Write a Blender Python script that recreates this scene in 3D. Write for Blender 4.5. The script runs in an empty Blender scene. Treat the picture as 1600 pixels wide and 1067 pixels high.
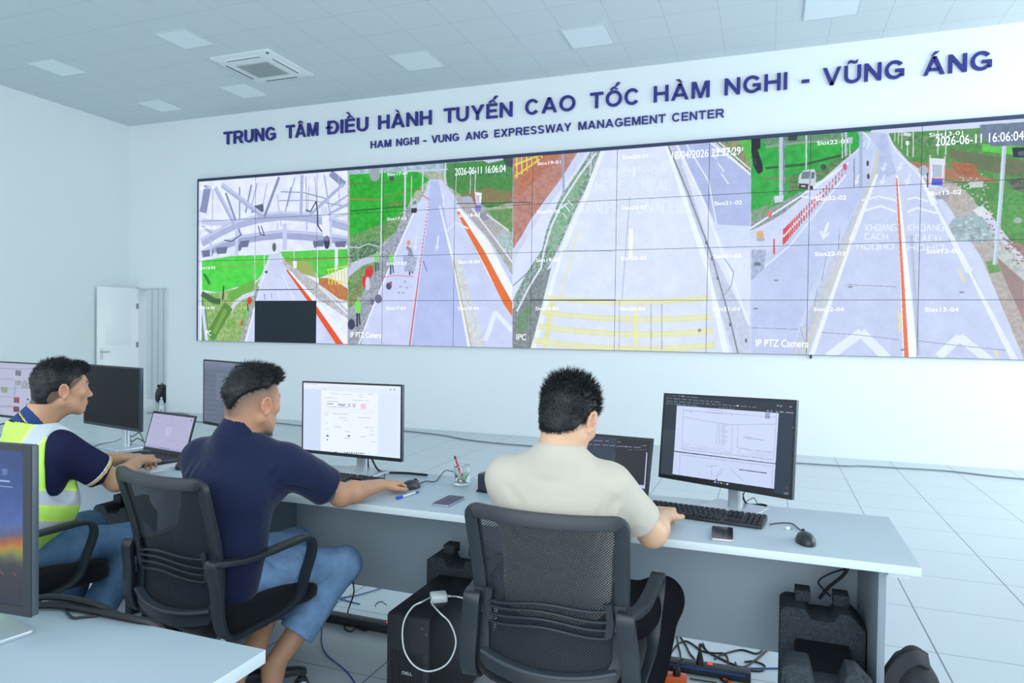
import bpy, bmesh, math, random
import numpy as np
from mathutils import Vector, Matrix
SC = bpy.context.scene
COL = SC.collection
PI = math.pi

# ------------------------------------------------------------------ camera, daylight, exposure
F_PX = 1090.08
CAM = np.array([8.717, -8.893, 1.4545])
YAW, PITCH, ROLL = -0.3519711, -0.0183719, 0.0132048
def cam_axes():
    sy, cy = math.sin(YAW), math.cos(YAW); cp, sp = math.cos(PITCH), math.sin(PITCH)
    f = np.array([sy*cp, cy*cp, sp]); r = np.array([cy, -sy, 0.0]); u = np.cross(r, f)
    c, s = math.cos(ROLL), math.sin(ROLL)
    return c*r+s*u, -s*r+c*u, f
RX, UX, FX = cam_axes()
cd = bpy.data.cameras.new('camera'); cam = bpy.data.objects.new('camera', cd); COL.objects.link(cam)
cd.sensor_width = 36.0; cd.lens = 36.0*F_PX/1600.0; cd.clip_start = 0.05; cd.clip_end = 200
m = Matrix(((RX[0], UX[0], -FX[0], CAM[0]), (RX[1], UX[1], -FX[1], CAM[1]), (RX[2], UX[2], -FX[2], CAM[2]), (0, 0, 0, 1)))
cam.matrix_world = m
SC.camera = cam
w = bpy.data.worlds.new('daylight'); SC.world = w; w.use_nodes = True
w.node_tree.nodes['Background'].inputs[0].default_value = (0.80, 0.91, 0.98, 1)
w.node_tree.nodes['Background'].inputs[1].default_value = 1.22
def area(name, loc, target, size, sizey, power, color):
    l = bpy.data.lights.new(name, 'AREA'); l.shape = 'RECTANGLE'; l.size = size; l.size_y = sizey
    l.energy = power; l.color = color
    o = bpy.data.objects.new(name, l); COL.objects.link(o); o.location = loc
    o.rotation_euler = (Vector(target)-Vector(loc)).to_track_quat('-Z', 'Y').to_euler()
    return o
area('window_daylight', (7.5, -13.2, 2.6), (6.0, -2.0, 1.2), 9.0, 2.6, 165, (0.88, 0.95, 1.0))
area('window_daylight', (14.6, -2.8, 2.6), (5.0, -1.5, 0.6), 5.0, 2.6, 150, (0.88, 0.95, 1.0))
SC.view_settings.view_transform = 'Standard'; SC.view_settings.look = 'None'
SC.view_settings.gamma = 1.0; SC.view_settings.use_curve_mapping = False
SC.view_settings.exposure = 0.43

def ray(x, y): return FX + RX*(x-800)/F_PX - UX*(y-533.5)/F_PX
def atz(x, y, z): v = ray(x, y); return CAM + v*(z-CAM[2])/v[2]
def aty(x, y, Y): v = ray(x, y); return CAM + v*(Y-CAM[1])/v[1]
def atx(x, y, X): v = ray(x, y); return CAM + v*(X-CAM[0])/v[0]
def V(*a): return np.array(a, dtype=float)

# ------------------------------------------------------------------ materials
def lin(c):
    if isinstance(c, str):
        c = tuple(int(c[i:i+2], 16)/255 for i in (0, 2, 4))
    return tuple((v/12.92 if v <= 0.04045 else ((v+0.055)/1.055)**2.4) for v in c)+(1.0,)
MATS = {}
def mat(name, col, rough=0.5, metal=0.0, spec=0.5, noise=0.0, nscale=8.0, bump=0.0, bscale=200.0, emit=None, estr=1.0, trans=0.0, alpha=1.0, coat=0.0, sheen=0.0, sss=0.0, stretch=None):
    if name in MATS: return MATS[name]
    M = bpy.data.materials.new(name); M.use_nodes = True; nt = M.node_tree; N = nt.nodes; L = nt.links
    b = N['Principled BSDF']; c = lin(col)
    b.inputs['Base Color'].default_value = c; b.inputs['Roughness'].default_value = rough
    b.inputs['Metallic'].default_value = metal; b.inputs['Specular IOR Level'].default_value = spec
    b.inputs['Transmission Weight'].default_value = trans; b.inputs['Alpha'].default_value = alpha
    b.inputs['Coat Weight'].default_value = coat; b.inputs['Sheen Weight'].default_value = sheen
    if sss: b.inputs['Subsurface Weight'].default_value = sss; b.inputs['Subsurface Radius'].default_value = (0.012, 0.005, 0.003); b.inputs['Subsurface Scale'].default_value = 1.0
    tc = N.new('ShaderNodeTexCoord'); src = tc.outputs['Object']
    if stretch:
        mp = N.new('ShaderNodeMapping'); mp.inputs['Scale'].default_value = stretch; L.new(src, mp.inputs[0]); src = mp.outputs[0]
    if noise > 0:
        n = N.new('ShaderNodeTexNoise'); n.inputs['Scale'].default_value = nscale; n.inputs['Detail'].default_value = 4
        L.new(src, n.inputs['Vector'])
        r = N.new('ShaderNodeValToRGB'); r.color_ramp.elements[0].position = 0.3; r.color_ramp.elements[1].position = 0.7
        r.color_ramp.elements[0].color = tuple(max(0, v*(1-noise)) for v in c[:3])+(1,)
        r.color_ramp.elements[1].color = tuple(min(1, v*(1+noise)) for v in c[:3])+(1,)
        L.new(n.outputs[0], r.inputs[0]); L.new(r.outputs[0], b.inputs['Base Color'])
    if bump > 0:
        n2 = N.new('ShaderNodeTexNoise'); n2.inputs['Scale'].default_value = bscale; n2.inputs['Detail'].default_value = 3
        L.new(src, n2.inputs['Vector'])
        bp = N.new('ShaderNodeBump'); bp.inputs['Strength'].default_value = bump; bp.inputs['Distance'].default_value = 0.004
        L.new(n2.outputs[0], bp.inputs['Height']); L.new(bp.outputs[0], b.inputs['Normal'])
    if emit is not None:
        b.inputs['Emission Color'].default_value = lin(emit); b.inputs['Emission Strength'].default_value = estr
    MATS[name] = M
    return M

# ------------------------------------------------------------------ mesh builder
class MB:
    def __init__(s): s.v = []; s.f = []; s.m = []; s.sm = []
    def add(s, v, f, mi=0, smooth=False):
        o = len(s.v); s.v += [tuple(float(q) for q in p) for p in v]; s.f += [[i+o for i in q] for q in f]
        s.m += [mi]*len(f); s.sm += [smooth]*len(f); return s
    def box(s, c, d, R=None, mi=0, taper=1.0):
        x, y, z = [q/2 for q in d]
        P = [(-x, -y, -z), (x, -y, -z), (x, y, -z), (-x, y, -z), (-x*taper, -y*taper, z), (x*taper, -y*taper, z), (x*taper, y*taper, z), (-x*taper, y*taper, z)]
        P = np.array(P)
        if R is not None: P = P @ np.array(R).T
        P = P+np.array(c)
        return s.add(P, [[0, 3, 2, 1], [4, 5, 6, 7], [0, 1, 5, 4], [1, 2, 6, 5], [2, 3, 7, 6], [3, 0, 4, 7]], mi)
    def prism(s, pts, axis, a, b, mi=0, smooth=False):
        # 2D outline extruded along an axis from a to b; outline coords fill the other two axes in order
        n = len(pts); A = []
        for t in (a, b):
            for p in pts:
                q = [0, 0, 0]; k = [i for i in range(3) if i != axis]; q[k[0]] = p[0]; q[k[1]] = p[1]; q[axis] = t; A.append(q)
        s.add(A, [list(range(n))[::-1], list(range(n, 2*n))], mi, False)
        o = len(s.v)-2*n
        for i in range(n):
            j = (i+1) % n; s.f.append([o+i, o+j, o+n+j, o+n+i]); s.m.append(mi); s.sm.append(smooth)
        return s
    def sweep(s, path, prof, mi=0, closed=False, smooth=True, up=(0, 0, 1), scale=None):
        # prof: 2D closed outline (side, up); path: list of 3D points
        path = [np.array(p, float) for p in path]; n = len(path); k = len(prof); vs = []
        up = np.array(up, float); prevn = None
        for i, p in enumerate(path):
            if closed: t = path[(i+1) % n]-path[i-1]
            else: t = path[min(i+1, n-1)]-path[max(i-1, 0)]
            t = t/(np.linalg.norm(t)+1e-12)
            if prevn is None:
                a = np.cross(t, up)
                if np.linalg.norm(a) < 1e-3: a = np.cross(t, (1, 0, 0.1))
            else:
                a = prevn-t*(prevn@t)
            a = a/np.linalg.norm(a); prevn = a; bb = np.cross(a, t)
            sc = 1.0 if scale is None else scale[i]
            for q in prof: vs.append(p+a*q[0]*sc+bb*q[1]*sc)
        fs = []
        m_ = n if closed else n-1
        for i in range(m_):
            j = (i+1) % n
            for q in range(k): fs.append([i*k+q, i*k+(q+1) % k, j*k+(q+1) % k, j*k+q])
        s.add(vs, fs, mi, smooth)
        if not closed:
            o = len(s.v)-len(vs)
            s.f += [[o+q for q in range(k)][::-1], [o+(n-1)*k+q for q in range(k)]]; s.m += [mi, mi]; s.sm += [False, False]
        return s
    def tube(s, path, r, mi=0, k=8, closed=False, scale=None):
        return s.sweep(path, [(r*math.cos(2*PI*i/k), r*math.sin(2*PI*i/k)) for i in range(k)], mi, closed, True, scale=scale)
    def cyl(s, a, b, r0, r1=None, k=24, mi=0):
        r1 = r0 if r1 is None else r1
        return s.sweep([a, b], [(math.cos(2*PI*i/k), math.sin(2*PI*i/k)) for i in range(k)], mi, False, True, scale=[r0, r1])
    def lathe(s, prof, c, k=32, mi=0, R=None, smooth=True):
        vs = []; fs = []; n = len(prof)
        for i in range(k):
            a = 2*PI*i/k
            for r, z in prof: vs.append((r*math.cos(a), r*math.sin(a), z))
        for i in range(k):
            j = (i+1) % k
            for q in range(n-1): fs.append([i*n+q, j*n+q, j*n+q+1, i*n+q+1])
        vs = np.array(vs)
        if R is not None: vs = vs @ np.array(R).T
        return s.add(vs+np.array(c), fs, mi, smooth)
    def ell(s, c, r, R=None, k=20, mi=0):
        prof = [(math.cos(t), math.sin(t)) for t in np.linspace(-PI/2, PI/2, k//2+1)]
        vs = []; fs = []; n = len(prof)
        for i in range(k):
            a = 2*PI*i/k
            for q, z in prof: vs.append((q*math.cos(a)*r[0], q*math.sin(a)*r[1], z*r[2]))
        for i in range(k):
            j = (i+1) % k
            for q in range(n-1): fs.append([i*n+q, j*n+q, j*n+q+1, i*n+q+1])
        vs = np.array(vs)
        if R is not None: vs = vs @ np.array(R).T
        return s.add(vs+np.array(c), fs, mi, True)
    def build(s, name, mats, parent=None, bevel=0.0, off=None, seg=2, merge=True):
        V_ = np.array(s.v)
        if off is not None: V_ = V_-np.array(off)
        me = bpy.data.meshes.new(name); me.from_pydata([tuple(p) for p in V_], [], s.f)
        for q in (mats if isinstance(mats, (list, tuple)) else [mats]): me.materials.append(q)
        me.polygons.foreach_set('material_index', s.m); me.polygons.foreach_set('use_smooth', s.sm)
        bm = bmesh.new(); bm.from_mesh(me)
        if merge: bmesh.ops.remove_doubles(bm, verts=bm.verts, dist=1e-5)
        bmesh.ops.recalc_face_normals(bm, faces=bm.faces)
        if bevel > 0:
            ed = [e for e in bm.edges if len(e.link_faces) == 2 and e.calc_face_angle(0) > 0.6]
            bmesh.ops.bevel(bm, geom=ed, offset=bevel, segments=seg, affect='EDGES', profile=0.5, clamp_overlap=True)
            for f in bm.faces: f.smooth = True
        bm.to_mesh(me); bm.free()
        if bevel > 0:
            try: me.set_sharp_from_angle(angle=math.radians(40))
            except Exception: pass
        else:
            try: me.set_sharp_from_angle(angle=math.radians(45))
            except Exception: pass
        o = bpy.data.objects.new(name, me); COL.objects.link(o)
        if parent is not None: o.parent = parent
        return o

def tag(o, label=None, cat=None, group=None, kind=None):
    if label: o['label'] = label
    if cat: o['category'] = cat
    if group: o['group'] = group
    if kind: o['kind'] = kind
    return o
def empty(name, loc, rz=0.0, label=None, cat=None, group=None):
    o = bpy.data.objects.new(name, None); COL.objects.link(o); o.location = tuple(loc); o.rotation_euler = (0, 0, rz)
    o.empty_display_size = 0.05
    return tag(o, label, cat, group)
def copy_tree(o, parent=None):
    c = o.copy(); COL.objects.link(c); c.parent = parent
    for ch in list(o.children): copy_tree(ch, c)
    return c
def rotz(a): c, s = math.cos(a), math.sin(a); return np.array([[c, -s, 0], [s, c, 0], [0, 0, 1.0]])
def rotx(a): c, s = math.cos(a), math.sin(a); return np.array([[1.0, 0, 0], [0, c, -s], [0, s, c]])
def roty(a): c, s = math.cos(a), math.sin(a); return np.array([[c, 0, s], [0, 1.0, 0], [-s, 0, c]])
def smooth_path(P, n=8, closed=False):
    P = [np.array(p, float) for p in P]; out = []; N = len(P)
    rng = range(N if closed else N-1)
    for i in rng:
        p0 = P[i-1] if (i > 0 or closed) else 2*P[0]-P[1]; p1 = P[i]; p2 = P[(i+1) % N]
        p3 = P[(i+2) % N] if (i+2 < N or closed) else 2*P[-1]-P[-2]
        for t in np.linspace(0, 1, n, endpoint=False):
            out.append(0.5*((2*p1)+(-p0+p2)*t+(2*p0-5*p1+4*p2-p3)*t*t+(-p0+3*p1-3*p2+p3)*t**3))
    if not closed: out.append(P[-1])
    return out
def rrect(w, h, r, n=4):
    P = []
    for cx, cy, a0 in ((w/2-r, h/2-r, 0), (-w/2+r, h/2-r, PI/2), (-w/2+r, -h/2+r, PI), (w/2-r, -h/2+r, 1.5*PI)):
        for i in range(n+1): a = a0+PI/2*i/n; P.append((cx+r*math.cos(a), cy+r*math.sin(a)))
    return P
def text_mesh(txt, size, extrude=0.0, offset=0.0, xs=1.0, bev=0.0, space=1.0):
    cu = bpy.data.curves.new('t', 'FONT'); cu.body = txt; cu.size = size; cu.extrude = extrude; cu.offset = offset
    cu.bevel_depth = bev; cu.space_character = space; cu.resolution_u = 4
    ob = bpy.data.objects.new('t', cu); COL.objects.link(ob)
    dg = bpy.context.evaluated_depsgraph_get(); dg.update()
    me = bpy.data.meshes.new_from_object(ob.evaluated_get(dg))
    COL.objects.unlink(ob); bpy.data.objects.remove(ob)
    n = len(me.vertices); co = np.empty(n*3); me.vertices.foreach_get('co', co); co = co.reshape(-1, 3)
    fs = [list(p.vertices) for p in me.polygons]
    bpy.data.meshes.remove(me); co[:, 0] *= xs
    return co, fs

# ------------------------------------------------------------------ little raster painter for what the screens show
class Paint:
    def __init__(s, w, h, col=(0.5, 0.5, 0.5), xf=None):
        s.w, s.h = w, h; s.a = np.empty((h, w, 3), np.float32); s.a[:] = col; s.xf = xf; s.rng = np.random.default_rng(5)
    def P(s, pts):
        return np.array([s.xf(*p) if s.xf else p for p in pts], float)
    def _mask(s, Q):
        x0 = max(int(np.floor(Q[:, 0].min())), 0); x1 = min(int(np.ceil(Q[:, 0].max()))+1, s.w)
        y0 = max(int(np.floor(Q[:, 1].min())), 0); y1 = min(int(np.ceil(Q[:, 1].max()))+1, s.h)
        if x1 <= x0 or y1 <= y0: return None
        X, Y = np.meshgrid(np.arange(x0, x1)+.5, np.arange(y0, y1)+.5); M = np.zeros(X.shape, bool); n = len(Q)
        for i in range(n):
            ax, ay = Q[i]; bx, by = Q[(i+1) % n]
            if ay == by: continue
            c = ((ay > Y) != (by > Y)) & (X < (bx-ax)*(Y-ay)/(by-ay)+ax); M ^= c
        return x0, x1, y0, y1, M
    def noise(s, h, w, cell):
        out = np.zeros((h, w), np.float32); amp = 0.6
        for o in range(3):
            c = max(cell/2**o, 1.0); gh, gw = int(h/c)+3, int(w/c)+3; g = s.rng.random((gh, gw)).astype(np.float32)
            yy = np.arange(h)/c; xx = np.arange(w)/c; yi = yy.astype(int); xi = xx.astype(int); fy = (yy-yi)[:, None]; fx = (xx-xi)[None]
            A = g[yi][:, xi]; B = g[yi][:, xi+1]; C_ = g[yi+1][:, xi]; D = g[yi+1][:, xi+1]
            out += amp*((A*(1-fx)+B*fx)*(1-fy)+(C_*(1-fx)+D*fx)*fy); amp *= .5
        return out/1.05
    def poly(s, pts, col, col2=None, cell=8, alpha=1.0, raw=False):
        Q = np.array(pts, float) if raw else s.P(pts); r = s._mask(Q)
        if r is None: return
        x0, x1, y0, y1, M = r; c = np.array(col, np.float32)/255
        R_ = s.a[y0:y1, x0:x1]
        if col2 is not None:
            n = np.clip((s.noise(y1-y0, x1-x0, cell)-.3)/.4, 0, 1)[..., None]; C_ = c*(1-n)+np.array(col2, np.float32)/255*n
        else: C_ = np.broadcast_to(c, R_.shape)
        R_[M] = R_[M]*(1-alpha)+C_[M]*alpha
    def line(s, pts, wd, col, alpha=1.0, w2=None):
        Q = s.P(pts); k = 1.0
        if s.xf:
            a = s.P([pts[0], (pts[0][0], pts[0][1]+10)]); k = np.linalg.norm(a[1]-a[0])/10
        n = len(Q)
        for i in range(n-1):
            d = Q[i+1]-Q[i]; L_ = np.linalg.norm(d)
            if L_ < 1e-6: continue
            d /= L_; nn = np.array([-d[1], d[0]])
            wa = wd*k/2; wb = (wd if w2 is None else w2)*k/2
            wa = max(wa, .5); wb = max(wb, .5)
            e = d*min(wa, 2) if n > 2 else 0
            s.poly([Q[i]-nn*wa-e, Q[i]+nn*wa-e, Q[i+1]+nn*wb+e, Q[i+1]-nn*wb+e], col, alpha=alpha, raw=True)
    def dot(s, c, rx, ry, col, col2=None, alpha=1.0):
        s.poly([(c[0]+rx*math.cos(t), c[1]+ry*math.sin(t)) for t in np.linspace(0, 2*PI, 14, endpoint=False)], col, col2, 4, alpha)
    def image(s, name):
        a = s.a; b = a.copy(); b[1:-1, 1:-1] = (a[1:-1, 1:-1]*4+a[:-2, 1:-1]+a[2:, 1:-1]+a[1:-1, :-2]+a[1:-1, 2:])/8
        im = bpy.data.images.new(name, s.w, s.h); px = np.ones((s.h, s.w, 4), np.float32); px[..., :3] = np.clip(b[::-1], 0, 1)
        im.pixels.foreach_set(px.ravel()); im.update(); im.pack(); return im
def screen_mat(name, im, strength=1.0):
    M = bpy.data.materials.new(name); M.use_nodes = True; nt = M.node_tree; b = nt.nodes['Principled BSDF']
    t = nt.nodes.new('ShaderNodeTexImage'); t.image = im; t.interpolation = 'Linear'
    b.inputs['Base Color'].default_value = (0.01, 0.01, 0.012, 1); b.inputs['Roughness'].default_value = 0.35
    b.inputs['Specular IOR Level'].default_value = 0.25
    nt.links.new(t.outputs[0], b.inputs['Emission Color']); b.inputs['Emission Strength'].default_value = strength
    return M
def quad_uv(name, P, UV, material, parent=None, off=None):
    P = np.array(P, float)
    if off is not None: P = P-np.array(off)
    me = bpy.data.meshes.new(name); me.from_pydata([tuple(p) for p in P], [], [[0, 1, 2, 3]]); u = me.uv_layers.new(name='UVMap')
    for i in range(4): u.data[i].uv = UV[i]
    me.materials.append(material); o = bpy.data.objects.new(name, me); COL.objects.link(o)
    if parent is not None: o.parent = parent
    return o
# ------------------------------------------------------------------ the room
WB = 0.05          # face of the back wall
WL = -1.557        # left wall
CZ = 4.81          # ceiling
def struct(o): return tag(o, kind='structure')
def wall_mat(name, col, rough=0.6, spec=0.3):
    return mat(name, col, rough, spec=spec, noise=0.012, nscale=0.7, bump=0.02, bscale=60)
m_wall = wall_mat('white_paint', 'eef4f6', 0.32, 0.5)
m_wall_l = wall_mat('white_paint_left', 'e6f0f1', 0.5)
def grid_mat(name, col, line, sx, sy, ox, oy, wd, rough, spec, noise=0.02, bevel=0.0, wy=None):
    M = bpy.data.materials.new(name); M.use_nodes = True; nt = M.node_tree; N = nt.nodes; L = nt.links; b = N['Principled BSDF']
    tc = N.new('ShaderNodeTexCoord'); sp = N.new('ShaderNodeSeparateXYZ'); L.new(tc.outputs['Object'], sp.inputs[0])
    def axis(out, step, off, wdd):
        a = N.new('ShaderNodeMath'); a.operation = 'ADD'; a.inputs[1].default_value = -off+step*200; L.new(out, a.inputs[0])
        d = N.new('ShaderNodeMath'); d.operation = 'DIVIDE'; d.inputs[1].default_value = step; L.new(a.outputs[0], d.inputs[0])
        f = N.new('ShaderNodeMath'); f.operation = 'FRACT'; L.new(d.outputs[0], f.inputs[0])
        fl = N.new('ShaderNodeMath'); fl.operation = 'FLOOR'; L.new(d.outputs[0], fl.inputs[0])
        s = N.new('ShaderNodeMath'); s.operation = 'SUBTRACT'; s.inputs[1].default_value = 0.5; L.new(f.outputs[0], s.inputs[0])
        ab = N.new('ShaderNodeMath'); ab.operation = 'ABSOLUTE'; L.new(s.outputs[0], ab.inputs[0])
        g = N.new('ShaderNodeMath'); g.operation = 'GREATER_THAN'; g.inputs[1].default_value = 0.5-wdd/step/2; L.new(ab.outputs[0], g.inputs[0])
        return g, fl
    gx, fx = axis(sp.outputs[0], sx, ox, wd); gy, fy = axis(sp.outputs[1], sy, oy, wy or wd)
    mx = N.new('ShaderNodeMath'); mx.operation = 'MAXIMUM'; L.new(gx.outputs[0], mx.inputs[0]); L.new(gy.outputs[0], mx.inputs[1])
    cb = N.new('ShaderNodeCombineXYZ'); L.new(fx.outputs[0], cb.inputs[0]); L.new(fy.outputs[0], cb.inputs[1])
    wn = N.new('ShaderNodeTexWhiteNoise'); L.new(cb.outputs[0], wn.inputs[0])
    n2 = N.new('ShaderNodeTexNoise'); n2.inputs['Scale'].default_value = 90; n2.inputs['Detail'].default_value = 3; L.new(tc.outputs['Object'], n2.inputs['Vector'])
    ad = N.new('ShaderNodeMath'); ad.operation = 'ADD'; L.new(wn.outputs[0], ad.inputs[0]); L.new(n2.outputs[0], ad.inputs[1])
    r = N.new('ShaderNodeMapRange'); r.inputs[1].default_value = 0; r.inputs[2].default_value = 2; L.new(ad.outputs[0], r.inputs[0])
    mc = N.new('ShaderNodeMix'); mc.data_type = 'RGBA'; L.new(r.outputs[0], mc.inputs[0]); c = lin(col)
    mc.inputs[6].default_value = tuple(v*(1-noise) for v in c[:3])+(1,); mc.inputs[7].default_value = tuple(min(1, v*(1+noise)) for v in c[:3])+(1,)
    m2 = N.new('ShaderNodeMix'); m2.data_type = 'RGBA'; L.new(mx.outputs[0], m2.inputs[0]); L.new(mc.outputs[2], m2.inputs[6]); m2.inputs[7].default_value = lin(line)
    L.new(m2.outputs[2], b.inputs['Base Color']); b.inputs['Roughness'].default_value = rough; b.inputs['Specular IOR Level'].default_value = spec
    return M
TS = 0.5699
m_floor = grid_mat('raised_floor_tiles', 'c3ced3', '66747c', TS, TS, 8.897, -0.1206, 0.007, 0.28, 0.45, 0.015, wy=0.0045)
m_ceil = grid_mat('ceiling_tiles', 'd6e0e4', 'cad5d9', 0.562, 0.56, 4.235, -0.19, 0.014, 0.85, 0.2, 0.012)
def plane(name, P, material):
    b = MB().add(P, [list(range(len(P)))]); return struct(b.build(name, material))
plane('floor', [(-5, -12.6, 0), (15, -12.6, 0), (15, 3, 0), (-5, 3, 0)], m_floor)
b = MB().box((6.7, -4.6, CZ+0.05), (16.6, 9.4, 0.1)); struct(b.build('ceiling', m_ceil))
# back wall with its door opening
DX0, DX1, DZ = -1.356, -0.70, 2.07
b = MB(); T = 0.16
b.box(((DX0+WL-0.16)/2, WB+T/2, CZ/2), (DX0-WL+0.16, T, CZ)); b.box(((DX0+DX1)/2, WB+T/2, (CZ+DZ)/2), (DX1-DX0, T, CZ-DZ)); b.box(((15+DX1)/2, WB+T/2, CZ/2), (15-DX1, T, CZ))
struct(b.build('wall_back', m_wall))
b = MB().box((WL-0.08, -4.65, CZ/2), (0.16, 9.4, CZ)); struct(b.build('wall_left', m_wall_l))
# the passage behind the door: a ribbed light grey partition
b = MB(); pts = [(-4.6, 1.42)]
x = -4.6
while x < 0.4:
    pts += [(x, 1.30), (x+0.10, 1.30), (x+0.112, 1.312), (x+0.128, 1.312)]; x += 0.14
pts += [(x, 1.42)]
b.prism(pts, 2, 0, 3.0); struct(b.build('wall_passage', mat('passage_paint', 'a9b4b8', 0.6)))
b = MB(); b.box((DX1+0.012, WB+T/2, DZ/2), (0.024, T+0.03, DZ)).box(((DX0+DX1)/2, WB+T/2, DZ-0.012), (DX1-DX0, T+0.03, 0.024)).box((DX0-0.012+0.024, WB+T/2, DZ/2), (0.024, T+0.03, DZ))
struct(b.build('trim_1', mat('door_frame_grey', 'dfe7ea', 0.4)))
# the open door leaf
dr = struct(empty('door_1', (DX0, WB-0.005, 0), math.radians(-104)))
b = MB().box((0.33, 0.02, 1.03), (0.66, 0.038, 2.04))
for z0, z1 in ((0.25, 0.95), (1.1, 1.9)):
    b.box((0.33, 0.0395, (z0+z1)/2), (0.42, 0.004, z1-z0)); b.box((0.33, 0.0005, (z0+z1)/2), (0.42, 0.004, z1-z0))
leaf = b.build('door_leaf', mat('door_white', 'f0f5f6', 0.35), dr, bevel=0.002)
ms = mat('brushed_steel', 'b9bdc0', 0.3, 1.0)
b = MB()
for sgn in (0, 1):
    yy = -0.005 if sgn == 0 else 0.045; q = -1 if sgn == 0 else 1
    b.box((0.60, yy, 0.95), (0.035, 0.008, 0.17)).cyl((0.60, yy, 0.99), (0.60, yy+q*0.045, 0.99), 0.009, k=12).tube([(0.60, yy+q*0.045, 0.99), (0.55, yy+q*0.048, 0.99), (0.49, yy+q*0.045, 0.99)], 0.008)
b.build('door_handle', ms, dr)
for z in (0.3, 1.1, 1.75):
    MB().cyl((0.0, 0.02, z-0.05), (0.0, 0.02, z+0.05), 0.009, k=10).box((0.02, 0.041, z), (0.04, 0.003, 0.09)).build('hinge', mat('hinge_grey', '8c9498', 0.4, 0.8), dr)
# ceiling light panels
lm = mat('light_diffuser', 'dbe9ee', 0.5, emit='e8f6ff', estr=0.05); fm = mat('light_frame', 'c8d5d9', 0.5)
PAN = [((-0.36, -2.56), (0.12, -2.04), 'square ceiling light panel nearest the left wall'), ((1.98, -2.72), (2.45, -2.24), 'square ceiling light panel in front of the air conditioner'),
       ((-0.35, -0.91), (0.12, -0.40), 'square ceiling light panel nearest the room corner'), ((1.37, -1.06), (1.85, -0.53), 'square ceiling light panel beside the air conditioner, nearest the back wall'),
       ((4.235, -1.30), (4.785, -0.745), 'square ceiling light panel above the word of the sign reading TUYẾN'), ((6.46, -1.335), (6.975, -0.775), 'square ceiling light panel above the word of the sign reading TỐC'), ((9.0, -1.28), (9.54, -0.72), 'square ceiling light panel above the sign nearest the right edge of the photo')]
for i, (p, q, lab) in enumerate(PAN):
    c = ((p[0]+q[0])/2, (p[1]+q[1])/2); o = empty('ceiling_light', (c[0], c[1], CZ), 0, lab, 'ceiling light', 'recessed ceiling light panels')
    w_, h_ = q[0]-p[0], q[1]-p[1]
    MB().box((0, 0, -0.004), (w_-0.03, h_-0.03, 0.008)).build('light_diffuser', lm, o)
    b = MB()
    for sx in (-1, 1): b.box((sx*(w_/2-0.0075), 0, -0.005), (0.015, h_, 0.010)).box((0, sx*(h_/2-0.0075), -0.005), (w_-0.03, 0.015, 0.010))
    b.build('light_frame', fm, o)
# ceiling cassette air conditioner
ac = empty('air_conditioner', (2.50, -1.47, CZ), 0, 'white square cassette air conditioner with grey grille set into the tiled ceiling', 'air conditioner')
mw = mat('ac_plastic', 'e6edee', 0.4); md = mat('ac_dark', '39434a', 0.6)
b = MB(); R0 = rrect(0.92, 0.92, 0.03); R1 = rrect(0.80, 0.80, 0.06); R2 = rrect(0.70, 0.70, 0.08); n = len(R0)
vs = [(x, y, 0) for x, y in R0]+[(x, y, -0.012) for x, y in R0]+[(x, y, -0.03) for x, y in R1]+[(x, y, -0.04) for x, y in R2]
b.add(vs, [[k*n+i, k*n+(i+1) % n, (k+1)*n+(i+1) % n, (k+1)*n+i] for k in range(3) for i in range(n)]+[[3*n+i for i in range(n)]], 0, False)
b.build('face_panel', mw, ac)
for k in range(4):
    R_ = rotz(k*PI/2)
    MB().box(R_@V(0, 0.365, -0.036), (0.5, 0.026, 0.01), R_).build('air_outlet', md, ac)
    MB().box(R_@V(0, 0.385, -0.038), (0.52, 0.018, 0.008), R_@rotx(0.3)).build('louver', mw, ac)
b = MB().box((0, 0, -0.041), (0.46, 0.40, 0.004)); b.build('filter_backing', md, ac)
b = MB()
for i in range(24): b.box((-0.225+i*0.0196, 0, -0.046), (0.006, 0.41, 0.006))
for i in range(21): b.box((0, -0.2+i*0.02, -0.047), (0.46, 0.005, 0.005))
for s_ in (-1, 1): b.box((s_*0.235, 0, -0.045), (0.012, 0.43, 0.012)).box((0, s_*0.21, -0.045), (0.47, 0.012, 0.012))
b.build('grille', mat('grille_grey', 'aeb9ba', 0.5), ac)
MB().ell((0.40, -0.40, -0.02), (0.022, 0.022, 0.012)).build('sensor', md, ac)

# ------------------------------------------------------------------ bold sans capitals drawn as outline pieces (cap height 1)
ST = 0.19; SH = 0.165
BASE = {'Â': 'A', 'À': 'A', 'Á': 'A', 'Ề': 'E', 'Ế': 'E', 'Ố': 'O', 'Ũ': 'U', 'Đ': 'D'}
GLY_W = {'T': .84, 'R': .92, 'U': .86, 'N': .86, 'G': .98, 'A': 1.0, 'M': 1.02, 'D': .88, 'I': .2, 'E': .76, 'H': .86, 'Y': .94, 'C': .94, 'O': 1.03, 'V': .94, 'X': .94, 'P': .82, 'S': .84, 'W': 1.34, '-': .36}
def bar(x0, y0, x1, y1): return [(x0, y0), (x1, y0), (x1, y1), (x0, y1)]
def diag(x0, y0, x1, y1, s=ST):
    h = s*math.hypot(x1-x0, y1-y0)/abs(y1-y0)/2*0.97; return [(x0-h, y0), (x0+h, y0), (x1+h, y1), (x1-h, y1)]
def arc(cx, cy, rx, ry, a0, a1, tx=ST, ty=SH, n=9):
    A = [math.radians(a0+(a1-a0)*i/n) for i in range(n+1)]; out = []
    for i in range(n):
        o = [(cx+rx*math.cos(a), cy+ry*math.sin(a)) for a in (A[i], A[i+1])]; q = [(cx+(rx-tx)*math.cos(a), cy+(ry-ty)*math.sin(a)) for a in (A[i+1], A[i])]
        out.append(o+q)
    return out
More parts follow.
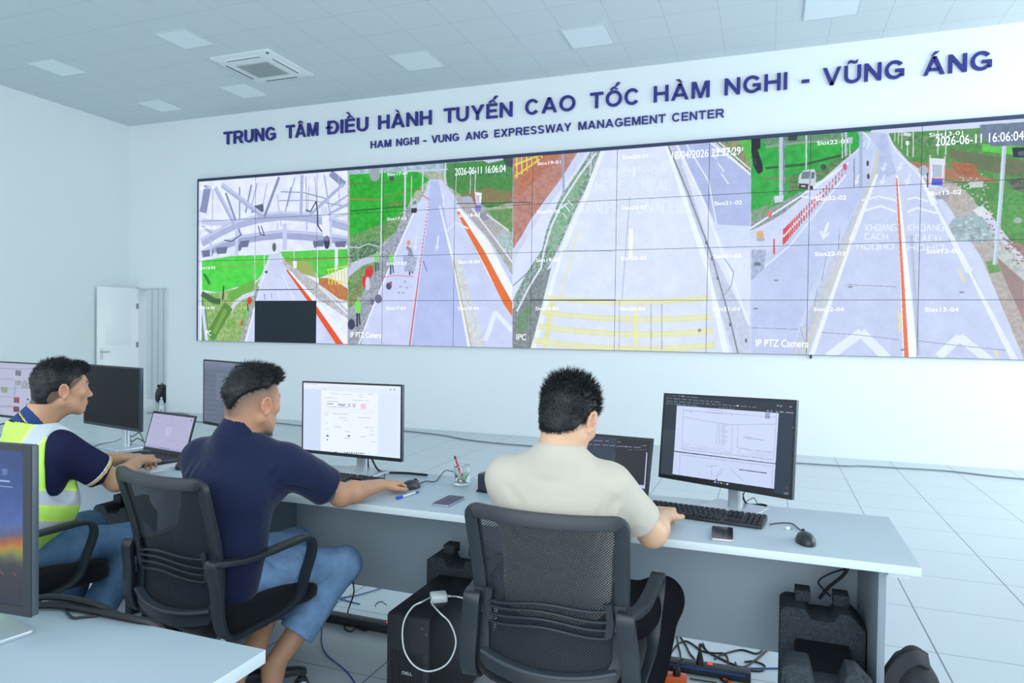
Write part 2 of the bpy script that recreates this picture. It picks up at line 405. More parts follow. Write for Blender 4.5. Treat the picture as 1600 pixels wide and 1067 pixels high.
def glyph(ch):
    b = BASE.get(ch, ch); w = GLY_W[b]; P = []
    if b == 'T': P = [bar(0, 1-SH, w, 1), bar(w/2-ST/2, 0, w/2+ST/2, 1-SH)]
    elif b == 'H': P = [bar(0, 0, ST, 1), bar(w-ST, 0, w, 1), bar(ST, .43, w-ST, .43+SH)]
    elif b == 'I': P = [bar(0, 0, ST, 1)]
    elif b == '-': P = [bar(0, .27, w, .45)]
    elif b == 'E': P = [bar(0, 0, ST, 1), bar(ST, 0, w, SH), bar(ST, 1-SH, w-.03, 1), bar(ST, .43, w-.07, .43+SH)]
    elif b == 'N': P = [bar(0, 0, ST, 1), bar(w-ST, 0, w, 1), [(ST, 1), (ST, .68), (w-ST, 0), (w-ST, .32)]]
    elif b == 'M': P = [bar(0, 0, ST, 1), bar(w-ST, 0, w, 1), [(ST, 1), (ST, .72), (w/2-.09, 0), (w/2, 0), (w/2, .25), (ST+.08, 1)], [(w-ST, 1), (w-ST-.08, 1), (w/2, .25), (w/2, 0), (w/2+.09, 0), (w-ST, .72)]]
    elif b == 'A': P = [diag(.10, 0, w/2-.01, 1), diag(w-.10, 0, w/2+.01, 1), bar(.27, .22, w-.27, .37)]
    elif b == 'V': P = [diag(w/2, 0, .10, 1), diag(w/2, 0, w-.10, 1)]
    elif b == 'W': P = [diag(.33, 0, .10, 1, .17), diag(.35, 0, w/2, 1, .16), diag(w-.35, 0, w/2, 1, .16), diag(w-.33, 0, w-.10, 1, .17)]
    elif b == 'X': P = [diag(.12, 0, w-.12, 1), diag(w-.12, 0, .12, 1)]
    elif b == 'Y': P = [bar(w/2-ST/2, 0, w/2+ST/2, .45), diag(w/2, .40, .12, 1), diag(w/2, .40, w-.12, 1)]
    elif b == 'U': P = [bar(0, .36, ST, 1), bar(w-ST, .36, w, 1)]+arc(w/2, .36, w/2, .38, 180, 360)
    elif b == 'O': P = arc(w/2, .5, w/2, .52, 0, 360, n=24)
    elif b == 'C': P = arc(w/2, .5, w/2, .52, 38, 322, n=18)
    elif b == 'G': P = arc(w/2, .5, w/2, .52, 38, 320, n=18)+[bar(w-ST-.02, .12, w-.02, .38), bar(w*.52, .38, w-.02, .38+.15)]
    elif b == 'D': P = [bar(0, 0, ST, 1), bar(ST, 0, w-.42, SH), bar(ST, 1-SH, w-.42, 1)]+arc(w-.42, .5, .42, .5, -90, 90, n=12)
    elif b in 'PR':
        P = [bar(0, 0, ST, 1), bar(ST, 1-SH, w-.31, 1), bar(ST, .40, w-.31, .40+SH*.95)]+arc(w-.31, .70, .28, .30, -90, 90, ty=.155, n=9)
        if b == 'R': P.append([(w-.21, 0), (w+.02, 0), (w-.24, .44), (w-.48, .42)])
    elif b == 'S': P = arc(w/2, .735, w/2-.02, .285, 25, 270, ty=.155, n=12)+arc(w/2, .275, w/2, .295, -155, 90, ty=.16, n=12)
    cx = w/2
    if ch == 'Đ': P.append(bar(-.12, .43, .36, .56))
    if ch in 'ÂỀẾỐ': P += [[(cx-.26, 1.07), (cx-.12, 1.07), (cx+.02, 1.20), (cx-.05, 1.26)], [(cx+.26, 1.07), (cx+.12, 1.07), (cx-.02, 1.20), (cx+.05, 1.26)]]
    if ch in 'À': P.append([(cx+.02, 1.07), (cx+.13, 1.07), (cx-.02, 1.27), (cx-.24, 1.27)])
    if ch == 'Á': P.append([(cx-.02, 1.07), (cx-.13, 1.07), (cx+.02, 1.27), (cx+.24, 1.27)])
    if ch == 'Ề': P.append([(cx-.10, 1.29), (cx+.02, 1.29), (cx-.12, 1.50), (cx-.32, 1.50)])
    if ch in 'ẾỐ': P.append([(cx+.05, 1.26), (cx+.16, 1.26), (cx+.40, 1.50), (cx+.20, 1.50)])
    if ch == 'Ũ': P += [[(cx-.28, 1.10), (cx-.24, 1.08), (cx-.10, 1.18), (cx-.10, 1.30), (cx-.22, 1.26)], [(cx-.10, 1.30), (cx-.10, 1.18), (cx+.10, 1.09), (cx+.10, 1.21)], [(cx+.10, 1.21), (cx+.10, 1.09), (cx+.22, 1.12), (cx+.28, 1.28), (cx+.23, 1.30)]]
    return P
# ------------------------------------------------------------------ raised lettering
ml = mat('navy_letters', '2b2f86', 0.4, noise=0.03)
def sign(words, zb, cap, depth, root):
    for wd, xa, xb in words:
        A, B = aty(xa, 200, WB)[0], aty(xb, 200, WB)[0]
        x = 0; parts = []
        for i, ch in enumerate(wd):
            gw = GLY_W[BASE.get(ch, ch)]
            if i: x += 0.08 if (wd[i-1]+ch in ('TÂ', 'TU', 'AY', 'WA', 'VU')) else 0.16
            parts.append((ch, x)); x += gw
        sx = (B-A)/x
        for ch, xo in parts:
            b = MB()
            for P in glyph(ch):
                Q = [(A+(xo+p[0])*sx, zb+p[1]*cap) for p in P]; b.prism(Q, 1, WB-depth, WB-0.0005)
            b.build('letter', ml, root, off=root.location, merge=False)
W1 = [('TRUNG', 351, 432), ('TÂM', 448, 498), ('ĐIỀU', 513, 576), ('HÀNH', 592, 675), ('TUYẾN', 694, 801), ('CAO', 821, 899), ('TỐC', 922, 999), ('HÀM', 1021, 1108), ('NGHI', 1131, 1229), ('-', 1251, 1263), ('VŨNG', 1284, 1411), ('ÁNG', 1440, 1547)]
W2 = [('HAM', 580, 612), ('NGHI', 620, 655), ('-', 662, 667), ('VUNG', 675, 718), ('ANG', 728, 763), ('EXPRESSWAY', 773, 893), ('MANAGEMENT', 904, 1040), ('CENTER', 1050, 1131)]
s1 = empty('wall_sign', (5.7, WB, 4.33), 0, 'large navy raised letters beginning TRUNG TÂM high on the back wall', 'sign')
s2 = empty('wall_sign', (5.7, WB, 4.07), 0, 'smaller navy raised letters ending EXPRESSWAY MANAGEMENT CENTER above the video wall', 'sign')
sign(W1, 4.335, 0.200, 0.03, s1); sign(W2, 4.072, 0.105, 0.018, s2)
# ------------------------------------------------------------------ video wall: 11 x 4 displays showing four road cameras
PWD, PHT, VZ0 = 1.14257, 0.64437, 1.192; NC, NR = 11, 4
VW, VH = PWD*NC, PHT*NR; PPM = 250
TW, TH = int(VW*PPM), int(VH*PPM)
def wall_xf(x, y):
    p = aty(x, y, 0.0); return (p[0]*PPM, (VZ0+VH-p[2])*PPM)
pt = Paint(TW, TH, (0.80, 0.81, 0.93))
def crop(x0, y0, s):
    pt.xf = lambda X, Y: wall_xf(x0+X*s, y0+Y*s)
W_ = (240, 241, 252)
# ---- feed 1: under the gantry, road running away
crop(300, 230, .3092); pt.rng = np.random.default_rng(1)
pt.poly([(40, 120), (800, 60), (800, 1040), (40, 1040)], (226, 227, 250), (240, 240, 253), 30)
TR = (176, 180, 214); TD = (140, 145, 180); TL = (200, 204, 234)
for a, b_, wd, c in [((80, 195), (55, 330), 46, TD), ((170, 230), (245, 440), 12, TD), ((240, 200), (240, 400), 8, TD), ((300, 190), (270, 330), 10, TD), ((330, 180), (300, 300), 8, TR), ((520, 150), (480, 300), 8, TR), ((430, 240), (450, 400), 10, TL), ((500, 200), (470, 330), 6, TD),
                    ((620, 150), (640, 400), 6, TR), ((668, 140), (700, 360), 9, TR), ((700, 130), (770, 190), 34, TD), ((590, 200), (585, 330), 5, TR), ((790, 240), (700, 300), 10, TR), ((740, 140), (745, 300), 5, TR), ((105, 215), (100, 470), 6, TR), ((380, 180), (350, 330), 6, TR), ((575, 150), (580, 420), 4, TD)]:
    pt.line([a, b_], wd, c)
pt.line([(450, 225), (560, 228), (680, 260)], 5, TD); pt.line([(440, 270), (600, 268), (790, 300)], 4, TD)
pt.poly([(300, 300), (360, 285), (362, 325), (300, 330)], (95, 98, 120))
pt.line([(50, 375), (210, 388)], 30, TL); pt.line([(50, 400), (110, 440)], 16, TR)
pt.line([(50, 482), (140, 430), (220, 392), (330, 362), (450, 345), (570, 352), (680, 372), (795, 402)], 44, TR); pt.line([(50, 468), (140, 416), (220, 378), (330, 345), (450, 328), (570, 335), (680, 352), (795, 385)], 12, TL)
pt.line([(115, 200), (215, 390)], 22, TR); pt.line([(118, 200), (222, 390)], 6, TL); pt.line([(150, 190), (372, 358)], 26, TR); pt.line([(150, 184), (374, 350)], 8, TL)
pt.line([(440, 150), (365, 352)], 16, TD); pt.line([(556, 140), (550, 345)], 18, TR); pt.line([(765, 185), (592, 345)], 18, TR); pt.line([(795, 283), (640, 365)], 14, TR); pt.line([(795, 335), (690, 358)], 14, TL)
pt.line([(50, 540), (150, 497), (240, 468), (340, 452), (450, 440), (560, 447), (680, 458), (795, 474)], 42, (165, 170, 208)); pt.line([(50, 524), (150, 482), (240, 454), (340, 438), (450, 426), (560, 432), (680, 443), (795, 458)], 10, TL)
for x_, y_, w_ in ((80, 535, 60), (150, 520, 60), (265, 487, 50), (640, 487, 60), (750, 490, 60), (240, 505, 30)): pt.poly([(x_-w_/2, y_-12), (x_+w_/2, y_-18), (x_+w_/2-8, y_+16), (x_-w_/2+6, y_+20)], (110, 115, 145))
for x_, y0_, y1_, w_ in ((226, 420, 545, 20), (95, 470, 552, 14), (468, 385, 520, 26), (432, 380, 430, 10), (700, 370, 510, 16)): pt.line([(x_, y0_), (x_, y1_)], w_, TL)
pt.line([(335, 400), (345, 440), (365, 445), (350, 400)], 5, (70, 72, 95)); pt.line([(165, 470), (200, 475), (250, 440)], 5, (70, 72, 95))
pt.poly([(50, 570), (200, 546), (390, 540), (600, 520), (795, 512), (795, 560), (50, 590)], (222, 225, 240), (190, 200, 215), 6)
pt.poly([(50, 575), (200, 550), (388, 545), (385, 600), (330, 670), (250, 700), (130, 735), (50, 720)], (72, 208, 62), (92, 220, 84), 16)
pt.line([(50, 612), (380, 585)], 4, (180, 150, 90)); pt.line([(60, 640), (90, 690)], 16, (50, 130, 50))
pt.poly([(440, 528), (795, 514), (795, 600), (640, 662), (600, 600), (470, 568)], (70, 200, 60), (100, 205, 80), 14); pt.poly([(460, 570), (600, 580), (630, 660), (560, 640), (500, 600)], (190, 160, 100), (140, 190, 90), 6)
pt.line([(440, 575), (790, 560)], 4, (190, 110, 70))
pt.poly([(48, 735), (130, 735), (320, 690), (345, 660), (330, 760), (270, 985), (48, 985)], (120, 170, 80), (175, 190, 130), 8)
pt.line([(50, 740), (110, 775), (140, 780)], 30, (70, 110, 60)); pt.line([(190, 760), (250, 722), (320, 690)], 46, (110, 175, 70)); pt.line([(160, 700), (155, 770)], 10, (60, 90, 60))
pt.line([(195, 830), (215, 790), (260, 755), (320, 735)], 22, (214, 214, 236)); pt.line([(90, 960), (185, 800)], 62, (92, 140, 62)); pt.line([(110, 940), (170, 820)], 24, (125, 165, 75)); pt.poly([(48, 740), (75, 840), (80, 985), (48, 985)], (100, 150, 90))
pt.line([(52, 800), (75, 990)], 20, (214, 214, 244))
pt.poly([(390, 545), (440, 545), (510, 620), (640, 790), (795, 1010), (255, 992), (300, 860), (330, 700), (360, 620)], (207, 210, 238), (213, 216, 243), 40)
pt.poly([(330, 700), (345, 700), (300, 850), (262, 990), (235, 990), (290, 820)], (190, 190, 200), (150, 150, 150), 4)
pt.line([(392, 560), (345, 700), (270, 990)], 5, W_, w2=10)
pt.poly([(440, 560), (500, 598), (640, 690), (795, 830), (795, 870), (640, 770), (500, 640)], (206, 202, 208), (180, 175, 178), 6)
pt.poly([(640, 660), (700, 660), (795, 720), (795, 780), (740, 765), (640, 690)], (186, 112, 62), (205, 130, 80), 6)
pt.line([(640, 700), (795, 850)], 12, (226, 226, 236)); pt.poly([(480, 620), (500, 628), (660, 800), (795, 975), (795, 1005), (765, 1005)], (242, 242, 255))
pt.poly([(474, 620), (483, 620), (620, 790), (772, 1005), (735, 1005), (600, 800)], (236, 84, 44))
for x_ in range(690, 792, 16): pt.line([(x_, 615), (x_+2, 695)], 6, (232, 222, 90))
pt.line([(680, 620), (790, 598)], 6, (232, 222, 90)); pt.line([(684, 660), (790, 690)], 6, (232, 222, 90))
for x_, y0_, y1_, w_ in ((318, 520, 730, 6), (365, 530, 660, 5), (450, 525, 578, 4), (632, 500, 665, 6), (727, 505, 620, 14), (735, 505, 600, 6), (515, 525, 580, 3)): pt.line([(x_, y0_), (x_, y1_)], w_, (232, 234, 246))
pt.line([(640, 505), (790, 508)], 6, (232, 234, 246)); pt.poly([(508, 575), (530, 575), (528, 612), (512, 610)], (244, 246, 255)); pt.dot((415, 505), 10, 22, (90, 110, 90))
pt.line([(455, 640), (520, 780)], 5, W_); pt.line([(430, 720), (445, 780)], 4, W_); pt.line([(690, 830), (740, 860), (700, 900)], 6, W_)
pt.dot((290, 775), 11, 20, (225, 60, 60)); pt.line([(280, 790), (285, 850)], 8, (90, 80, 90)); pt.dot((280, 842), 8, 16, (120, 200, 120)); pt.dot((250, 890), 6, 14, (220, 80, 80)); pt.dot((375, 630), 8, 7, (90, 95, 110))
pt.line([(365, 740), (370, 770)], 6, (150, 150, 175)); pt.line([(400, 735), (402, 765)], 5, (170, 170, 195)); pt.line([(320, 720), (618, 718)], 3, (60, 62, 78)); pt.line([(322, 782), (790, 782)], 2, (90, 92, 110))
pt.poly([(655, 340), (690, 345), (698, 450), (662, 450)], (236, 236, 254)); pt.poly([(650, 300), (680, 300), (690, 345), (655, 345)], (214, 216, 240)); pt.dot((681, 480), 15, 34, (58, 58, 80)); pt.dot((680, 462), 17, 12, (120, 120, 150))
pt.line([(575, 318), (598, 325), (626, 275), (635, 330), (635, 395), (655, 425)], 6, (50, 50, 70))
# ---- feed 2: workmen on the road
crop(540, 220, .3185); pt.rng = np.random.default_rng(2)
pt.poly([(10, 60), (822, 20), (822, 1080), (10, 1080)], (150, 170, 130), (190, 190, 190), 8)
pt.poly([(20, 130), (300, 120), (480, 100), (822, 60), (822, 130), (480, 150), (20, 170)], (190, 202, 225), (150, 175, 175), 10)
pt.poly([(20, 165), (350, 150), (410, 190), (340, 250), (300, 330), (210, 400), (20, 480)], (34, 160, 40), (52, 182, 54), 12)
for L_, c in (([(20, 212), (190, 205), (340, 180)], (90, 130, 70)), ([(20, 285), (170, 288)], (170, 130, 70)), ([(180, 280), (300, 250), (370, 235)], (120, 130, 70)), ([(20, 345), (300, 320)], (40, 110, 40))): pt.line(L_, 7, c)
pt.poly([(200, 300), (300, 285), (300, 320), (210, 320)], (120, 150, 70), (50, 150, 50), 5)
pt.poly([(20, 470), (190, 400), (300, 340), (260, 440), (180, 500), (20, 560)], (84, 140, 70), (130, 165, 110), 6)
pt.poly([(20, 500), (170, 490), (180, 540), (20, 600)], (56, 110, 60), (150, 160, 150), 5)
pt.line([(20, 520), (60, 525), (110, 505), (165, 520)], 5, (210, 212, 220))
pt.poly([(12, 640), (30, 600), (90, 575), (150, 565), (160, 585), (80, 610), (12, 670)], (196, 198, 224)); pt.poly([(12, 670), (80, 615), (160, 590), (160, 640), (110, 700), (60, 800), (12, 820)], (88, 140, 76), (150, 165, 120), 5)
pt.poly([(300, 330), (345, 290), (260, 520), (215, 620), (60, 1010), (10, 1010), (10, 830), (60, 790), (160, 600), (180, 520), (240, 450)], (180, 180, 200), (140, 145, 150), 5)
pt.poly([(410, 190), (470, 190), (560, 300), (700, 480), (820, 660), (822, 1080), (50, 1080), (110, 880), (250, 540), (350, 320), (395, 240)], (203, 208, 240), (210, 214, 244), 50)
pt.poly([(415, 200), (455, 195), (485, 340), (530, 620), (620, 1040), (320, 1040), (370, 640), (400, 330)], (182, 190, 233), (188, 195, 236), 50)
pt.poly([(480, 110), (822, 90), (822, 300), (700, 330), (560, 260), (500, 220)], (60, 140, 60), (96, 140, 84), 8); pt.poly([(480, 140), (560, 130), (700, 150), (822, 150), (822, 180), (600, 170)], (60, 120, 70), (90, 150, 90), 6)
pt.poly([(560, 265), (690, 230), (822, 250), (822, 300), (700, 310), (600, 300)], (150, 110, 80), (120, 140, 90), 5)
pt.poly([(690, 340), (822, 330), (822, 450), (760, 420)], (80, 150, 70), (140, 150, 120), 6)
pt.poly([(540, 280), (600, 270), (690, 360), (822, 480), (822, 620), (700, 480), (560, 320)], (190, 180, 185), (170, 165, 165), 5); pt.dot((598, 290), 26, 20, (176, 182, 205)); pt.dot((680, 370), 28, 22, (150, 150, 165))
pt.poly([(730, 470), (790, 440), (822, 480), (822, 560), (770, 540)], (200, 215, 215), (150, 170, 170), 3); pt.line([(690, 360), (800, 440)], 8, (220, 220, 230)); pt.line([(620, 330), (822, 600)], 8, (226, 230, 240))
pt.poly([(545, 335), (560, 330), (700, 490), (822, 720), (822, 860), (700, 660), (600, 450)], (246, 246, 255)); pt.poly([(545, 350), (556, 345), (680, 540), (760, 690), (822, 800), (822, 868), (775, 800), (686, 618), (598, 452)], (236, 112, 48))
pt.line([(462, 320), (520, 560), (610, 1040)], 7, (240, 242, 255), w2=14); pt.poly([(520, 570), (560, 570), (690, 1040), (630, 1040)], (222, 222, 228), (205, 205, 210), 8); pt.line([(530, 590), (620, 1030)], 8, (196, 190, 150))
pt.line([(345, 330), (250, 540), (120, 850), (60, 1010)], 8, (240, 242, 255)); pt.line([(407, 300), (385, 480), (355, 680), (310, 1010)], 9, (226, 226, 242))
for i in range(40):
    t = i/39; a = np.array((405, 310))*(1-t)+np.array((312, 1000))*t if t > .5 else np.array((405, 310))*(1-2*t)+np.array((358, 660))*2*t
    if t > .5: t2 = (t-.5)*2; a = np.array((358, 660))*(1-t2)+np.array((312, 1005))*t2
    pt.line([(a[0]+3, a[1]-8-8*t), (a[0], a[1]+8*t)], 4+3*t, (214, 82, 92))
for c_, w_ in (((345, 500), 12), ((452, 500), 14)): pt.line([(c_[0]+4, c_[1]-34), (c_[0]-4, c_[1]+18)], w_*.6, (228, 230, 250)); pt.poly([(c_[0]-14, c_[1]+14), (c_[0]+8, c_[1]+18), (c_[0]-8, c_[1]+40)], (228, 230, 250))
for a, b_ in (((480, 260), (478, 290)), ((478, 300), (480, 320))): pt.line([a, b_], 6, (240, 242, 255))
for x_, y0_, y1_, w_ in ((178, 150, 520, 8), (293, 130, 370, 11), (324, 170, 330, 5), (380, 150, 250, 8), (490, 105, 240, 10), (543, 170, 250, 4), (614, 150, 260, 4), (638, 130, 250, 5), (175, 400, 560, 8)): pt.line([(x_, y0_), (x_-4, y1_)], w_, (206, 210, 226))
pt.line([(290, 150), (500, 140)], 7, (206, 210, 226)); pt.dot((142, 165), 26, 34, (160, 165, 170)); pt.poly([(215, 175), (236, 175), (236, 195), (215, 195)], (70, 80, 90))
pt.poly([(768, 70), (822, 65), (822, 130), (785, 125)], (74, 92, 84), (60, 70, 80), 5); pt.poly([(640, 80), (780, 70), (770, 95), (700, 110)], (200, 206, 224))
pt.poly([(628, 250), (668, 255), (664, 315), (634, 312)], (240, 240, 250)); pt.poly([(638, 312), (664, 312), (662, 345), (638, 345)], (120, 130, 220)); pt.line([(628, 240), (640, 330)], 6, (210, 70, 70)); pt.poly([(640, 265), (656, 268), (654, 300), (642, 298)], (180, 190, 210))
pt.poly([(326, 290), (345, 280), (356, 300), (352, 345), (322, 350), (318, 325)], (196, 200, 214)); pt.poly([(322, 330), (350, 330), (348, 352), (322, 354)], (50, 52, 66)); pt.poly([(330, 296), (347, 292), (348, 310), (328, 314)], (120, 140, 150))
for (x_, y_, h_, top, bot) in ((152, 575, 30, (120, 220, 110), (70, 75, 90)), (224, 580, 34, (130, 220, 110), (80, 85, 105)), (60, 815, 44, (130, 225, 100), (60, 60, 75)), (318, 570, 40, (150, 150, 170), (90, 90, 110))):
    pt.dot((x_, y_), h_*.36, h_*.8, top); pt.line([(x_-3, y_+h_*.7), (x_-4, y_+h_*2.2)], h_*.26, bot); pt.line([(x_+6, y_+h_*.7), (x_+10, y_+h_*2.0)], h_*.2, bot); pt.dot((x_+2, y_-h_*.95), h_*.16, h_*.22, (200, 170, 150))
pt.dot((308, 500), 9, 14, (232, 150, 110)); pt.line([(300, 520), (322, 545)], 16, (140, 140, 165))
for x_, y_ in ((92, 690), (106, 650), (122, 640)): pt.dot((x_, y_), 11, 30, (222, 48, 56))
pt.dot((108, 700), 12, 34, (206, 208, 224)); pt.line([(20, 800), (80, 690)], 5, (200, 90, 70)); pt.dot((28, 900), 18, 26, (60, 66, 92)); pt.dot((130, 790), 10, 16, (110, 115, 140)); pt.dot((160, 775), 18, 22, (110, 112, 130)); pt.dot((212, 712), 14, 18, (84, 84, 110)); pt.dot((222, 698), 6, 10, (150, 110, 100))
for x_, y_ in ((268, 715), (282, 745), (300, 720), (262, 744), (290, 690)): pt.dot((x_, y_), 6, 5, (168, 170, 190))
pt.line([(180, 670), (240, 660), (330, 665)], 4, (220, 130, 150)); pt.poly([(280, 560), (350, 570), (340, 640), (290, 640)], (190, 194, 218), (160, 164, 190), 4); pt.line([(380, 590), (400, 640)], 5, (120, 122, 150)); pt.line([(375, 265), (410, 290)], 6, (210, 130, 140))
pt.line([(700, 950), (732, 840), (815, 930)], 22, (232, 236, 252)); pt.line([(685, 980), (720, 880)], 22, (232, 236, 252)); pt.line([(500, 440), (540, 400), (600, 430)], 8, (226, 228, 248))
pt.line([(540, 308), (822, 303)], 3, (40, 60, 60))
# ---- feed 3: lane seen from above
crop(790, 190, .3562); pt.rng = np.random.default_rng(3)
pt.poly([(32, 90), (1080, 40), (1080, 1040), (28, 1020)], (220, 224, 247), (226, 230, 252), 60)
pt.poly([(32, 130), (340, 110), (250, 240), (110, 430), (32, 570)], (178, 122, 112), (196, 142, 128), 8); pt.poly([(40, 200), (150, 140), (250, 130), (60, 330)], (196, 128, 98), (180, 110, 90), 6)
for i in range(7): pt.line([(48+i*22, 150-i*1), (50+i*22, 250-i*18)], 6, (236, 214, 92))
pt.line([(40, 190), (180, 135)], 8, (236, 214, 92)); pt.line([(40, 240), (150, 165)], 7, (236, 214, 92))
pt.poly([(330, 110), (370, 110), (300, 220), (150, 420), (40, 600), (32, 690), (32, 560), (110, 440), (250, 240)], (206, 210, 236), (214, 218, 244), 10)
pt.poly([(380, 120), (430, 115), (360, 280), (300, 400), (230, 560), (180, 650), (100, 760), (40, 860), (32, 780), (100, 650), (160, 560), (180, 470), (240, 330), (310, 230)], (108, 142, 112), (176, 182, 190), 6)
pt.poly([(250, 310), (330, 290), (280, 420), (220, 560), (190, 580), (200, 480)], (110, 170, 110), (170, 185, 180), 4); pt.poly([(300, 240), (350, 200), (330, 280), (280, 320)], (120, 178, 110), (160, 175, 160), 4)
pt.poly([(108, 690), (200, 640), (170, 760), (110, 1000), (30, 1010), (30, 820), (60, 800)], (150, 152, 158), (120, 130, 128), 5); pt.poly([(50, 850), (110, 800), (100, 900), (60, 960)], (104, 140, 100), (130, 150, 130), 4)
pt.line([(395, 140), (320, 240), (250, 350), (200, 460), (170, 560), (155, 640)], 9, (228, 232, 248)); pt.line([(155, 640), (100, 730), (50, 830)], 9, (224, 228, 246)); pt.line([(32, 720), (110, 650)], 4, (120, 122, 150)); pt.line([(240, 380), (280, 350)], 8, (226, 228, 246)); pt.line([(380, 130), (370, 240)], 6, (206, 214, 216))
for a in ((250, 400), (262, 370), (275, 345)): pt.line([a, (a[0]+20, a[1]+25)], 5, (220, 226, 244))
pt.line([(430, 115), (350, 330), (250, 560), (115, 1010)], 16, (240, 242, 254), w2=24)
pt.line([(320, 470), (235, 780)], 8, (232, 230, 190)); pt.line([(205, 790), (170, 1000)], 22, (234, 228, 140), alpha=.8)
pt.poly([(700, 90), (745, 95), (900, 560), (1075, 900), (1075, 1030), (1000, 1030), (880, 620), (770, 280)], (196, 200, 220), (206, 210, 232), 10)
pt.line([(702, 95), (880, 620), (970, 1030)], 14, (242, 244, 255), w2=26); pt.line([(715, 110), (795, 300), (905, 590), (985, 870), (1020, 1020)], 6, (130, 134, 150))
pt.poly([(750, 95), (900, 80), (1080, 230), (1080, 460), (920, 450), (860, 320)], (176, 184, 225), (182, 190, 230), 40); pt.line([(750, 98), (860, 330), (1068, 890)], 9, (238, 240, 252)); pt.line([(790, 95), (890, 260), (925, 450)], 6, (234, 236, 250))
pt.poly([(910, 450), (1000, 455), (1080, 470), (1080, 560), (960, 560)], (214, 220, 244)); pt.poly([(920, 90), (1080, 70), (1080, 230), (1000, 160)], (92, 140, 84), (176, 150, 130), 5); pt.poly([(1020, 75), (1080, 72), (1080, 200)], (80, 184, 66), (100, 190, 80), 5)
pt.line([(890, 85), (1000, 170), (1080, 235)], 8, (238, 240, 252)); pt.line([(930, 85), (1080, 215)], 5, (238, 240, 252))
for a, b_ in (((930, 180), (958, 218)), ((946, 228), (978, 274)), ((905, 130), (925, 165))): pt.line([a, b_], 5, (238, 240, 252))
pt.line([(945, 780), (990, 720), (1000, 660), (960, 600)], 4, (160, 164, 186))
for x_, y_ in ((930, 685), (905, 600), (880, 530), (985, 890), (1055, 960)): pt.dot((x_, y_), 5, 9, (110, 112, 130))
for k, (y0_, c_) in enumerate(((795, 0), (855, 1), (915, 2), (975, 3))):
    L_ = [(180-18*k+t*(890+10*k-180+18*k), y0_-22+22*k*.1+ (44+6*k)*(1-(2*t-1)**2)*.42+(t*20 if k else 0)) for t in np.linspace(0, 1, 9)]
    pt.line(L_, 25+k, (232, 228, 168), alpha=.8); pt.line(L_, 7, (236, 234, 196), alpha=.6)
pt.line([(550, 470), (549, 598)], 16, (252, 252, 255)); pt.line([(565, 200), (563, 240)], 9, (248, 248, 255)); pt.line([(545, 330), (510, 780)], 3, (170, 176, 196)); pt.line([(500, 782), (498, 1000)], 4, (186, 190, 206)); pt.line([(250, 565), (480, 568)], 3, (150, 154, 176), alpha=.7); pt.line([(570, 820), (572, 990)], 14, (240, 234, 160))
for x_ in (638, 685): pt.line([(x_, 800), (x_, 1000)], 5, (150, 155, 170), alpha=.6)
pt.dot((850, 915), 8, 8, (150, 150, 130)); pt.line([(250, 130), (255, 320)], 9, (160, 168, 200)); pt.line([(253, 300), (258, 330)], 12, (170, 172, 190))
pt.line([(110, 782), (482, 782)], 5, (84, 88, 98)); pt.line([(0, 354), (112, 354)], 4, (84, 88, 98))
# ---- feed 4: toll lanes, van, bollards
crop(1160, 180, .3748); pt.rng = np.random.default_rng(4)
pt.poly([(36, 60), (1400, 0), (1400, 1080), (30, 1040)], (208, 213, 238), (214, 219, 243), 60)
pt.poly([(36, 80), (540, 60), (480, 140), (330, 230), (250, 330), (100, 430), (36, 450)], (40, 158, 60), (56, 176, 72), 12)
pt.poly([(36, 80), (430, 70), (430, 105), (110, 130)], (80, 140, 90), (120, 150, 120), 5)
for L_, wd, c in (([(100, 132), (260, 112), (420, 102)], 8, (150, 160, 150)), ([(100, 220), (260, 205), (420, 165)], 10, (50, 92, 50)), ([(90, 262), (220, 268), (330, 250)], 9, (130, 130, 84))): pt.line(L_, wd, c)
pt.poly([(200, 250), (330, 225), (440, 150), (480, 140), (330, 270), (190, 330)], (120, 140, 100), (70, 120, 60), 4)
pt.poly([(36, 440), (130, 380), (240, 320), (300, 330), (120, 440), (36, 480)], (160, 166, 176), (130, 140, 130), 4); pt.poly([(36, 400), (110, 370), (100, 410), (36, 450)], (110, 150, 90), (150, 160, 150), 4)
pt.poly([(480, 72), (600, 72), (640, 130), (780, 290), (1150, 1030), (36, 1040), (36, 560), (270, 330), (420, 190), (520, 130)], (200, 206, 235), (206, 212, 240), 60)
pt.poly([(36, 520), (290, 310), (420, 190), (500, 150), (300, 380), (36, 640)], (206, 211, 238), (213, 218, 244), 50); pt.poly([(520, 75), (600, 75), (640, 240), (520, 300), (570, 140)], (184, 190, 226), (194, 200, 234), 12)
pt.poly([(430, 190), (520, 120), (545, 150), (520, 290), (300, 700), (180, 1030), (36, 1030), (36, 700), (280, 400)], (192, 199, 233), (199, 206, 238), 60)
pt.poly([(490, 350), (550, 230), (560, 140), (570, 140), (560, 260), (500, 380), (280, 960), (260, 1010), (200, 1000), (310, 740), (420, 500)], (190, 196, 214), (203, 207, 226), 8)
pt.line([(568, 150), (545, 270), (500, 385), (360, 720), (262, 985)], 12, (208, 206, 196), w2=18)
for a, b_ in (((330, 690), (350, 590)), ((300, 800), (312, 720)), ((400, 560), (405, 480)), ((240, 880), (262, 950))): pt.line([a, b_], 2, (140, 145, 160))
pt.line([(560, 250), (455, 520), (285, 1010)], 10, (240, 242, 253), w2=20)
pt.line([(645, 270), (660, 560), (675, 1020)], 10, (240, 242, 253)); pt.poly([(640, 250), (648, 250), (700, 700), (732, 1030), (690, 1030), (660, 600)], (248, 248, 255)); pt.poly([(640, 262), (646, 262), (675, 700), (695, 1030), (676, 1030), (662, 700)], (236, 120, 84))
pt.line([(705, 500), (735, 1000)], 12, (180, 186, 206), alpha=.7)
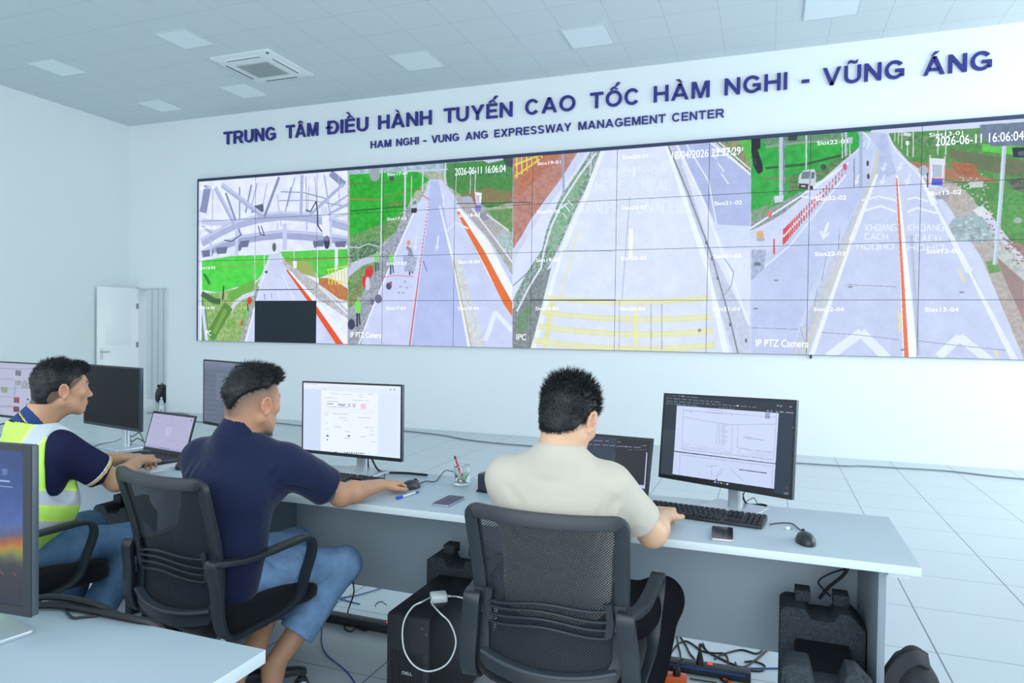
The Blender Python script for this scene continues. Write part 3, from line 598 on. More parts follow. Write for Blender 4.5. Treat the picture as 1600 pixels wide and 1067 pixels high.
pt.poly([(610, 75), (1400, 30), (1400, 700), (1174, 600), (1040, 420), (880, 300), (760, 240), (690, 190), (620, 110)], (70, 140, 66), (104, 150, 88), 8)
pt.poly([(640, 90), (1174, 66), (1174, 110), (760, 130)], (70, 120, 70), (120, 160, 110), 6)
pt.poly([(860, 140), (1174, 190), (1174, 260), (1000, 230), (860, 175)], (120, 112, 90), (90, 120, 70), 5); pt.poly([(1000, 120), (1174, 130), (1174, 170), (1000, 150)], (90, 190, 70), (110, 200, 80), 6)
pt.poly([(690, 190), (780, 200), (960, 240), (1080, 280), (900, 280), (760, 240)], (184, 112, 80), (150, 130, 100), 5); pt.poly([(860, 195), (960, 200), (1000, 260), (900, 250)], (190, 110, 70), (150, 100, 70), 4)
pt.poly([(740, 260), (790, 300), (860, 380), (1000, 600), (1180, 1030), (1400, 1060), (1400, 900), (1174, 760), (1060, 560), (1030, 480), (960, 340), (880, 280)], (196, 184, 180), (176, 166, 160), 6)
pt.poly([(1040, 540), (1174, 680), (1174, 860), (1100, 700)], (172, 130, 128), (150, 140, 136), 4); pt.poly([(1090, 515), (1174, 540), (1300, 600), (1300, 640), (1174, 600)], (150, 110, 110), (180, 150, 140), 4)
pt.poly([(1062, 500), (1174, 600), (1300, 740), (1300, 820), (1174, 690), (1060, 590)], (176, 180, 178), (206, 208, 204), 6); pt.line([(1062, 500), (1174, 600), (1300, 730)], 12, (214, 218, 232))
pt.poly([(860, 460), (880, 430), (950, 410), (1000, 425), (1050, 480), (1050, 520), (980, 535), (880, 510)], (176, 194, 198), (150, 170, 178), 3)
rg = np.random.default_rng(9)
for i in range(150):
    x_, y_ = 865+180*rg.random(), 425+100*rg.random()
    if y_ < 470-abs(x_-940)*-.0 - 50*math.exp(-((x_-950)/60)**2)+10: continue
    pt.dot((x_, y_), 7+4*rg.random(), 4+3*rg.random(), tuple(int(v) for v in np.array((190, 208, 214))*(0.75+0.3*rg.random())))
pt.poly([(960, 395), (1000, 375), (1040, 415), (1030, 430), (985, 420)], (222, 226, 230))
for i in range(60): x_, y_ = 880+150*rg.random(), 240+130*rg.random(); pt.dot((x_, y_), 4, 3, (206, 214, 216) if rg.random() > .4 else (150, 140, 130))
for i in range(70): x_ = 1000+170*rg.random(); pt.dot((x_, 330+(x_-1000)*1.5+80*rg.random()), 5, 3, (210, 196, 200) if rg.random() > .5 else (150, 110, 110))
pt.poly([(1060, 320), (1174, 300), (1174, 490), (1100, 500), (1040, 400)], (70, 150, 66), (110, 160, 90), 5); pt.poly([(945, 275), (1005, 272), (1005, 300), (948, 302)], (196, 204, 200)); pt.dot((1148, 438), 18, 13, (170, 176, 180)); pt.poly([(1100, 270), (1174, 260), (1174, 320), (1130, 310)], (110, 116, 100), (70, 80, 70), 4)
pt.poly([(1015, 610), (1060, 600), (1080, 650), (1030, 660)], (96, 160, 84), (130, 160, 100), 3)
pt.line([(740, 250), (800, 370), (945, 650), (1140, 1030)], 9, (238, 240, 252), w2=24)
pt.line([(610, 85), (640, 150), (740, 250)], 5, (236, 238, 250)); pt.line([(505, 72), (532, 100), (520, 140)], 5, (236, 238, 250))
pt.line([(36, 470), (300, 300), (440, 200)], 7, (238, 240, 252)); pt.line([(36, 680), (200, 540), (430, 250)], 6, (232, 234, 248)); pt.line([(36, 545), (180, 540)], 5, (222, 226, 244))
for i in range(26):
    t = i/25; u = t**1.35; x_, y0_ = 172+u*258, 540-u*300; h_ = 66-u*36
    pt.line([(x_, y0_-h_), (x_-1, y0_)], 6-3.4*u, (212, 74, 78)); pt.line([(x_, y0_-h_*.62), (x_, y0_-h_*.45)], 6-3.4*u, (240, 220, 224))
pt.line([(132, 515), (132, 580)], 6, (212, 74, 78)); pt.dot((427, 215), 9, 14, (214, 90, 110))
for a, wd in (((350, 470), 12), ((592, 210), 6), ((588, 262), 7), ((660, 208), 6), ((693, 262), 8), ((480, 262), 7)): pt.line([(a[0]+wd*.8, a[1]-wd*2.0), (a[0]-wd, a[1]+wd*2.6)], wd*.9, (234, 237, 252)); pt.line([(a[0]-wd*2, a[1]+wd*1.2), (a[0]-wd, a[1]+wd*3.4), (a[0]+wd*.8, a[1]+wd*1.8)], wd*.7, (234, 237, 252))
for L_, wd in (([(500, 355), (570, 338), (640, 355)], 8), ([(508, 398), (575, 378), (640, 402)], 9), ([(690, 350), (725, 342), (770, 358)], 8), ([(690, 402), (728, 386), (808, 408)], 9), ([(360, 1005), (495, 905), (600, 1010)], 36), ([(820, 1005), (905, 925), (1035, 1025)], 34), ([(250, 340), (300, 345), (330, 330)], 7)): pt.line(L_, wd, (234, 238, 253))
def marks(seq, x0, y0, dx, h, c=(236, 238, 252), wd=4):
    G = {'K': [(0, 0, 0, 1), (0, .5, .7, 0), (0, .5, .7, 1)], 'H': [(0, 0, 0, 1), (.7, 0, .7, 1), (0, .5, .7, .5)], 'O': [(0, 0, .7, 0), (.7, 0, .7, 1), (.7, 1, 0, 1), (0, 1, 0, 0)], 'A': [(0, 1, .35, 0), (.35, 0, .7, 1), (.15, .6, .55, .6)], 'N': [(0, 1, 0, 0), (0, 0, .7, 1), (.7, 1, .7, 0)], 'G': [(.7, 0, 0, 0), (0, 0, 0, 1), (0, 1, .7, 1), (.7, 1, .7, .5), (.7, .5, .4, .5)], 'C': [(.7, 0, 0, 0), (0, 0, 0, 1), (0, 1, .7, 1)]}
    for i, ch in enumerate(seq):
        for (a, b2, c2, d) in G.get(ch, []):
            pt.line([(x0+(i+a)*dx, y0+b2*h), (x0+(i+c2)*dx, y0+d*h)], wd, c)
marks('KHOANG', 515, 455, 22, 26); marks('CACH', 512, 492, 25, 24); marks('KHOANG', 690, 455, 26, 26); marks('CACH', 722, 500, 28, 26); marks('HOOHO', 478, 535, 32, 22); marks('HOHO', 690, 540, 40, 22)
crop(790, 190, .3562); marks('GNAOHK', 340, 350, 27, 50, wd=5); marks('GNAOHK', 580, 345, 37, 55, wd=5); marks('HCAC', 395, 262, 34, 38); marks('HCAC', 600, 258, 34, 42); marks('HOKHO', 400, 208, 30, 28, wd=3); marks('NHGNAOHK', 500, 196, 28, 28, wd=3)
crop(1160, 180, .3748)
pt.line([(655, 820), (658, 905)], 14, (236, 230, 160), alpha=.7); pt.line([(905, 640), (925, 700)], 14, (228, 226, 180), alpha=.7); pt.line([(1055, 980), (1065, 1010)], 14, (236, 230, 160), alpha=.7)
for L_ in ([(36, 885), (230, 892)], [(330, 905), (480, 915), (650, 935)], [(735, 940), (860, 955), (1100, 980)], [(430, 705), (640, 715)]): pt.line(L_, 2.5, (130, 136, 156), alpha=.8)
for x_, y_ in ((140, 688), (55, 806), (915, 738), (450, 715), (668, 978)): pt.dot((x_, y_), 11, 4, (140, 145, 160))
pt.poly([(36, 560), (100, 560), (90, 640), (36, 690)], (190, 196, 222), (160, 168, 200), 6); pt.dot((62, 620), 16, 8, (110, 116, 140)); pt.poly([(60, 482), (86, 482), (90, 510), (60, 515)], (222, 176, 120)); pt.dot((76, 518), 18, 8, (180, 178, 180))
# poles, gantry, gate booth, van
for x_, y0_, y1_, w_, c in ((164, 82, 335, 22, (190, 198, 214)), (172, 82, 335, 6, (120, 130, 150)), (266, 78, 225, 6, (206, 212, 220)), (431, 70, 170, 9, (190, 196, 214)), (416, 74, 180, 4, (214, 218, 224)), (494, 66, 300, 13, (168, 180, 210)), (466, 180, 300, 3, (100, 110, 130)), (448, 120, 170, 4, (214, 218, 224)), (712, 55, 175, 4, (220, 222, 220)), (688, 110, 170, 4, (220, 222, 226)), (815, 50, 165, 4, (220, 224, 224)), (848, 50, 165, 5, (210, 214, 220)), (665, 60, 140, 3, (220, 222, 220)), (635, 60, 110, 3, (220, 222, 220)), (650, 60, 120, 3, (220, 222, 220))): pt.line([(x_, y0_), (x_, y1_)], w_, c)
pt.line([(1092, 130), (1076, 360), (1052, 620)], 16, (190, 202, 222)); pt.line([(1088, 130), (1072, 360), (1048, 620)], 5, (214, 224, 238))
pt.poly([(990, 40), (1300, 20), (1300, 120), (1040, 130), (990, 90)], (120, 134, 156), (104, 116, 140), 12); pt.poly([(1124, 135), (1240, 130), (1240, 175), (1130, 175)], (38, 46, 58)); pt.poly([(1150, 150), (1230, 148), (1230, 166), (1150, 168)], (90, 98, 112))
pt.poly([(438, 92), (460, 90), (458, 118), (438, 118)], (190, 196, 210)); pt.dot((688, 116), 8, 10, (244, 246, 250)); pt.poly([(672, 72), (705, 76), (700, 88), (672, 86)], (230, 230, 236)); pt.line([(650, 80), (700, 84)], 4, (220, 190, 190))
pt.poly([(132, 335), (172, 333), (170, 360), (134, 366)], (210, 216, 230)); pt.dot((114, 412), 9, 16, (222, 110, 120)); pt.line([(130, 340), (110, 420)], 4, (210, 140, 140))
pt.poly([(236, 250), (256, 228), (300, 224), (306, 240), (306, 290), (284, 306), (240, 306), (232, 290)], (206, 210, 220)); pt.poly([(250, 236), (282, 234), (278, 264), (244, 266)], (110, 130, 140)); pt.poly([(287, 236), (302, 238), (300, 262), (286, 266)], (96, 112, 124)); pt.poly([(234, 284), (276, 286), (272, 310), (236, 306)], (60, 62, 74)); pt.dot((288, 302), 7, 9, (50, 52, 62)); pt.poly([(246, 292), (262, 293), (262, 299), (246, 298)], (230, 230, 236))
pt.poly([(36, 92), (76, 92), (74, 140), (62, 142), (84, 205), (84, 235), (66, 246), (46, 210), (38, 150)], (32, 34, 44)); pt.line([(50, 180), (56, 210)], 3, (90, 90, 110))
pt.poly([(190, 85), (228, 82), (228, 105), (190, 106)], (52, 68, 66)); pt.dot((338, 215), 12, 12, (60, 80, 70)); pt.dot((522, 200), 5, 12, (60, 62, 80)); pt.dot((525, 255), 6, 12, (90, 76, 70))
pt.poly([(780, 178), (845, 182), (838, 296), (782, 300)], (242, 242, 250)); pt.poly([(792, 205), (834, 207), (832, 260), (792, 260)], (176, 190, 204)); pt.poly([(790, 264), (838, 266), (836, 294), (788, 292)], (84, 96, 214)); pt.line([(783, 165), (780, 295)], 6, (226, 190, 196)); pt.line([(845, 170), (838, 290)], 6, (226, 190, 196)); pt.line([(788, 264), (838, 265)], 4, (220, 70, 90)); pt.poly([(780, 180), (845, 184), (843, 206), (782, 204)], (226, 230, 240)); pt.poly([(772, 296), (858, 300), (856, 322), (776, 318)], (206, 208, 214)); pt.poly([(800, 320), (862, 322), (860, 350), (808, 350)], (160, 160, 170)); pt.dot((755, 230), 20, 22, (176, 186, 200)); pt.line([(772, 240), (772, 300)], 5, (70, 72, 84))
pt.a *= np.array((.955, .985, 1.0), np.float32); pt.rng = np.random.default_rng(8)
for cell_, am in ((5, .045), (26, .05)): pt.a *= (1-am/2+am*pt.noise(TH, TW, cell_))[..., None]
pt.a[:] = np.clip(pt.a, 0, 1)
wall_im = pt.image('road_camera_pictures')
m_wallscr = screen_mat('video_wall_picture', wall_im, 0.78)
m_bez = mat('display_bezel', '20283a', 0.4); m_off = mat('display_off', '252e37', 0.35, spec=0.3, noise=0.02)
vw = empty('video_wall', (VW/2, 0.05, VZ0), 0, 'long video wall of thin-edged displays showing four road camera pictures on the back wall', 'video wall')
off = np.array(vw.location)
for r_ in range(NR):
    for c_ in range(NC):
        x0, x1, z0, z1 = c_*PWD, (c_+1)*PWD, VZ0+r_*PHT, VZ0+(r_+1)*PHT
        dark = (c_ == 1 and r_ == 0); e = 0.0028
        b = MB().box(((x0+x1)/2, 0.0265, (z0+z1)/2), (PWD-0.0008, 0.047, PHT-0.0008), mi=0)
        b.add([(x0+e, 0.0020, z0+e), (x1-e, 0.0020, z0+e), (x1-e, 0.0020, z1-e), (x0+e, 0.0020, z1-e)], [[0, 1, 2, 3]], 1)
        o = b.build('display_panel', [m_bez, m_off if dark else m_wallscr], vw, off=off, merge=False)
        me = o.data; u = me.uv_layers.new(name='UVMap')
        for li, lp in enumerate(me.loops):
            co = me.vertices[lp.vertex_index].co; u.data[li].uv = ((co.x+off[0])/VW, (co.z+off[2]-VZ0)/VH)
        if dark: o['label'] = 'black switched off display panel in the bottom row'
b = MB().box((VW/2, 0.020, VZ0+VH+0.020), (VW+0.03, 0.06, 0.040)).box((-0.008, 0.020, VZ0+VH/2), (0.014, 0.06, VH)).box((VW+0.008, 0.020, VZ0+VH/2), (0.014, 0.06, VH))
b.build('frame', mat('video_wall_frame', '2c3a5c', 0.45), vw, off=off)
p = aty(1267, 560, 0.0); MB().box((p[0], 0.03, VZ0-0.02), (0.022, 0.02, 0.045)).build('bracket', mat('dark_blue_plastic', '1f2c48', 0.5), vw, off=off)
# captions burnt into the pictures
m_cap = mat('caption_white', 'f2f4ff', 0.6, emit='f2f4ff', estr=0.78)
def caption(txt, x0, y0, x1, h, depth=0.0012, bold=0.0):
    # lower-left corner at pixel (x0, y0), right end at x1, capital height h (metres) on the wall
    A = aty(x0, y0, 0.0); B = aty(x1, y0, 0.0); co, fs = text_mesh(txt, 1.0, 0.0, bold-.008); w0, w1 = co[:, 0].min(), co[:, 0].max(); ch = 0.73
    P = np.stack([A[0]+(co[:, 0]-w0)*(B[0]-A[0])/(w1-w0), np.full(len(co), -depth), A[2]+co[:, 1]/ch*h], 1)-off
    MB().add(P, fs).build('caption', m_cap, vw)
caption('2026-06-11 16:06:04', 711, 274, 790, 0.105); caption('18/04/2026 22:27:29', 1050, 249, 1157, 0.10); caption('2026-06-11 16:06:04', 1462, 228, 1599, 0.105)
caption('IP PTZ Camera', 548, 527, 596, 0.085); caption('IPC', 807, 531, 822, 0.085); caption('IP PTZ Camera', 1181, 541, 1263, 0.09); caption('PC', 322, 524, 330, 0.085)
for s_, c_ in (('16', 0), ('17', 3), ('18', 4), ('19', 5), ('20', 6), ('21', 7), ('22', 8), ('13', 9)):
    for r_ in range(4):
        if s_ == '18' and r_ == 0: continue
        z = VZ0+(3-r_)*PHT+PHT*0.80; x = c_*PWD+PWD*0.06
        if s_ == '16': x = 0.03
        co, fs = text_mesh('Slot%s-0%d' % (s_, r_+1), 1.0, 0.0, -.012); w0, w1 = co[:, 0].min(), co[:, 0].max()
        P = np.stack([x+(co[:, 0]-w0)*0.32/(w1-w0), np.full(len(co), -0.0010), z+co[:, 1]/0.73*0.046], 1)-off
        MB().add(P, fs).build('caption', m_cap, vw)
# ------------------------------------------------------------------ desks
m_desk = mat('desk_laminate', 'adbcc5', 0.38, noise=0.01, nscale=3)
m_edge = mat('desk_edge_band', 'd3dfe4', 0.4); m_panel = mat('desk_panel_grey', 'a9b9c4', 0.5, noise=0.015, nscale=2)
m_side = mat('desk_side_grey', '84929d', 0.5)
DZT = 0.75
def desk(x0, x1, y0, y1, label, group=None, panels=True, thick=0.028, topmat=None):
    cx, cy = (x0+x1)/2, (y0+y1)/2; r = empty('desk', (cx, cy, 0), 0, label, 'desk', group); w_, d_ = x1-x0, y1-y0
    b = MB().box((0, 0, DZT-thick/2), (w_, d_, thick)); o = b.build('desktop', [topmat or m_desk, m_edge], r, bevel=0.0015)
    for p in o.data.polygons:
        if abs(p.normal.z) < 0.6: p.material_index = 1
    if panels:
        for s_ in (-1, 1): MB().box((s_*(w_/2-0.098), 0.01, (DZT-thick)/2), (0.022, d_-0.07, DZT-thick)).build('side_panel', [m_side], r, bevel=0.001)
        MB().box((0, d_/2-0.045, (DZT-thick+0.18)/2), (w_-0.20, 0.018, DZT-thick-0.18)).build('modesty_panel', m_panel, r, bevel=0.001)
        for s_ in (-1, 1): MB().box((s_*(w_/2-0.055), -d_/2+0.06, DZT-thick-0.012), (0.06, 0.05, 0.022)).build('bracket', m_edge, r, bevel=0.003)
    return r
desk(6.364, 9.164, -6.503, -5.885, 'long grey desk with white edge behind the man in the cream shirt', 'grey desks of the long row')
desk(3.56, 6.363, -6.503, -5.885, 'long grey desk under the laptop of the man in the yellow-green vest', 'grey desks of the long row')
desk(5.3, 7.704, -8.36, -7.662, 'pale desk in the near left corner of the photo carrying the sunset-screen monitor', thick=0.03, topmat=mat('desk_laminate_pale', 'acbdc6', 0.38))

# ------------------------------------------------------------------ monitors
m_blk = mat('monitor_black_plastic', '1c2127', 0.42); m_bk2 = mat('monitor_edge_grey', '4a5560', 0.4, 0.2); m_alu = mat('monitor_stand_silver', 'bcc7ce', 0.32, 0.55, noise=0.01)
m_glass = mat('dark_screen', '0e1115', 0.45, spec=0.15)
def head_axes(yaw, tilt, roll):
    a, t, ro = map(math.radians, (yaw, tilt, roll)); X = V(math.cos(a), math.sin(a), 0); N = V(math.sin(a), -math.cos(a), 0); Z = V(0, 0, 1)
    Z2 = math.cos(t)*Z-math.sin(t)*N; N2 = math.cos(t)*N+math.sin(t)*Z
    return math.cos(ro)*X+math.sin(ro)*Z2, -math.sin(ro)*X+math.cos(ro)*Z2, N2
def plane_xf(c, X, Z, N, W, H, pw, ph, crop_):
    x0, y0, s = crop_
    def f(px, py):
        v = ray(x0+px*s, y0+py*s); t = ((c-CAM)@N)/(v@N); p = CAM+v*t-c
        return ((p@X)/W+0.5)*pw, (0.5-(p@Z)/H)*ph
    return f
def monitor(c, yaw, tilt, roll, base, W, H, label, painter=None, crop_=None, bez=(0.008, 0.008, 0.008, 0.016), base_yaw=None, bd=(0.22, 0.18), group='desk monitors', strength=0.82, bcol=None):
    c = np.array(c, float); X, Z, N = head_axes(yaw, tilt, roll); by = math.radians(yaw if base_yaw is None else base_yaw)
    r = empty('monitor', (base[0], base[1], DZT), 0, label, 'monitor', group); B = V(base[0], base[1], DZT); R = np.stack([X, -N, Z], 1)
    MB().box(c-N*0.009-B, (W, 0.018, H), R).build('housing', bcol or m_bk2, r, bevel=0.003)
    MB().box(c-N*0.022-B, (W*0.62, 0.02, H*0.6), R).build('back_cover', m_blk, r, bevel=0.006)
    b = MB(); l, rr, t, bt = bez
    for (dx, dz, sx, sz) in ((-W/2+l/2, 0, l, H), (W/2-rr/2, 0, rr, H), (0, H/2-t/2, W-l-rr, t), (0, -H/2+bt/2, W-l-rr, bt)):
        b.box(c+X*dx+Z*dz+N*0.0006-B, (sx, 0.0022, sz), R)
    b.build('bezel', m_blk, r)
    sw, sh = W-l-rr, H-t-bt; sc_ = c+X*(l-rr)/2+Z*(bt-t)/2+N*0.0006
    P = [sc_-B+X*sx*sw/2+Z*sz*sh/2 for sx, sz in ((-1, -1), (1, -1), (1, 1), (-1, 1))]; UV = [(0, 0), (1, 0), (1, 1), (0, 1)]
    if painter:
        p_ = Paint(900, 510, (0.1, 0.1, 0.1)); 
        if crop_: p_.xf = plane_xf(sc_, X, Z, N, sw, sh, 900, 510, crop_)
        painter(p_); quad_uv('screen', P, UV, screen_mat('monitor_picture', p_.image('monitor_picture'), strength), r)
    else: quad_uv('screen', P, UV, m_glass, r)
    Rb = rotz(by); top = c-N*0.035-B
    pb = V(0, 0, 0.008)
    b = MB(); prof = rrect(0.052, 0.028, 0.012)
    hx, hy = float(top[0]), float(top[1])
    # upright column, then a short arm to the back of the head
    for z0, z1 in ((0.006, max(top[2], 0.1)+0.02),):
        P0 = [(Rb[:2, :2]@np.array(q)) for q in rrect(0.055, 0.03, 0.012)]; b.prism([tuple(q) for q in P0], 2, z0, z1, 0, True)
    b.build('stand_column', m_alu, r)
    v = top-V(0, 0, top[2]); L_ = np.linalg.norm(v)+0.01
    MB().sweep([V(0, 0, top[2]), top], rrect(0.07, 0.07, 0.01), 0).build('stand_hinge', m_alu, r)
    P0 = [tuple(Rb[:2, :2]@(np.array(q)+np.array((0, -0.015)))) for q in rrect(bd[0], bd[1], 0.012)]
    b = MB().prism(P0, 2, 0.0, 0.010, 0, False); b.build('stand_base', m_alu, r, bevel=0.002)
    return r
def doc_lines(p, rows, c, rng, X0, X1, h=2.4, slope=0.0):
    for y in rows:
        x = X0
        while x < X1:
            L_ = 6+rng.random()*26
            if rng.random() < .75: p.line([(x, y+slope*(x-X0)), (min(x+L_, X1), y+slope*(min(x+L_, X1)-X0))], h, c)
            x += L_+5
def paint_right(p):
    rng = np.random.default_rng(11); p.a[:] = lin2((42, 52, 62))
    p.poly([(50, 830), (1240, 1010), (1240, 900), (60, 700)], (28, 34, 42)); p.poly([(50, 400), (210, 400), (170, 840), (40, 840)], (52, 64, 76)); p.poly([(1100, 250), (1280, 250), (1250, 1010), (1060, 980)], (42, 56, 72))
    for y0, y1, xa, xb in ((95, 118, 135, 385), (122, 158, 120, 570), (148, 205, 120, 920), (170, 190, 120, 400)):
        x = xa
        while x < xb:
            L_ = 12+rng.random()*50; s = (y1-y0)/(xb-xa); p.line([(x, y0+(x-xa)*s), (x+L_, y0+(x+L_-xa)*s)], 6, (120, 132, 148)); x += L_+14
    for x in (590, 620, 650, 680, 710): p.dot((x, 205+(x-590)*.05), 8, 4, (120, 132, 148))
    for x, y in ((1098, 190), (1125, 194), (1210, 200), (1010, 234), (1042, 238), (1088, 243), (1120, 244), (1140, 246)): p.dot((x, y), 10, 6, (150, 160, 176))
    p.line([(1165, 248), (1235, 254)], 6, (160, 170, 185)); p.dot((1232, 382), 4, 6, (180, 188, 200))
    p.poly([(212, 188), (1106, 255), (1078, 696), (188, 586)], (197, 209, 238)); p.poly([(186, 594), (1077, 702), (1064, 920), (172, 790)], (193, 205, 236))
    g = (132, 142, 170)
    for L_ in ([(270, 195), (252, 570), (1060, 665), (1084, 270)], [(272, 230), (1080, 292)], [(270, 288), (430, 320), (570, 340), (690, 356)], [(690, 356), (1080, 352)], [(690, 250), (694, 280)], [(480, 225), (610, 235), (608, 262), (478, 250)], [(570, 350), (555, 540)], [(700, 360), (690, 600)], [(750, 365), (740, 560)], [(250, 548), (690, 602)], [(740, 560), (1055, 600)], [(240, 620), (232, 790)], [(240, 620), (1052, 722), (1046, 912)], [(520, 720), (512, 828)], [(465, 722), (560, 715)], [(622, 740), (560, 828)], [(608, 735), (548, 815)], [(680, 740), (790, 850)], [(410, 765), (408, 790)]): p.line(L_, 2.6, g)
    for i in range(22): y = 352+i*8.5; p.line([(600, y), (600+30+rng.random()*36, y+3)], 2.5, (150, 160, 188)); p.line([(578, y), (588, y+1)], 3, (150, 160, 188))
    p.line([(790, 462), (870, 470)], 2.5, g); p.line([(810, 474), (980, 492)], 5, (140, 150, 176)); doc_lines(p, [522, 536, 550, 564, 578], (165, 174, 202), rng, 262, 660, 3, .12); doc_lines(p, [568, 582, 596, 610, 622, 634], (160, 170, 198), rng, 740, 1050, 3, .11)
    for i in range(9): p.line([(985, 252+i*6), (1028, 255+i*6)], 3, (90, 100, 128))
    p.line([(758, 750), (1000, 782)], 7, (60, 66, 84)); p.dot((332, 243), 6, 6, g); p.dot((560, 838), 8, 6, (30, 30, 40))
    for x, y, c in ((546, 862, (190, 210, 240)), (572, 868, (110, 160, 230)), (600, 873, (230, 210, 120)), (628, 877, (90, 100, 130)), (654, 881, (235, 235, 240))): p.dot((x, y), 9, 9, c)
    p.dot((1177, 912), 8, 8, (150, 60, 60)); p.line([(1152, 952), (1190, 958)], 4, (170, 180, 195)); p.line([(1150, 964), (1190, 970)], 4, (170, 180, 195)); p.dot((265, 106), 7, 6, (200, 208, 220)); p.dot((745, 190), 8, 6, (220, 226, 235))
def lin2(c): return np.array(c, np.float32)/255
def paint_centre(p):
    rng = np.random.default_rng(12); p.a[:] = lin2((216, 226, 246)); p.poly([(95, 160), (300, 170), (290, 850), (90, 850)], (199, 213, 238)); p.poly([(930, 215), (1150, 225), (1140, 900), (925, 880)], (211, 222, 243))
    p.poly([(300, 172), (932, 215), (925, 890), (290, 850)], (226, 235, 250)); p.poly([(90, 85), (1160, 130), (1160, 160), (90, 130)], (224, 230, 248)); p.poly([(90, 830), (1150, 910), (1150, 940), (90, 860)], (205, 226, 244))
    c = (166, 172, 190)
    for (x0, x1, y) in ((400, 490, 210), (540, 640, 220), (720, 765, 225), (820, 880, 218), (350, 480, 258), (720, 770, 250), (640, 770, 285), (790, 830, 290), (360, 490, 298), (340, 600, 355), (420, 600, 435), (500, 580, 480), (700, 850, 478), (550, 600, 510), (440, 520, 580), (560, 620, 635), (780, 880, 588), (840, 885, 625), (840, 885, 668), (550, 620, 708), (730, 790, 690), (850, 910, 748), (330, 380, 430), (340, 372, 455), (350, 378, 540), (350, 378, 602), (350, 378, 660), (120, 260, 102), (310, 350, 160)): p.line([(x0, y), (x1, y+(x1-x0)*.05)], 5, c)
    for (x0, x1, y) in ((360, 435, 325), (480, 570, 330), (495, 560, 345), (595, 625, 330), (645, 680, 332), (595, 625, 352), (645, 680, 355)): p.line([(x0, y), (x1, y+3)], 11, (150, 156, 172))
    for y in (332, 345, 360, 375): p.line([(738, y), (795, y+2)], 9, (236, 168, 186))
    p.dot((368, 683), 16, 8, (60, 64, 80)); p.dot((605, 683), 16, 8, (60, 64, 80)); p.dot((366, 725), 7, 9, (90, 94, 110)); p.line([(335, 380), (880, 400)], 3, (196, 203, 220)); p.line([(335, 410), (880, 430)], 3, (200, 207, 224))
    for i, x in enumerate(range(560, 780, 26)): p.dot((x, 868+(x-560)*.05), 9, 9, (90, 100, 120) if i % 2 else (120, 150, 200))
    p.dot((460, 860), 12, 6, (60, 170, 160)); p.dot((1067, 166), 6, 9, (90, 96, 110)); p.dot((1110, 168), 6, 9, (90, 96, 110))
def paint_left(p):     # crop (0,540) scale .15
    rng = np.random.default_rng(13); p.a[:] = lin2((168, 172, 196)); c = (128, 132, 156)
    for y, xb in ((240, 350), (345, 140), (440, 200), (530, 200), (625, 140), (635, 130)): p.line([(-420, y-12), (xb, y+6)], 5, c)
    for x, y, s, a, b_ in ((190, 285, 30, (88, 92, 106), (120, 124, 138)), (185, 388, 28, (200, 204, 216), (70, 74, 90)), (266, 405, 44, (90, 96, 108), (190, 196, 208)), (45, 458, 32, (70, 100, 70), (170, 190, 150)), (172, 568, 30, (160, 70, 84), (90, 60, 74)), (170, 662, 30, (120, 50, 84), (80, 40, 64)), (290, 560, 10, (60, 60, 70), (90, 90, 100)), (286, 615, 14, (80, 110, 150), (120, 150, 180)), (-120, 300, 34, (90, 96, 108), (150, 150, 160)), (-200, 480, 34, (120, 90, 80), (150, 150, 160))): p.poly([(x-s, y-s), (x+s, y-s+4), (x+s, y+s), (x-s, y+s-4)], a, b_, 5)
    for y in range(200, 720, 34): doc_lines(p, [y], (140, 144, 168), rng, -420, 120, 3); doc_lines(p, [y+8], (150, 154, 178), rng, 220, 330, 3)
def paint_faded(p):    # crop (180,530) scale .281: oblique grey screen
    rng = np.random.default_rng(14); p.a[:] = lin2((92, 103, 122))
    for y in range(125, 470, 9): p.line([(470, y), (1100, y+60)], 3, (100, 112, 132) if (y//9) % 3 else (84, 94, 112))
    for y in range(190, 340, 12): p.line([(560, y), (640, y+8)], 3, (124, 136, 156))
    for i in range(20): p.poly([(482, 110+i*3), (1100, 170+i*3), (1100, 176+i*3), (482, 116+i*3)], (112-i, 124-i, 146-i))
def paint_sunset(p):
    H, W = p.h, p.w; yy = np.linspace(0, 1, H)[:, None]; xx = np.linspace(0, 1, W)[None]; n = p.noise(H, W, 90)
    stops = [(0, (38, 62, 116)), (.3, (52, 78, 140)), (.45, (70, 92, 152)), (.52, (84, 84, 118)), (.56, (150, 84, 50)), (.60, (170, 120, 48)), (.635, (120, 126, 60)), (.67, (84, 90, 70)), (.72, (48, 52, 56)), (.8, (48, 44, 50)), (1, (34, 40, 56))]
    v = yy+(n-.5)*0.10-0.02; ys = [s[0] for s in stops]
    for k in range(3): p.a[..., k] = np.interp(v, ys, [s[1][k]/255 for s in stops])
    p.a *= (0.92+0.16*p.noise(H, W, 14))[..., None]
    for x, y, w_, h_, c in ((.90, .20, .035, .006, (150, 165, 205)), (.90, .235, .05, .004, (120, 138, 185)), (.91, .14, .012, .02, (84, 110, 165))): p.poly([((x-w_)*W, (y-h_)*H), ((x+w_)*W, (y-h_)*H), ((x+w_)*W, (y+h_)*H), ((x-w_)*W, (y+h_)*H)], c, raw=True)
    for i in range(12):
        x = p.rng.random()*W; y = (.78+.15*p.rng.random())*H; p.line([(x, y), (x+14, y+10)], 4, (120, 76, 60))
monitor((8.553, -6.015, 1.018), -31.6, 7, 2.2, (8.605, -5.985), 0.61, 0.36, 'black monitor at the right end of the desk row showing two drawing sheets', paint_right, (1020, 600, .178), base_yaw=-20)
monitor((6.855, -6.045, 1.010), -6.3, 1.1, 0.9, (6.885, -5.985), 0.60, 0.353, 'thin-edged monitor showing a bright white document beside the man in navy', paint_centre, (460, 585, .1406), base_yaw=-6, bd=(0.26, 0.18))
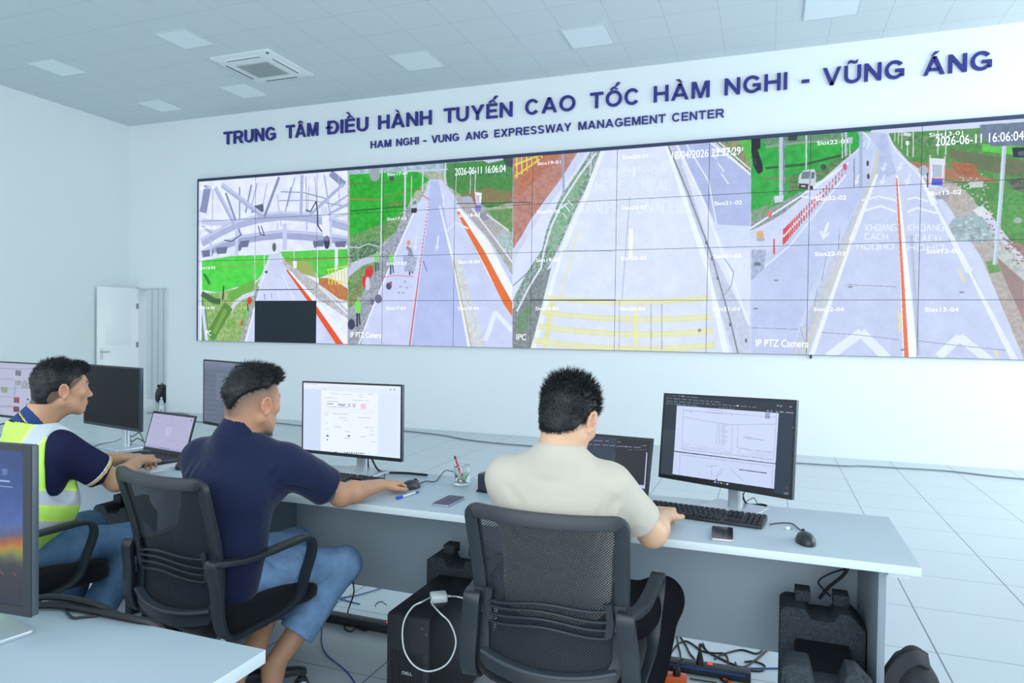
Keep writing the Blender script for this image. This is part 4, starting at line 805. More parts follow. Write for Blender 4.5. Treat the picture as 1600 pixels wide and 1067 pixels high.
monitor((5.245, -5.985, 1.041), -12.1, 0, 0, (5.30, -5.935), 0.59, 0.348, 'monitor with a blank black screen between the vested man and the laptop')
monitor((6.07, -5.935, 1.080), -19.5, 0, 0, (6.10, -5.90), 0.68, 0.36, 'monitor with a dim grey screen half hidden behind the head of the man in navy', paint_faded, (180, 530, .281))
monitor((4.19, -5.815, 1.020), -5, 0, 0, (4.23, -5.79), 0.61, 0.36, 'monitor showing a grey web page at the far left behind the vested man', paint_left, (0, 540, .15))
monitor((6.972, -7.895, 1.016), 4, 0, 0, (7.035, -7.845), 0.61, 0.362, 'nearest monitor on the left showing a blue sky and sunset picture', paint_sunset, bez=(0.02, 0.022, 0.014, 0.02), bd=(0.25, 0.19), base_yaw=-10)

# ------------------------------------------------------------------ office chairs
m_plas = mat('chair_black_plastic', '262d34', 0.42, bump=0.03, bscale=900); m_pl2 = mat('chair_grey_plastic', '3b454f', 0.45, bump=0.03, bscale=900)
m_fab = mat('seat_black_fabric', '15171c', 0.9, spec=0.15, bump=0.25, bscale=900, sheen=0.1); m_chr = mat('chrome', 'c9ced2', 0.18, 1.0); m_wht = mat('caster_ring_white', 'd5dde4', 0.4)
def mesh_fabric():
    M = bpy.data.materials.new('chair_mesh_fabric'); M.use_nodes = True; nt = M.node_tree; N = nt.nodes; L = nt.links; b = N['Principled BSDF']
    b.inputs['Base Color'].default_value = lin('242b33'); b.inputs['Roughness'].default_value = 0.7
    tc = N.new('ShaderNodeTexCoord'); sp = N.new('ShaderNodeSeparateXYZ'); L.new(tc.outputs['Object'], sp.inputs[0])
    def wv(o, f, ph=None):
        m_ = N.new('ShaderNodeMath'); m_.operation = 'MULTIPLY'; m_.inputs[1].default_value = f*2*PI; L.new(o, m_.inputs[0])
        s_ = N.new('ShaderNodeMath'); s_.operation = 'SINE'; L.new(m_.outputs[0], s_.inputs[0]); return s_
    a = wv(sp.outputs[0], 110); c = wv(sp.outputs[2], 125); p = N.new('ShaderNodeMath'); p.operation = 'MULTIPLY'; L.new(a.outputs[0], p.inputs[0]); L.new(c.outputs[0], p.inputs[1])
    g = N.new('ShaderNodeMath'); g.operation = 'GREATER_THAN'; g.inputs[1].default_value = 0.42; L.new(p.outputs[0], g.inputs[0])
    t = N.new('ShaderNodeBsdfTransparent'); mx = N.new('ShaderNodeMixShader'); L.new(g.outputs[0], mx.inputs[0]); L.new(b.outputs[0], mx.inputs[1]); L.new(t.outputs[0], mx.inputs[2])
    L.new(mx.outputs[0], N['Material Output'].inputs[0]); return M
m_mesh = mesh_fabric()
def back_pt(x, z):     # surface of the back rest: reclined, curved round the sitter
    ys = np.interp(z, [0.44, 0.52, 0.62, 0.74, 0.95], [-0.205, -0.196, -0.20, -0.225, -0.290]); return V(x, ys-0.035+0.035*(abs(x)/0.24)**2*1.6, z)
def make_chair(label, group):
    r = empty('office_chair', (0, 0, 0), 0, label, 'chair', group)
    # seat
    n = 48; rows = []; prof = [(0.80, 0.396), (0.93, 0.388), (1.0, 0.408), (1.01, 0.435), (0.985, 0.462), (0.90, 0.475), (0.6, 0.479), (0.001, 0.475)]; P = rrect(0.485, 0.52, 0.10, 11); vs = []; fs = []
    for s_, z in prof:
        for x, y in P:
            dip = -0.02*max(0, (y*s_-0.12)/0.12)**1.5 if y*s_ > 0.12 else 0
            vs.append((x*s_, y*s_+0.035, z+dip))
    k = len(P)
    for i in range(len(prof)-1):
        for j in range(k): fs.append([i*k+j, i*k+(j+1) % k, (i+1)*k+(j+1) % k, (i+1)*k+j])
    fs.append(list(range(k))[::-1]); MB().add(vs, fs, 0, True).build('seat', m_fab, r)
    MB().prism(rrect(0.36, 0.34, 0.05), 2, 0.378, 0.400).build('seat_pan', m_plas, r, bevel=0.004)
    # back frame: closed ring
    ring = []
    W0, W1 = 0.205, 0.222
    for t in np.linspace(0, 1, 14, endpoint=False): ring.append((-W0-(W1-W0)*t, 0.47+0.43*t))
    for t in np.linspace(0, 1, 5): a = PI-PI/2*t; ring.append((-W1+0.02+0.02*math.cos(a), 0.905+0.02*math.sin(a)))
    ring += [(x, 0.925) for x in np.linspace(-0.17, 0.17, 9)]
    for t in np.linspace(0, 1, 5): a = PI/2-PI/2*t; ring.append((W1-0.02+0.02*math.cos(a), 0.905+0.02*math.sin(a)))
    for t in np.linspace(0, 1, 14, endpoint=False): ring.append((W1-(W1-W0)*t, 0.90-0.43*t))
    ring += [(x, 0.455-0.02*(1-(x/0.2)**2)) for x in np.linspace(0.18, -0.18, 10)]
    path = [back_pt(x, z) for x, z in ring]
    def ringsweep(path, hw, th):
        N_ = len(path); vs = []; ctr = V(0, 0, 0.69)
        for i, p in enumerate(path):
            t = path[(i+1) % N_]-path[i-1]; t /= np.linalg.norm(t); nn = V(0, -1, 0.2); nn = nn-t*(nn@t); nn /= np.linalg.norm(nn); s_ = np.cross(t, nn)
            for a, b_ in ((-hw, -th), (-hw*0.9, th), (hw*0.9, th), (hw, -th)): vs.append(p+s_*a+nn*b_)
        fs = [[i*4+q, i*4+(q+1) % 4, ((i+1) % N_)*4+(q+1) % 4, ((i+1) % N_)*4+q] for i in range(N_) for q in range(4)]
        return vs, fs
    vs, fs = ringsweep(path, 0.022, 0.011); MB().add(vs, fs, 0, True).build('back_frame', m_plas, r, bevel=0.003)
    # mesh
    vs = []; fs = []; nx, nz = 14, 22
    for j in range(nz+1):
        for i in range(nx+1): z = 0.455+0.46*j/nz; wv = W0+(W1-W0)*j/nz-0.006; x = (2*i/nx-1)*wv; vs.append(back_pt(x, z)+V(0, 0.006, 0))
    for j in range(nz):
        for i in range(nx): a = j*(nx+1)+i; fs.append([a, a+1, a+nx+2, a+nx+1])
    MB().add(vs, fs, 0, True).build('backrest_mesh', m_mesh, r)
    # lumbar slats
    b = MB()
    for q in range(4):
        P_ = []
        for t in np.linspace(-1, 1, 17):
            z = 0.665-0.024*q+0.012*math.cos(PI*t)+(0.022*t if q < 1 else 0.0)*0.4; p = back_pt(t*0.178, z)+V(0, -0.012-0.016*(1-t*t), 0); P_.append(p)
        b.sweep(P_, rrect(0.008, 0.013, 0.003), 0, up=(0, -1, 0))
    for s_ in (-1, 1): b.sweep([back_pt(s_*0.178, 0.585)+V(0, -0.012, 0), back_pt(s_*0.186, 0.63)+V(0, -0.014, 0), back_pt(s_*0.178, 0.685)+V(0, -0.012, 0)], rrect(0.026, 0.012, 0.004), 0, up=(0, -1, 0)).box(back_pt(s_*0.205, 0.64)+V(0, -0.010, 0), (0.05, 0.016, 0.075))
    b.build('lumbar_support', m_plas, r)
    P_ = [back_pt(x, 0.487-0.022*(1-(x/0.2)**2))+V(0, -0.014, 0) for x in np.linspace(-0.20, 0.20, 15)]
    MB().sweep(P_, rrect(0.012, 0.034, 0.005), 0, up=(0, -1, 0)).build('lower_crossbar', m_pl2, r)
    # arm loops
    for s_ in (-1, 1):
        x = s_*0.258
        loop = smooth_path([(x-s_*0.028, -0.235, 0.650), (x-s_*0.018, -0.222, 0.56), (x-s_*0.010, -0.215, 0.45), (x-s_*0.010, -0.175, 0.392), (x-s_*0.014, -0.06, 0.392), (x-s_*0.01, 0.05, 0.402), (x, 0.125, 0.44), (x+s_*0.006, 0.155, 0.52), (x+s_*0.012, 0.180, 0.60), (x+s_*0.012, 0.170, 0.642), (x+s_*0.012, 0.125, 0.657), (x+s_*0.010, 0.0, 0.650), (x, -0.12, 0.644), (x-s_*0.02, -0.20, 0.652)], 5, closed=True)
        vs = []; N_ = len(loop)
        for i, p in enumerate(loop):
            t = loop[(i+1) % N_]-loop[i-1]; t /= np.linalg.norm(t); sd = V(1, 0, 0); sd = sd-t*(sd@t); sd /= np.linalg.norm(sd); nn = np.cross(t, sd)
            rear = p[1] < -0.16; wdt = 0.026 if rear else 0.021; th = 0.009
            for a, b_ in ((-wdt, -th), (-wdt, th), (wdt, th), (wdt, -th)): vs.append(p+sd*a+nn*b_)
        fs = [[i*4+q, i*4+(q+1) % 4, ((i+1) % N_)*4+(q+1) % 4, ((i+1) % N_)*4+q] for i in range(N_) for q in range(4)]
        MB().add(vs, fs, 0, True).build('armrest', m_plas, r, bevel=0.003)
        MB().box((s_*0.20, -0.05, 0.385), (0.12, 0.06, 0.012)).build('arm_bracket', m_plas, r)
    # mechanism, lift, star base, casters
    MB().box((0, -0.02, 0.355), (0.16, 0.24, 0.045)).box((0, -0.19, 0.40), (0.30, 0.05, 0.03)).build('tilt_mechanism', m_plas, r, bevel=0.006)
    MB().cyl((0, 0, 0.10), (0, 0, 0.36), 0.014).build('gas_lift', m_chr, r); MB().cyl((0, 0, 0.085), (0, 0, 0.25), 0.026, 0.024).build('lift_cover', m_plas, r)
    MB().cyl((0, 0, 0.075), (0, 0, 0.125), 0.045, 0.036).build('base_hub', m_plas, r)
    for k in range(5):
        a = k*2*PI/5+math.radians(56); dx, dy = math.cos(a), math.sin(a); T_ = V(-dy, dx, 0)
        b = MB(); vs = []
        for t, h_, wd, zc in ((0.03, 0.045, 0.026, 0.100), (0.15, 0.036, 0.024, 0.097), (0.27, 0.026, 0.020, 0.086), (0.305, 0.022, 0.018, 0.080)):
            for u, v in ((-1, -1), (-1, 0.6), (-0.6, 1), (0.6, 1), (1, 0.6), (1, -1)): vs.append(V(dx*t, dy*t, zc+v*h_/2)+T_*u*wd)
        fs = [[i*6+q, i*6+(q+1) % 6, (i+1)*6+(q+1) % 6, (i+1)*6+q] for i in range(3) for q in range(6)]+[list(range(6)), list(range(18, 24))]
        b.add(vs, fs).build('base_leg', m_plas, r, bevel=0.002)
        c = V(dx*0.29, dy*0.29, 0.027); rr_ = MB()
        for s_ in (-1, 1): rr_.cyl(c+T_*s_*0.006, c+T_*s_*0.022, 0.027)
        rr_.cyl(c, c+V(0, 0, 0.045), 0.006).box(c+V(0, 0, 0.022), (0.03, 0.03, 0.018), rotz(a))
        ct = rr_.build('caster', m_plas, r, bevel=0.002)
        for s_ in (-1, 1): MB().cyl(c+T_*s_*0.0215, c+T_*s_*0.0235, 0.019).build('caster_ring', m_wht, ct)
    return r
G_ = 'mesh-back office chairs'
ch3 = make_chair('black mesh office chair occupied by the man in the cream shirt', G_)
ch3.location = (8.125, -6.745, 0); ch3.rotation_euler.z = math.radians(1)
ch2 = copy_tree(ch3); ch2['label'] = 'black mesh office chair occupied by the man in the navy polo shirt'; ch2.location = (6.80, -6.80, 0); ch2.rotation_euler.z = math.radians(-9)
ch1 = copy_tree(ch3); ch1['label'] = 'black mesh office chair occupied by the man in the yellow-green vest'; ch1.location = (5.86, -6.95, 0); ch1.rotation_euler.z = math.radians(-12)
# ------------------------------------------------------------------ organic surfaces: distance fields turned into one continuous mesh
class Field:
    def __init__(s, lo, hi, h):
        s.lo = np.array(lo, float); s.h = h; s.n = np.ceil((np.array(hi)-s.lo)/h).astype(int)+1; s.F = np.full(tuple(s.n), 9.0, np.float32)
    def _sub(s, lo, hi):
        a = np.clip(np.floor((np.array(lo)-s.lo)/s.h).astype(int), 0, s.n); b = np.clip(np.ceil((np.array(hi)-s.lo)/s.h).astype(int)+1, 0, s.n)
        if np.any(b <= a): return None
        sl = tuple(slice(a[i], b[i]) for i in range(3))
        g = [(s.lo[i]+s.h*np.arange(a[i], b[i])).astype(np.float32) for i in range(3)]
        return sl, g[0][:, None, None], g[1][None, :, None], g[2][None, None, :]
    def put(s, sl, d, k, op):
        A = s.F[sl]
        if op == 'sub': d = -d
        if op == 'add':
            if k > 0: h = np.maximum(k-np.abs(A-d), 0)/k; s.F[sl] = np.minimum(A, d)-h*h*k*0.25
            else: s.F[sl] = np.minimum(A, d)
        else:
            if k > 0: h = np.maximum(k-np.abs(A-d), 0)/k; s.F[sl] = np.maximum(A, d)+h*h*k*0.25
            else: s.F[sl] = np.maximum(A, d)
    def cap(s, a, b, r0, r1=None, k=0.02, flat=None, op='add'):
        # rounded cone from a to b; flat=(axis, factor): thinner along that axis
        r1 = r0 if r1 is None else r1; a = np.array(a, float); b = np.array(b, float); m_ = max(r0, r1)+k+2*s.h
        if flat is not None: m_ = max(r0, r1)*max(1, 1/flat[1] if flat[1] < 1 else flat[1])+k+2*s.h if flat[1] < 1 else max(r0, r1)+k+2*s.h
        q = s._sub(np.minimum(a, b)-m_, np.maximum(a, b)+m_)
        if q is None: return s
        sl, X, Y, Z = q; ab = b-a; L2 = float(ab@ab)+1e-12
        px, py, pz = X-a[0], Y-a[1], Z-a[2]; t = np.clip((px*ab[0]+py*ab[1]+pz*ab[2])/L2, 0, 1)
        px, py, pz = px-t*ab[0], py-t*ab[1], pz-t*ab[2]; r = r0+(r1-r0)*t
        if flat is None: d = np.sqrt(px*px+py*py+pz*pz)-r
        else:
            ax = np.array(flat[0], float); ax /= np.linalg.norm(ax); f = flat[1]; dt = px*ax[0]+py*ax[1]+pz*ax[2]
            d2 = px*px+py*py+pz*pz-dt*dt+(dt/f)**2; d = (np.sqrt(np.maximum(d2, 0))-r)*min(1, (1+f)/2)
        s.put(sl, d.astype(np.float32), k, op); return s
    def ell(s, c, r, R=None, k=0.02, op='add'):
        c = np.array(c, float); r = np.array(r, float); m_ = r.max()+k+2*s.h
        q = s._sub(c-m_, c+m_)
        if q is None: return s
        sl, X, Y, Z = q; x, y, z = X-c[0], Y-c[1], Z-c[2]
        if R is None: u, v, w_ = x, y, z
        else: R = np.array(R); u = x*R[0, 0]+y*R[1, 0]+z*R[2, 0]; v = x*R[0, 1]+y*R[1, 1]+z*R[2, 1]; w_ = x*R[0, 2]+y*R[1, 2]+z*R[2, 2]
        k0 = np.sqrt((u/r[0])**2+(v/r[1])**2+(w_/r[2])**2); k1 = np.sqrt((u/r[0]**2)**2+(v/r[1]**2)**2+(w_/r[2]**2)**2)+1e-9
        s.put(sl, (k0*(k0-1)/k1).astype(np.float32), k, op); return s
    def cut(s, p, n, k=0.0, lo=None, hi=None):
        # keep the side of the plane that n points away from
        p = np.array(p, float); n = np.array(n, float); n /= np.linalg.norm(n)
        q = s._sub(s.lo if lo is None else lo, s.lo+s.h*s.n if hi is None else hi); sl, X, Y, Z = q
        d = (X-p[0])*n[0]+(Y-p[1])*n[1]+(Z-p[2])*n[2]; s.put(sl, d.astype(np.float32)+np.zeros(s.F[sl].shape, np.float32), k, 'cut'); return s
    def mesh(s):
        F = s.F; ins = F < 0; nx, ny, nz = F.shape
        cnt = np.zeros((nx-1, ny-1, nz-1), np.int8)
        for a in (0, 1):
            for b in (0, 1):
                for c in (0, 1): cnt += ins[a:nx-1+a, b:ny-1+b, c:nz-1+c]
        act = (cnt > 0) & (cnt < 8); I = np.argwhere(act); cn = [(a, b, c) for a in (0, 1) for b in (0, 1) for c in (0, 1)]
        vals = np.stack([F[I[:, 0]+a, I[:, 1]+b, I[:, 2]+c] for a, b, c in cn], 1); acc = np.zeros((len(I), 3)); num = np.zeros(len(I))
        for i in range(8):
            for j in range(i+1, 8):
                di = np.array(cn[j])-np.array(cn[i])
                if np.abs(di).sum() != 1: continue
                va, vb = vals[:, i], vals[:, j]; m_ = (va < 0) != (vb < 0); t = np.where(m_, va/(va-vb+1e-20), 0)
                acc += np.where(m_[:, None], np.array(cn[i])+t[:, None]*di, 0); num += m_
        P = s.lo+s.h*(I+acc/num[:, None]); vid = np.full(act.shape, -1, np.int32); vid[act] = np.arange(len(I)); fs = []
        for ax in range(3):
            o = [0, 0, 0]; o[ax] = 1; A = ins[:nx-o[0], :ny-o[1], :nz-o[2]]; B = ins[o[0]:, o[1]:, o[2]:]; E_ = np.argwhere(A != B)
            b1, b2 = [q for q in range(3) if q != ax]; ok = (E_[:, b1] > 0) & (E_[:, b2] > 0) & (E_[:, b1] < F.shape[b1]-1) & (E_[:, b2] < F.shape[b2]-1) & (E_[:, ax] < F.shape[ax]-1); E_ = E_[ok]
            fl = A[E_[:, 0], E_[:, 1], E_[:, 2]]
            def g(u, v): q = E_.copy(); q[:, b1] -= u; q[:, b2] -= v; return vid[q[:, 0], q[:, 1], q[:, 2]]
            Q = np.stack([g(0, 0), g(1, 0), g(1, 1), g(0, 1)], 1)
            if ax == 1: fl = ~fl
            Q[~fl] = Q[~fl][:, ::-1]; fs.append(Q)
        return P, np.concatenate(fs)
def vnormals(P, Q):
    n = np.cross(P[Q[:, 2]]-P[Q[:, 0]], P[Q[:, 3]]-P[Q[:, 1]]); N = np.zeros_like(P)
    for i in range(4): np.add.at(N, Q[:, i], n)
    return N/(np.linalg.norm(N, axis=1, keepdims=True)+1e-12)
def vsmooth(P, Q, it=1, f=0.5):
    E_ = np.concatenate([Q[:, [0, 1]], Q[:, [1, 2]], Q[:, [2, 3]], Q[:, [3, 0]]])
    for _ in range(it):
        S = np.zeros_like(P); c = np.zeros(len(P)); np.add.at(S, E_[:, 0], P[E_[:, 1]]); np.add.at(S, E_[:, 1], P[E_[:, 0]]); np.add.at(c, E_[:, 0], 1); np.add.at(c, E_[:, 1], 1)
        P = P*(1-f)+S/c[:, None]*f
    return P
def wob(P, fr, seed=0):
    r = np.random.default_rng(seed); o = np.zeros(len(P))
    for i in range(5):
        k = r.normal(size=3)*fr; o += np.sin(P@k+r.random()*6+1.3*np.sin(P@(r.normal(size=3)*fr*.6)+r.random()*6))
    return o/5
def fold(P, N, segs):
    # creases and ridges: (a, b, width, depth); negative depth is a ridge
    out = P.copy()
    for a, b, wd, dp in segs:
        a = np.array(a, float); b = np.array(b, float); ab = b-a; t = np.clip(((P-a)@ab)/(ab@ab), 0, 1); d = np.linalg.norm(P-a-t[:, None]*ab, axis=1)
        tp = np.sin(np.clip(t, 0.02, .98)*PI)**.5; out -= N*(dp*tp*(np.exp(-(d/wd)**2)-0.55*np.exp(-((d-1.7*wd)/wd)**2)))[:, None]
    return out
def mesh_from(name, P, Q, mats, parent=None, off=(0, 0, 0), cols=None, mi=None):
    me = bpy.data.meshes.new(name); me.vertices.add(len(P)); me.vertices.foreach_set('co', (P-np.array(off)).astype(np.float32).ravel())
    k = Q.shape[1]; me.loops.add(Q.size); me.loops.foreach_set('vertex_index', Q.astype(np.int32).ravel()); me.polygons.add(len(Q)); me.polygons.foreach_set('loop_start', np.arange(0, Q.size, k, dtype=np.int32)); me.polygons.foreach_set('loop_total', np.full(len(Q), k, np.int32))
    me.polygons.foreach_set('use_smooth', np.ones(len(Q), bool))
    for q in (mats if isinstance(mats, (list, tuple)) else [mats]): me.materials.append(q)
    if mi is not None: me.polygons.foreach_set('material_index', mi.astype(np.int32))
    if cols is not None:
        ca = me.color_attributes.new(name='tone', type='FLOAT_COLOR', domain='POINT'); c4 = np.ones((len(P), 4), np.float32); c4[:, :3] = cols; ca.data.foreach_set('color', c4.ravel())
    me.update(); me.validate(); o = bpy.data.objects.new(name, me); COL.objects.link(o)
    if parent is not None: o.parent = parent
    return o
def tone_mat(name, rough=0.5, spec=0.4, sss=0.0, bump=0.0, bscale=400, sheen=0.0):
    M = mat(name, 'ffffff', rough, spec=spec, sss=sss, bump=bump, bscale=bscale, sheen=sheen); nt = M.node_tree; a = nt.nodes.new('ShaderNodeAttribute'); a.attribute_name = 'tone'; nt.links.new(a.outputs['Color'], nt.nodes['Principled BSDF'].inputs['Base Color']); return M
def L3(h): return np.array(lin(h)[:3], np.float32)
def PD(x, y, D): return CAM+ray(x, y)*D
def frame(yaw, pitch, roll=0.0):
    # columns: right, forward, up of a head or hand; yaw>0 turns to +x, pitch>0 looks down
    a, p, r_ = map(math.radians, (yaw, pitch, roll)); return rotz(-a)@rotx(-p)@roty(r_)
# ---- head in its own axes
def head_field(F, c, R, sc=1.0, ear=1.0):
    def T(p): return c+R@(np.array(p, float)*sc)
    def e(p, r, k=0.018, op='add', RR=None): F.ell(T(p), np.array(r)*sc, R if RR is None else R@RR, k, op)
    def cp(a, b, r0, r1=None, k=0.014, op='add'): F.cap(T(a), T(b), r0*sc, (r0 if r1 is None else r1)*sc, k, op=op)
    e((0, -.014, .032), (.077, .098, .086), .02); e((0, .030, .022), (.067, .060, .070), .03); e((0, .030, -.040), (.058, .056, .066), .03); e((0, -.045, -.02), (.060, .055, .06), .03)
    for s_ in (-1, 1):
        cp((s_*.056, -.008, -.050), (s_*.020, .068, -.092), .019, .015, .025); e((s_*.043, .062, -.016), (.020, .020, .018), .02)
    e((0, .066, -.092), (.026, .020, .019), .02); e((0, .080, -.058), (.030, .018, .026), .02); cp((-.034, .083, .026), (.034, .083, .026), .0095, k=.018)
    for s_ in (-1, 1): e((s_*.031, .098, .006), (.0165, .0120, .0095), .010, 'sub')
    cp((0, .090, .014), (0, .110, -.026), .0075, .0105, .012); e((0, .112, -.030), (.0115, .0105, .0095), .008)
    for s_ in (-1, 1): e((s_*.0125, .101, -.033), (.0078, .0095, .0072), .006); e((s_*.031, .082, .006), (.0145, .0125, .0115), .004)
    cp((-.019, .091, -.058), (.019, .091, -.058), .0058, k=.006); cp((-.016, .091, -.068), (.016, .091, -.068), .0068, k=.006); e((0, .1015, -.063), (.026, .006, .0016), .002, 'sub'); e((0, .098, -.078), (.02, .008, .004), .008, 'sub')
    for s_ in (-1, 1):
        RR = rotz(s_*-.35)@roty(s_*.12)
        E0 = np.array((s_*.079, -.014, -.004))
        e(E0, (.0055, .0165*ear, .029*ear), .008, RR=RR)
        pts = [E0+RR@np.array((s_*.007, math.cos(a)*.0155*ear, math.sin(a)*.0290*ear+.001)) for a in np.linspace(-.9, 3.9, 10)]
        for i in range(9): cp(pts[i], pts[i+1], .0042, k=.004)
        e(E0+np.array((s_*.0085, .003, -.003)), (.0060, .0085*ear, .0150*ear), .003, 'sub', RR=RR); e(E0+RR@np.array((s_*.005, .004, -.027*ear)), (.0055, .007, .009), .006)
        e(E0+np.array((s_*.003, .012, -.004)), (.005, .0035, .006), .003)
    return T
def head_tone(P, c, R, sc, skin, scalp=None, region=None):
    q = ((P-c)@R)/sc; col = np.tile(skin, (len(P), 1)).astype(np.float32)
    def mixin(mask, c_, a=1.0): col[:] = col*(1-(mask*a)[:, None])+c_*(mask*a)[:, None]
    hd = (np.linalg.norm(q, axis=1) < .16)
    def g(x, w_): return np.exp(-(x/w_)**2)
    front = (q[:, 1] > .055)*hd
    mixin(front*g(q[:, 2]+.063, .0095)*g(q[:, 0], .020)*(q[:, 1] > .083), L3('a8584e'), .75)
    mixin(hd*g(np.abs(q[:, 0])-.080, .012)*g(q[:, 1]+.01, .03)*g(q[:, 2]+.005, .04), L3('d08472'), .45)
    mixin(front*g(np.abs(q[:, 0])-.045, .022)*g(q[:, 2]+.020, .025), L3('cf8068'), .22)
    mixin(front*g(q[:, 2]-.030-.10*(.03-np.abs(np.abs(q[:, 0])-.03)), .0050)*(np.abs(np.abs(q[:, 0])-.031) < .020)*(q[:, 1] > .05), L3('1c1614'), .85)
    ey = front*(((np.abs(q[:, 0])-.031)/.0135)**2+((q[:, 2]-.006)/.0052)**2 < 1)*(q[:, 1] > .070); mixin(ey, L3('e8e4e0')); mixin(ey*(((np.abs(q[:, 0])-.031)/.0055)**2+((q[:, 2]-.006)/.0056)**2 < 1), L3('1a100c'))
    mixin(front*(g(q[:, 2]-.006-.0062, .0018))*(np.abs(np.abs(q[:, 0])-.031) < .015)*(q[:, 1] > .07), L3('241a16'), .8)
    mixin(hd*g(np.abs(q[:, 0])-.081, .006)*g(q[:, 1]-.001, .006)*g(q[:, 2]+.006, .008), L3('4a241c'), .7)
    if scalp is not None: mixin(region(q)*hd, scalp)
    return col
def hand(F, w, d, palmn, s_, curl=0.5, spread=0.10, length=0.185, thumb=0.6, curls=None):
    # w wrist point, d direction towards the fingers, palmn unit vector out of the palm, s_ side of the thumb along cross(d, palmn)
    d = np.array(d, float); d /= np.linalg.norm(d); n = np.array(palmn, float); n -= d*(n@d); n /= np.linalg.norm(n); sd = np.cross(d, n)*s_; sc = length/0.185; w = np.array(w, float)
    tips = []
    F.cap(w-d*.03, w+d*.012, .0245*sc, .025*sc, .012, flat=(n, .74))
    for u in (-.026, -.009, .009, .026):
        F.cap(w+d*.012+sd*u*.7, w+d*.082*sc+sd*u*1.06, .0165*sc, .0125*sc, .010, flat=(n, .85))
    F.ell(w+d*.035+sd*.022+n*.006, (.020, .016, .024), None, .012)
    for i, (u, Lf, r_) in enumerate(((.028, .070, .0088), (.0095, .078, .0090), (-.0095, .073, .0086), (-.0275, .058, .0078))):
        cu = (curl if curls is None else curls[i]); p = w+d*.084*sc+sd*u*1.05; ang = 0.18*cu; dd = d+sd*(u/.028)*spread; dd /= np.linalg.norm(dd)
        for j, fr in enumerate((.44, .31, .25)):
            ang += cu*(.55, .75, .45)[j]; q = p+(dd*math.cos(ang)+n*math.sin(ang))*Lf*fr*sc; F.cap(p, q, (r_-.0006*j)*sc, (r_-.0006*(j+1))*sc, .004); p = q
        tips.append(p)
    b0 = w+d*.022+sd*.024+n*.004; b1 = b0+(d*.55+sd*.70+n*thumb*.45)*.042*sc; b2 = b1+(d*.85+sd*.22+n*thumb*.40)*.034*sc; b3 = b2+(d*.95-sd*.10+n*thumb*.35)*.026*sc
    F.cap(b0, b1, .0145*sc, .0112*sc, .010); F.cap(b1, b2, .0108*sc, .0096*sc, .004); F.cap(b2, b3, .0096*sc, .0080*sc, .004)
    return tips
def strands(P, N, q, n, length, flow, rad, seed, mask=None, jitter=.35, droop=0.0, nr=.6):
    r = np.random.default_rng(seed); idx = np.arange(len(P)) if mask is None else np.nonzero(mask)[0]; pick = r.choice(idx, n); B = P[pick]; Nn = N[pick]
    fl = flow(q[pick]); D = Nn*nr+fl+r.normal(size=(n, 3))*jitter; D /= np.linalg.norm(D, axis=1, keepdims=True); L_ = (length(q[pick]) if callable(length) else length)*(0.6+0.6*r.random(n))
    D2 = D+fl*.5; D2 /= np.linalg.norm(D2, axis=1, keepdims=True)
    S = np.cross(D, r.normal(size=(n, 3))); S /= np.linalg.norm(S, axis=1, keepdims=True); T = np.cross(D, S)
    p0 = B-Nn*.004; p1 = p0+D*L_[:, None]*.55; p2 = p1+D2*L_[:, None]*.45; vs = []
    for a in (0, 2.1, 4.2): vs.append(p0+(S*math.cos(a)+T*math.sin(a))*rad)
    for a in (0, 2.1, 4.2): vs.append(p1+(S*math.cos(a)+T*math.sin(a))*rad*.75)
    vs.append(p2); Vv = np.stack(vs, 1).reshape(-1, 3); o = np.arange(n)[:, None]*7
    f4 = np.concatenate([o+np.array(t) for t in ((0, 1, 4, 3), (1, 2, 5, 4), (2, 0, 3, 5))]); f3 = np.concatenate([o+np.array(t) for t in ((3, 4, 6, 6), (4, 5, 6, 6), (5, 3, 6, 6))])
    return Vv, f4, f3[:, :3]
def add_strands(name, P, Q, sets, material, parent, off):
    vs = [P]; f4 = [Q]; f3 = []; o = len(P)
    for Vv, a, b in sets: vs.append(Vv); f4.append(a+o); f3.append(b+o); o += len(Vv)
    P = np.concatenate(vs); A = np.concatenate(f4); B = np.concatenate(f3); me = bpy.data.meshes.new(name)
    me.vertices.add(len(P)); me.vertices.foreach_set('co', (P-np.array(off)).astype(np.float32).ravel()); nl = A.size+B.size; me.loops.add(nl); me.loops.foreach_set('vertex_index', np.concatenate([A.ravel(), B.ravel()]).astype(np.int32))
    me.polygons.add(len(A)+len(B)); me.polygons.foreach_set('loop_start', np.concatenate([np.arange(len(A))*4, A.size+np.arange(len(B))*3]).astype(np.int32)); me.polygons.foreach_set('loop_total', np.concatenate([np.full(len(A), 4), np.full(len(B), 3)]).astype(np.int32))
    me.polygons.foreach_set('use_smooth', np.ones(len(A)+len(B), bool)); me.materials.append(material); me.update(); me.validate(); ob = bpy.data.objects.new(name, me); COL.objects.link(ob); ob.parent = parent; return ob
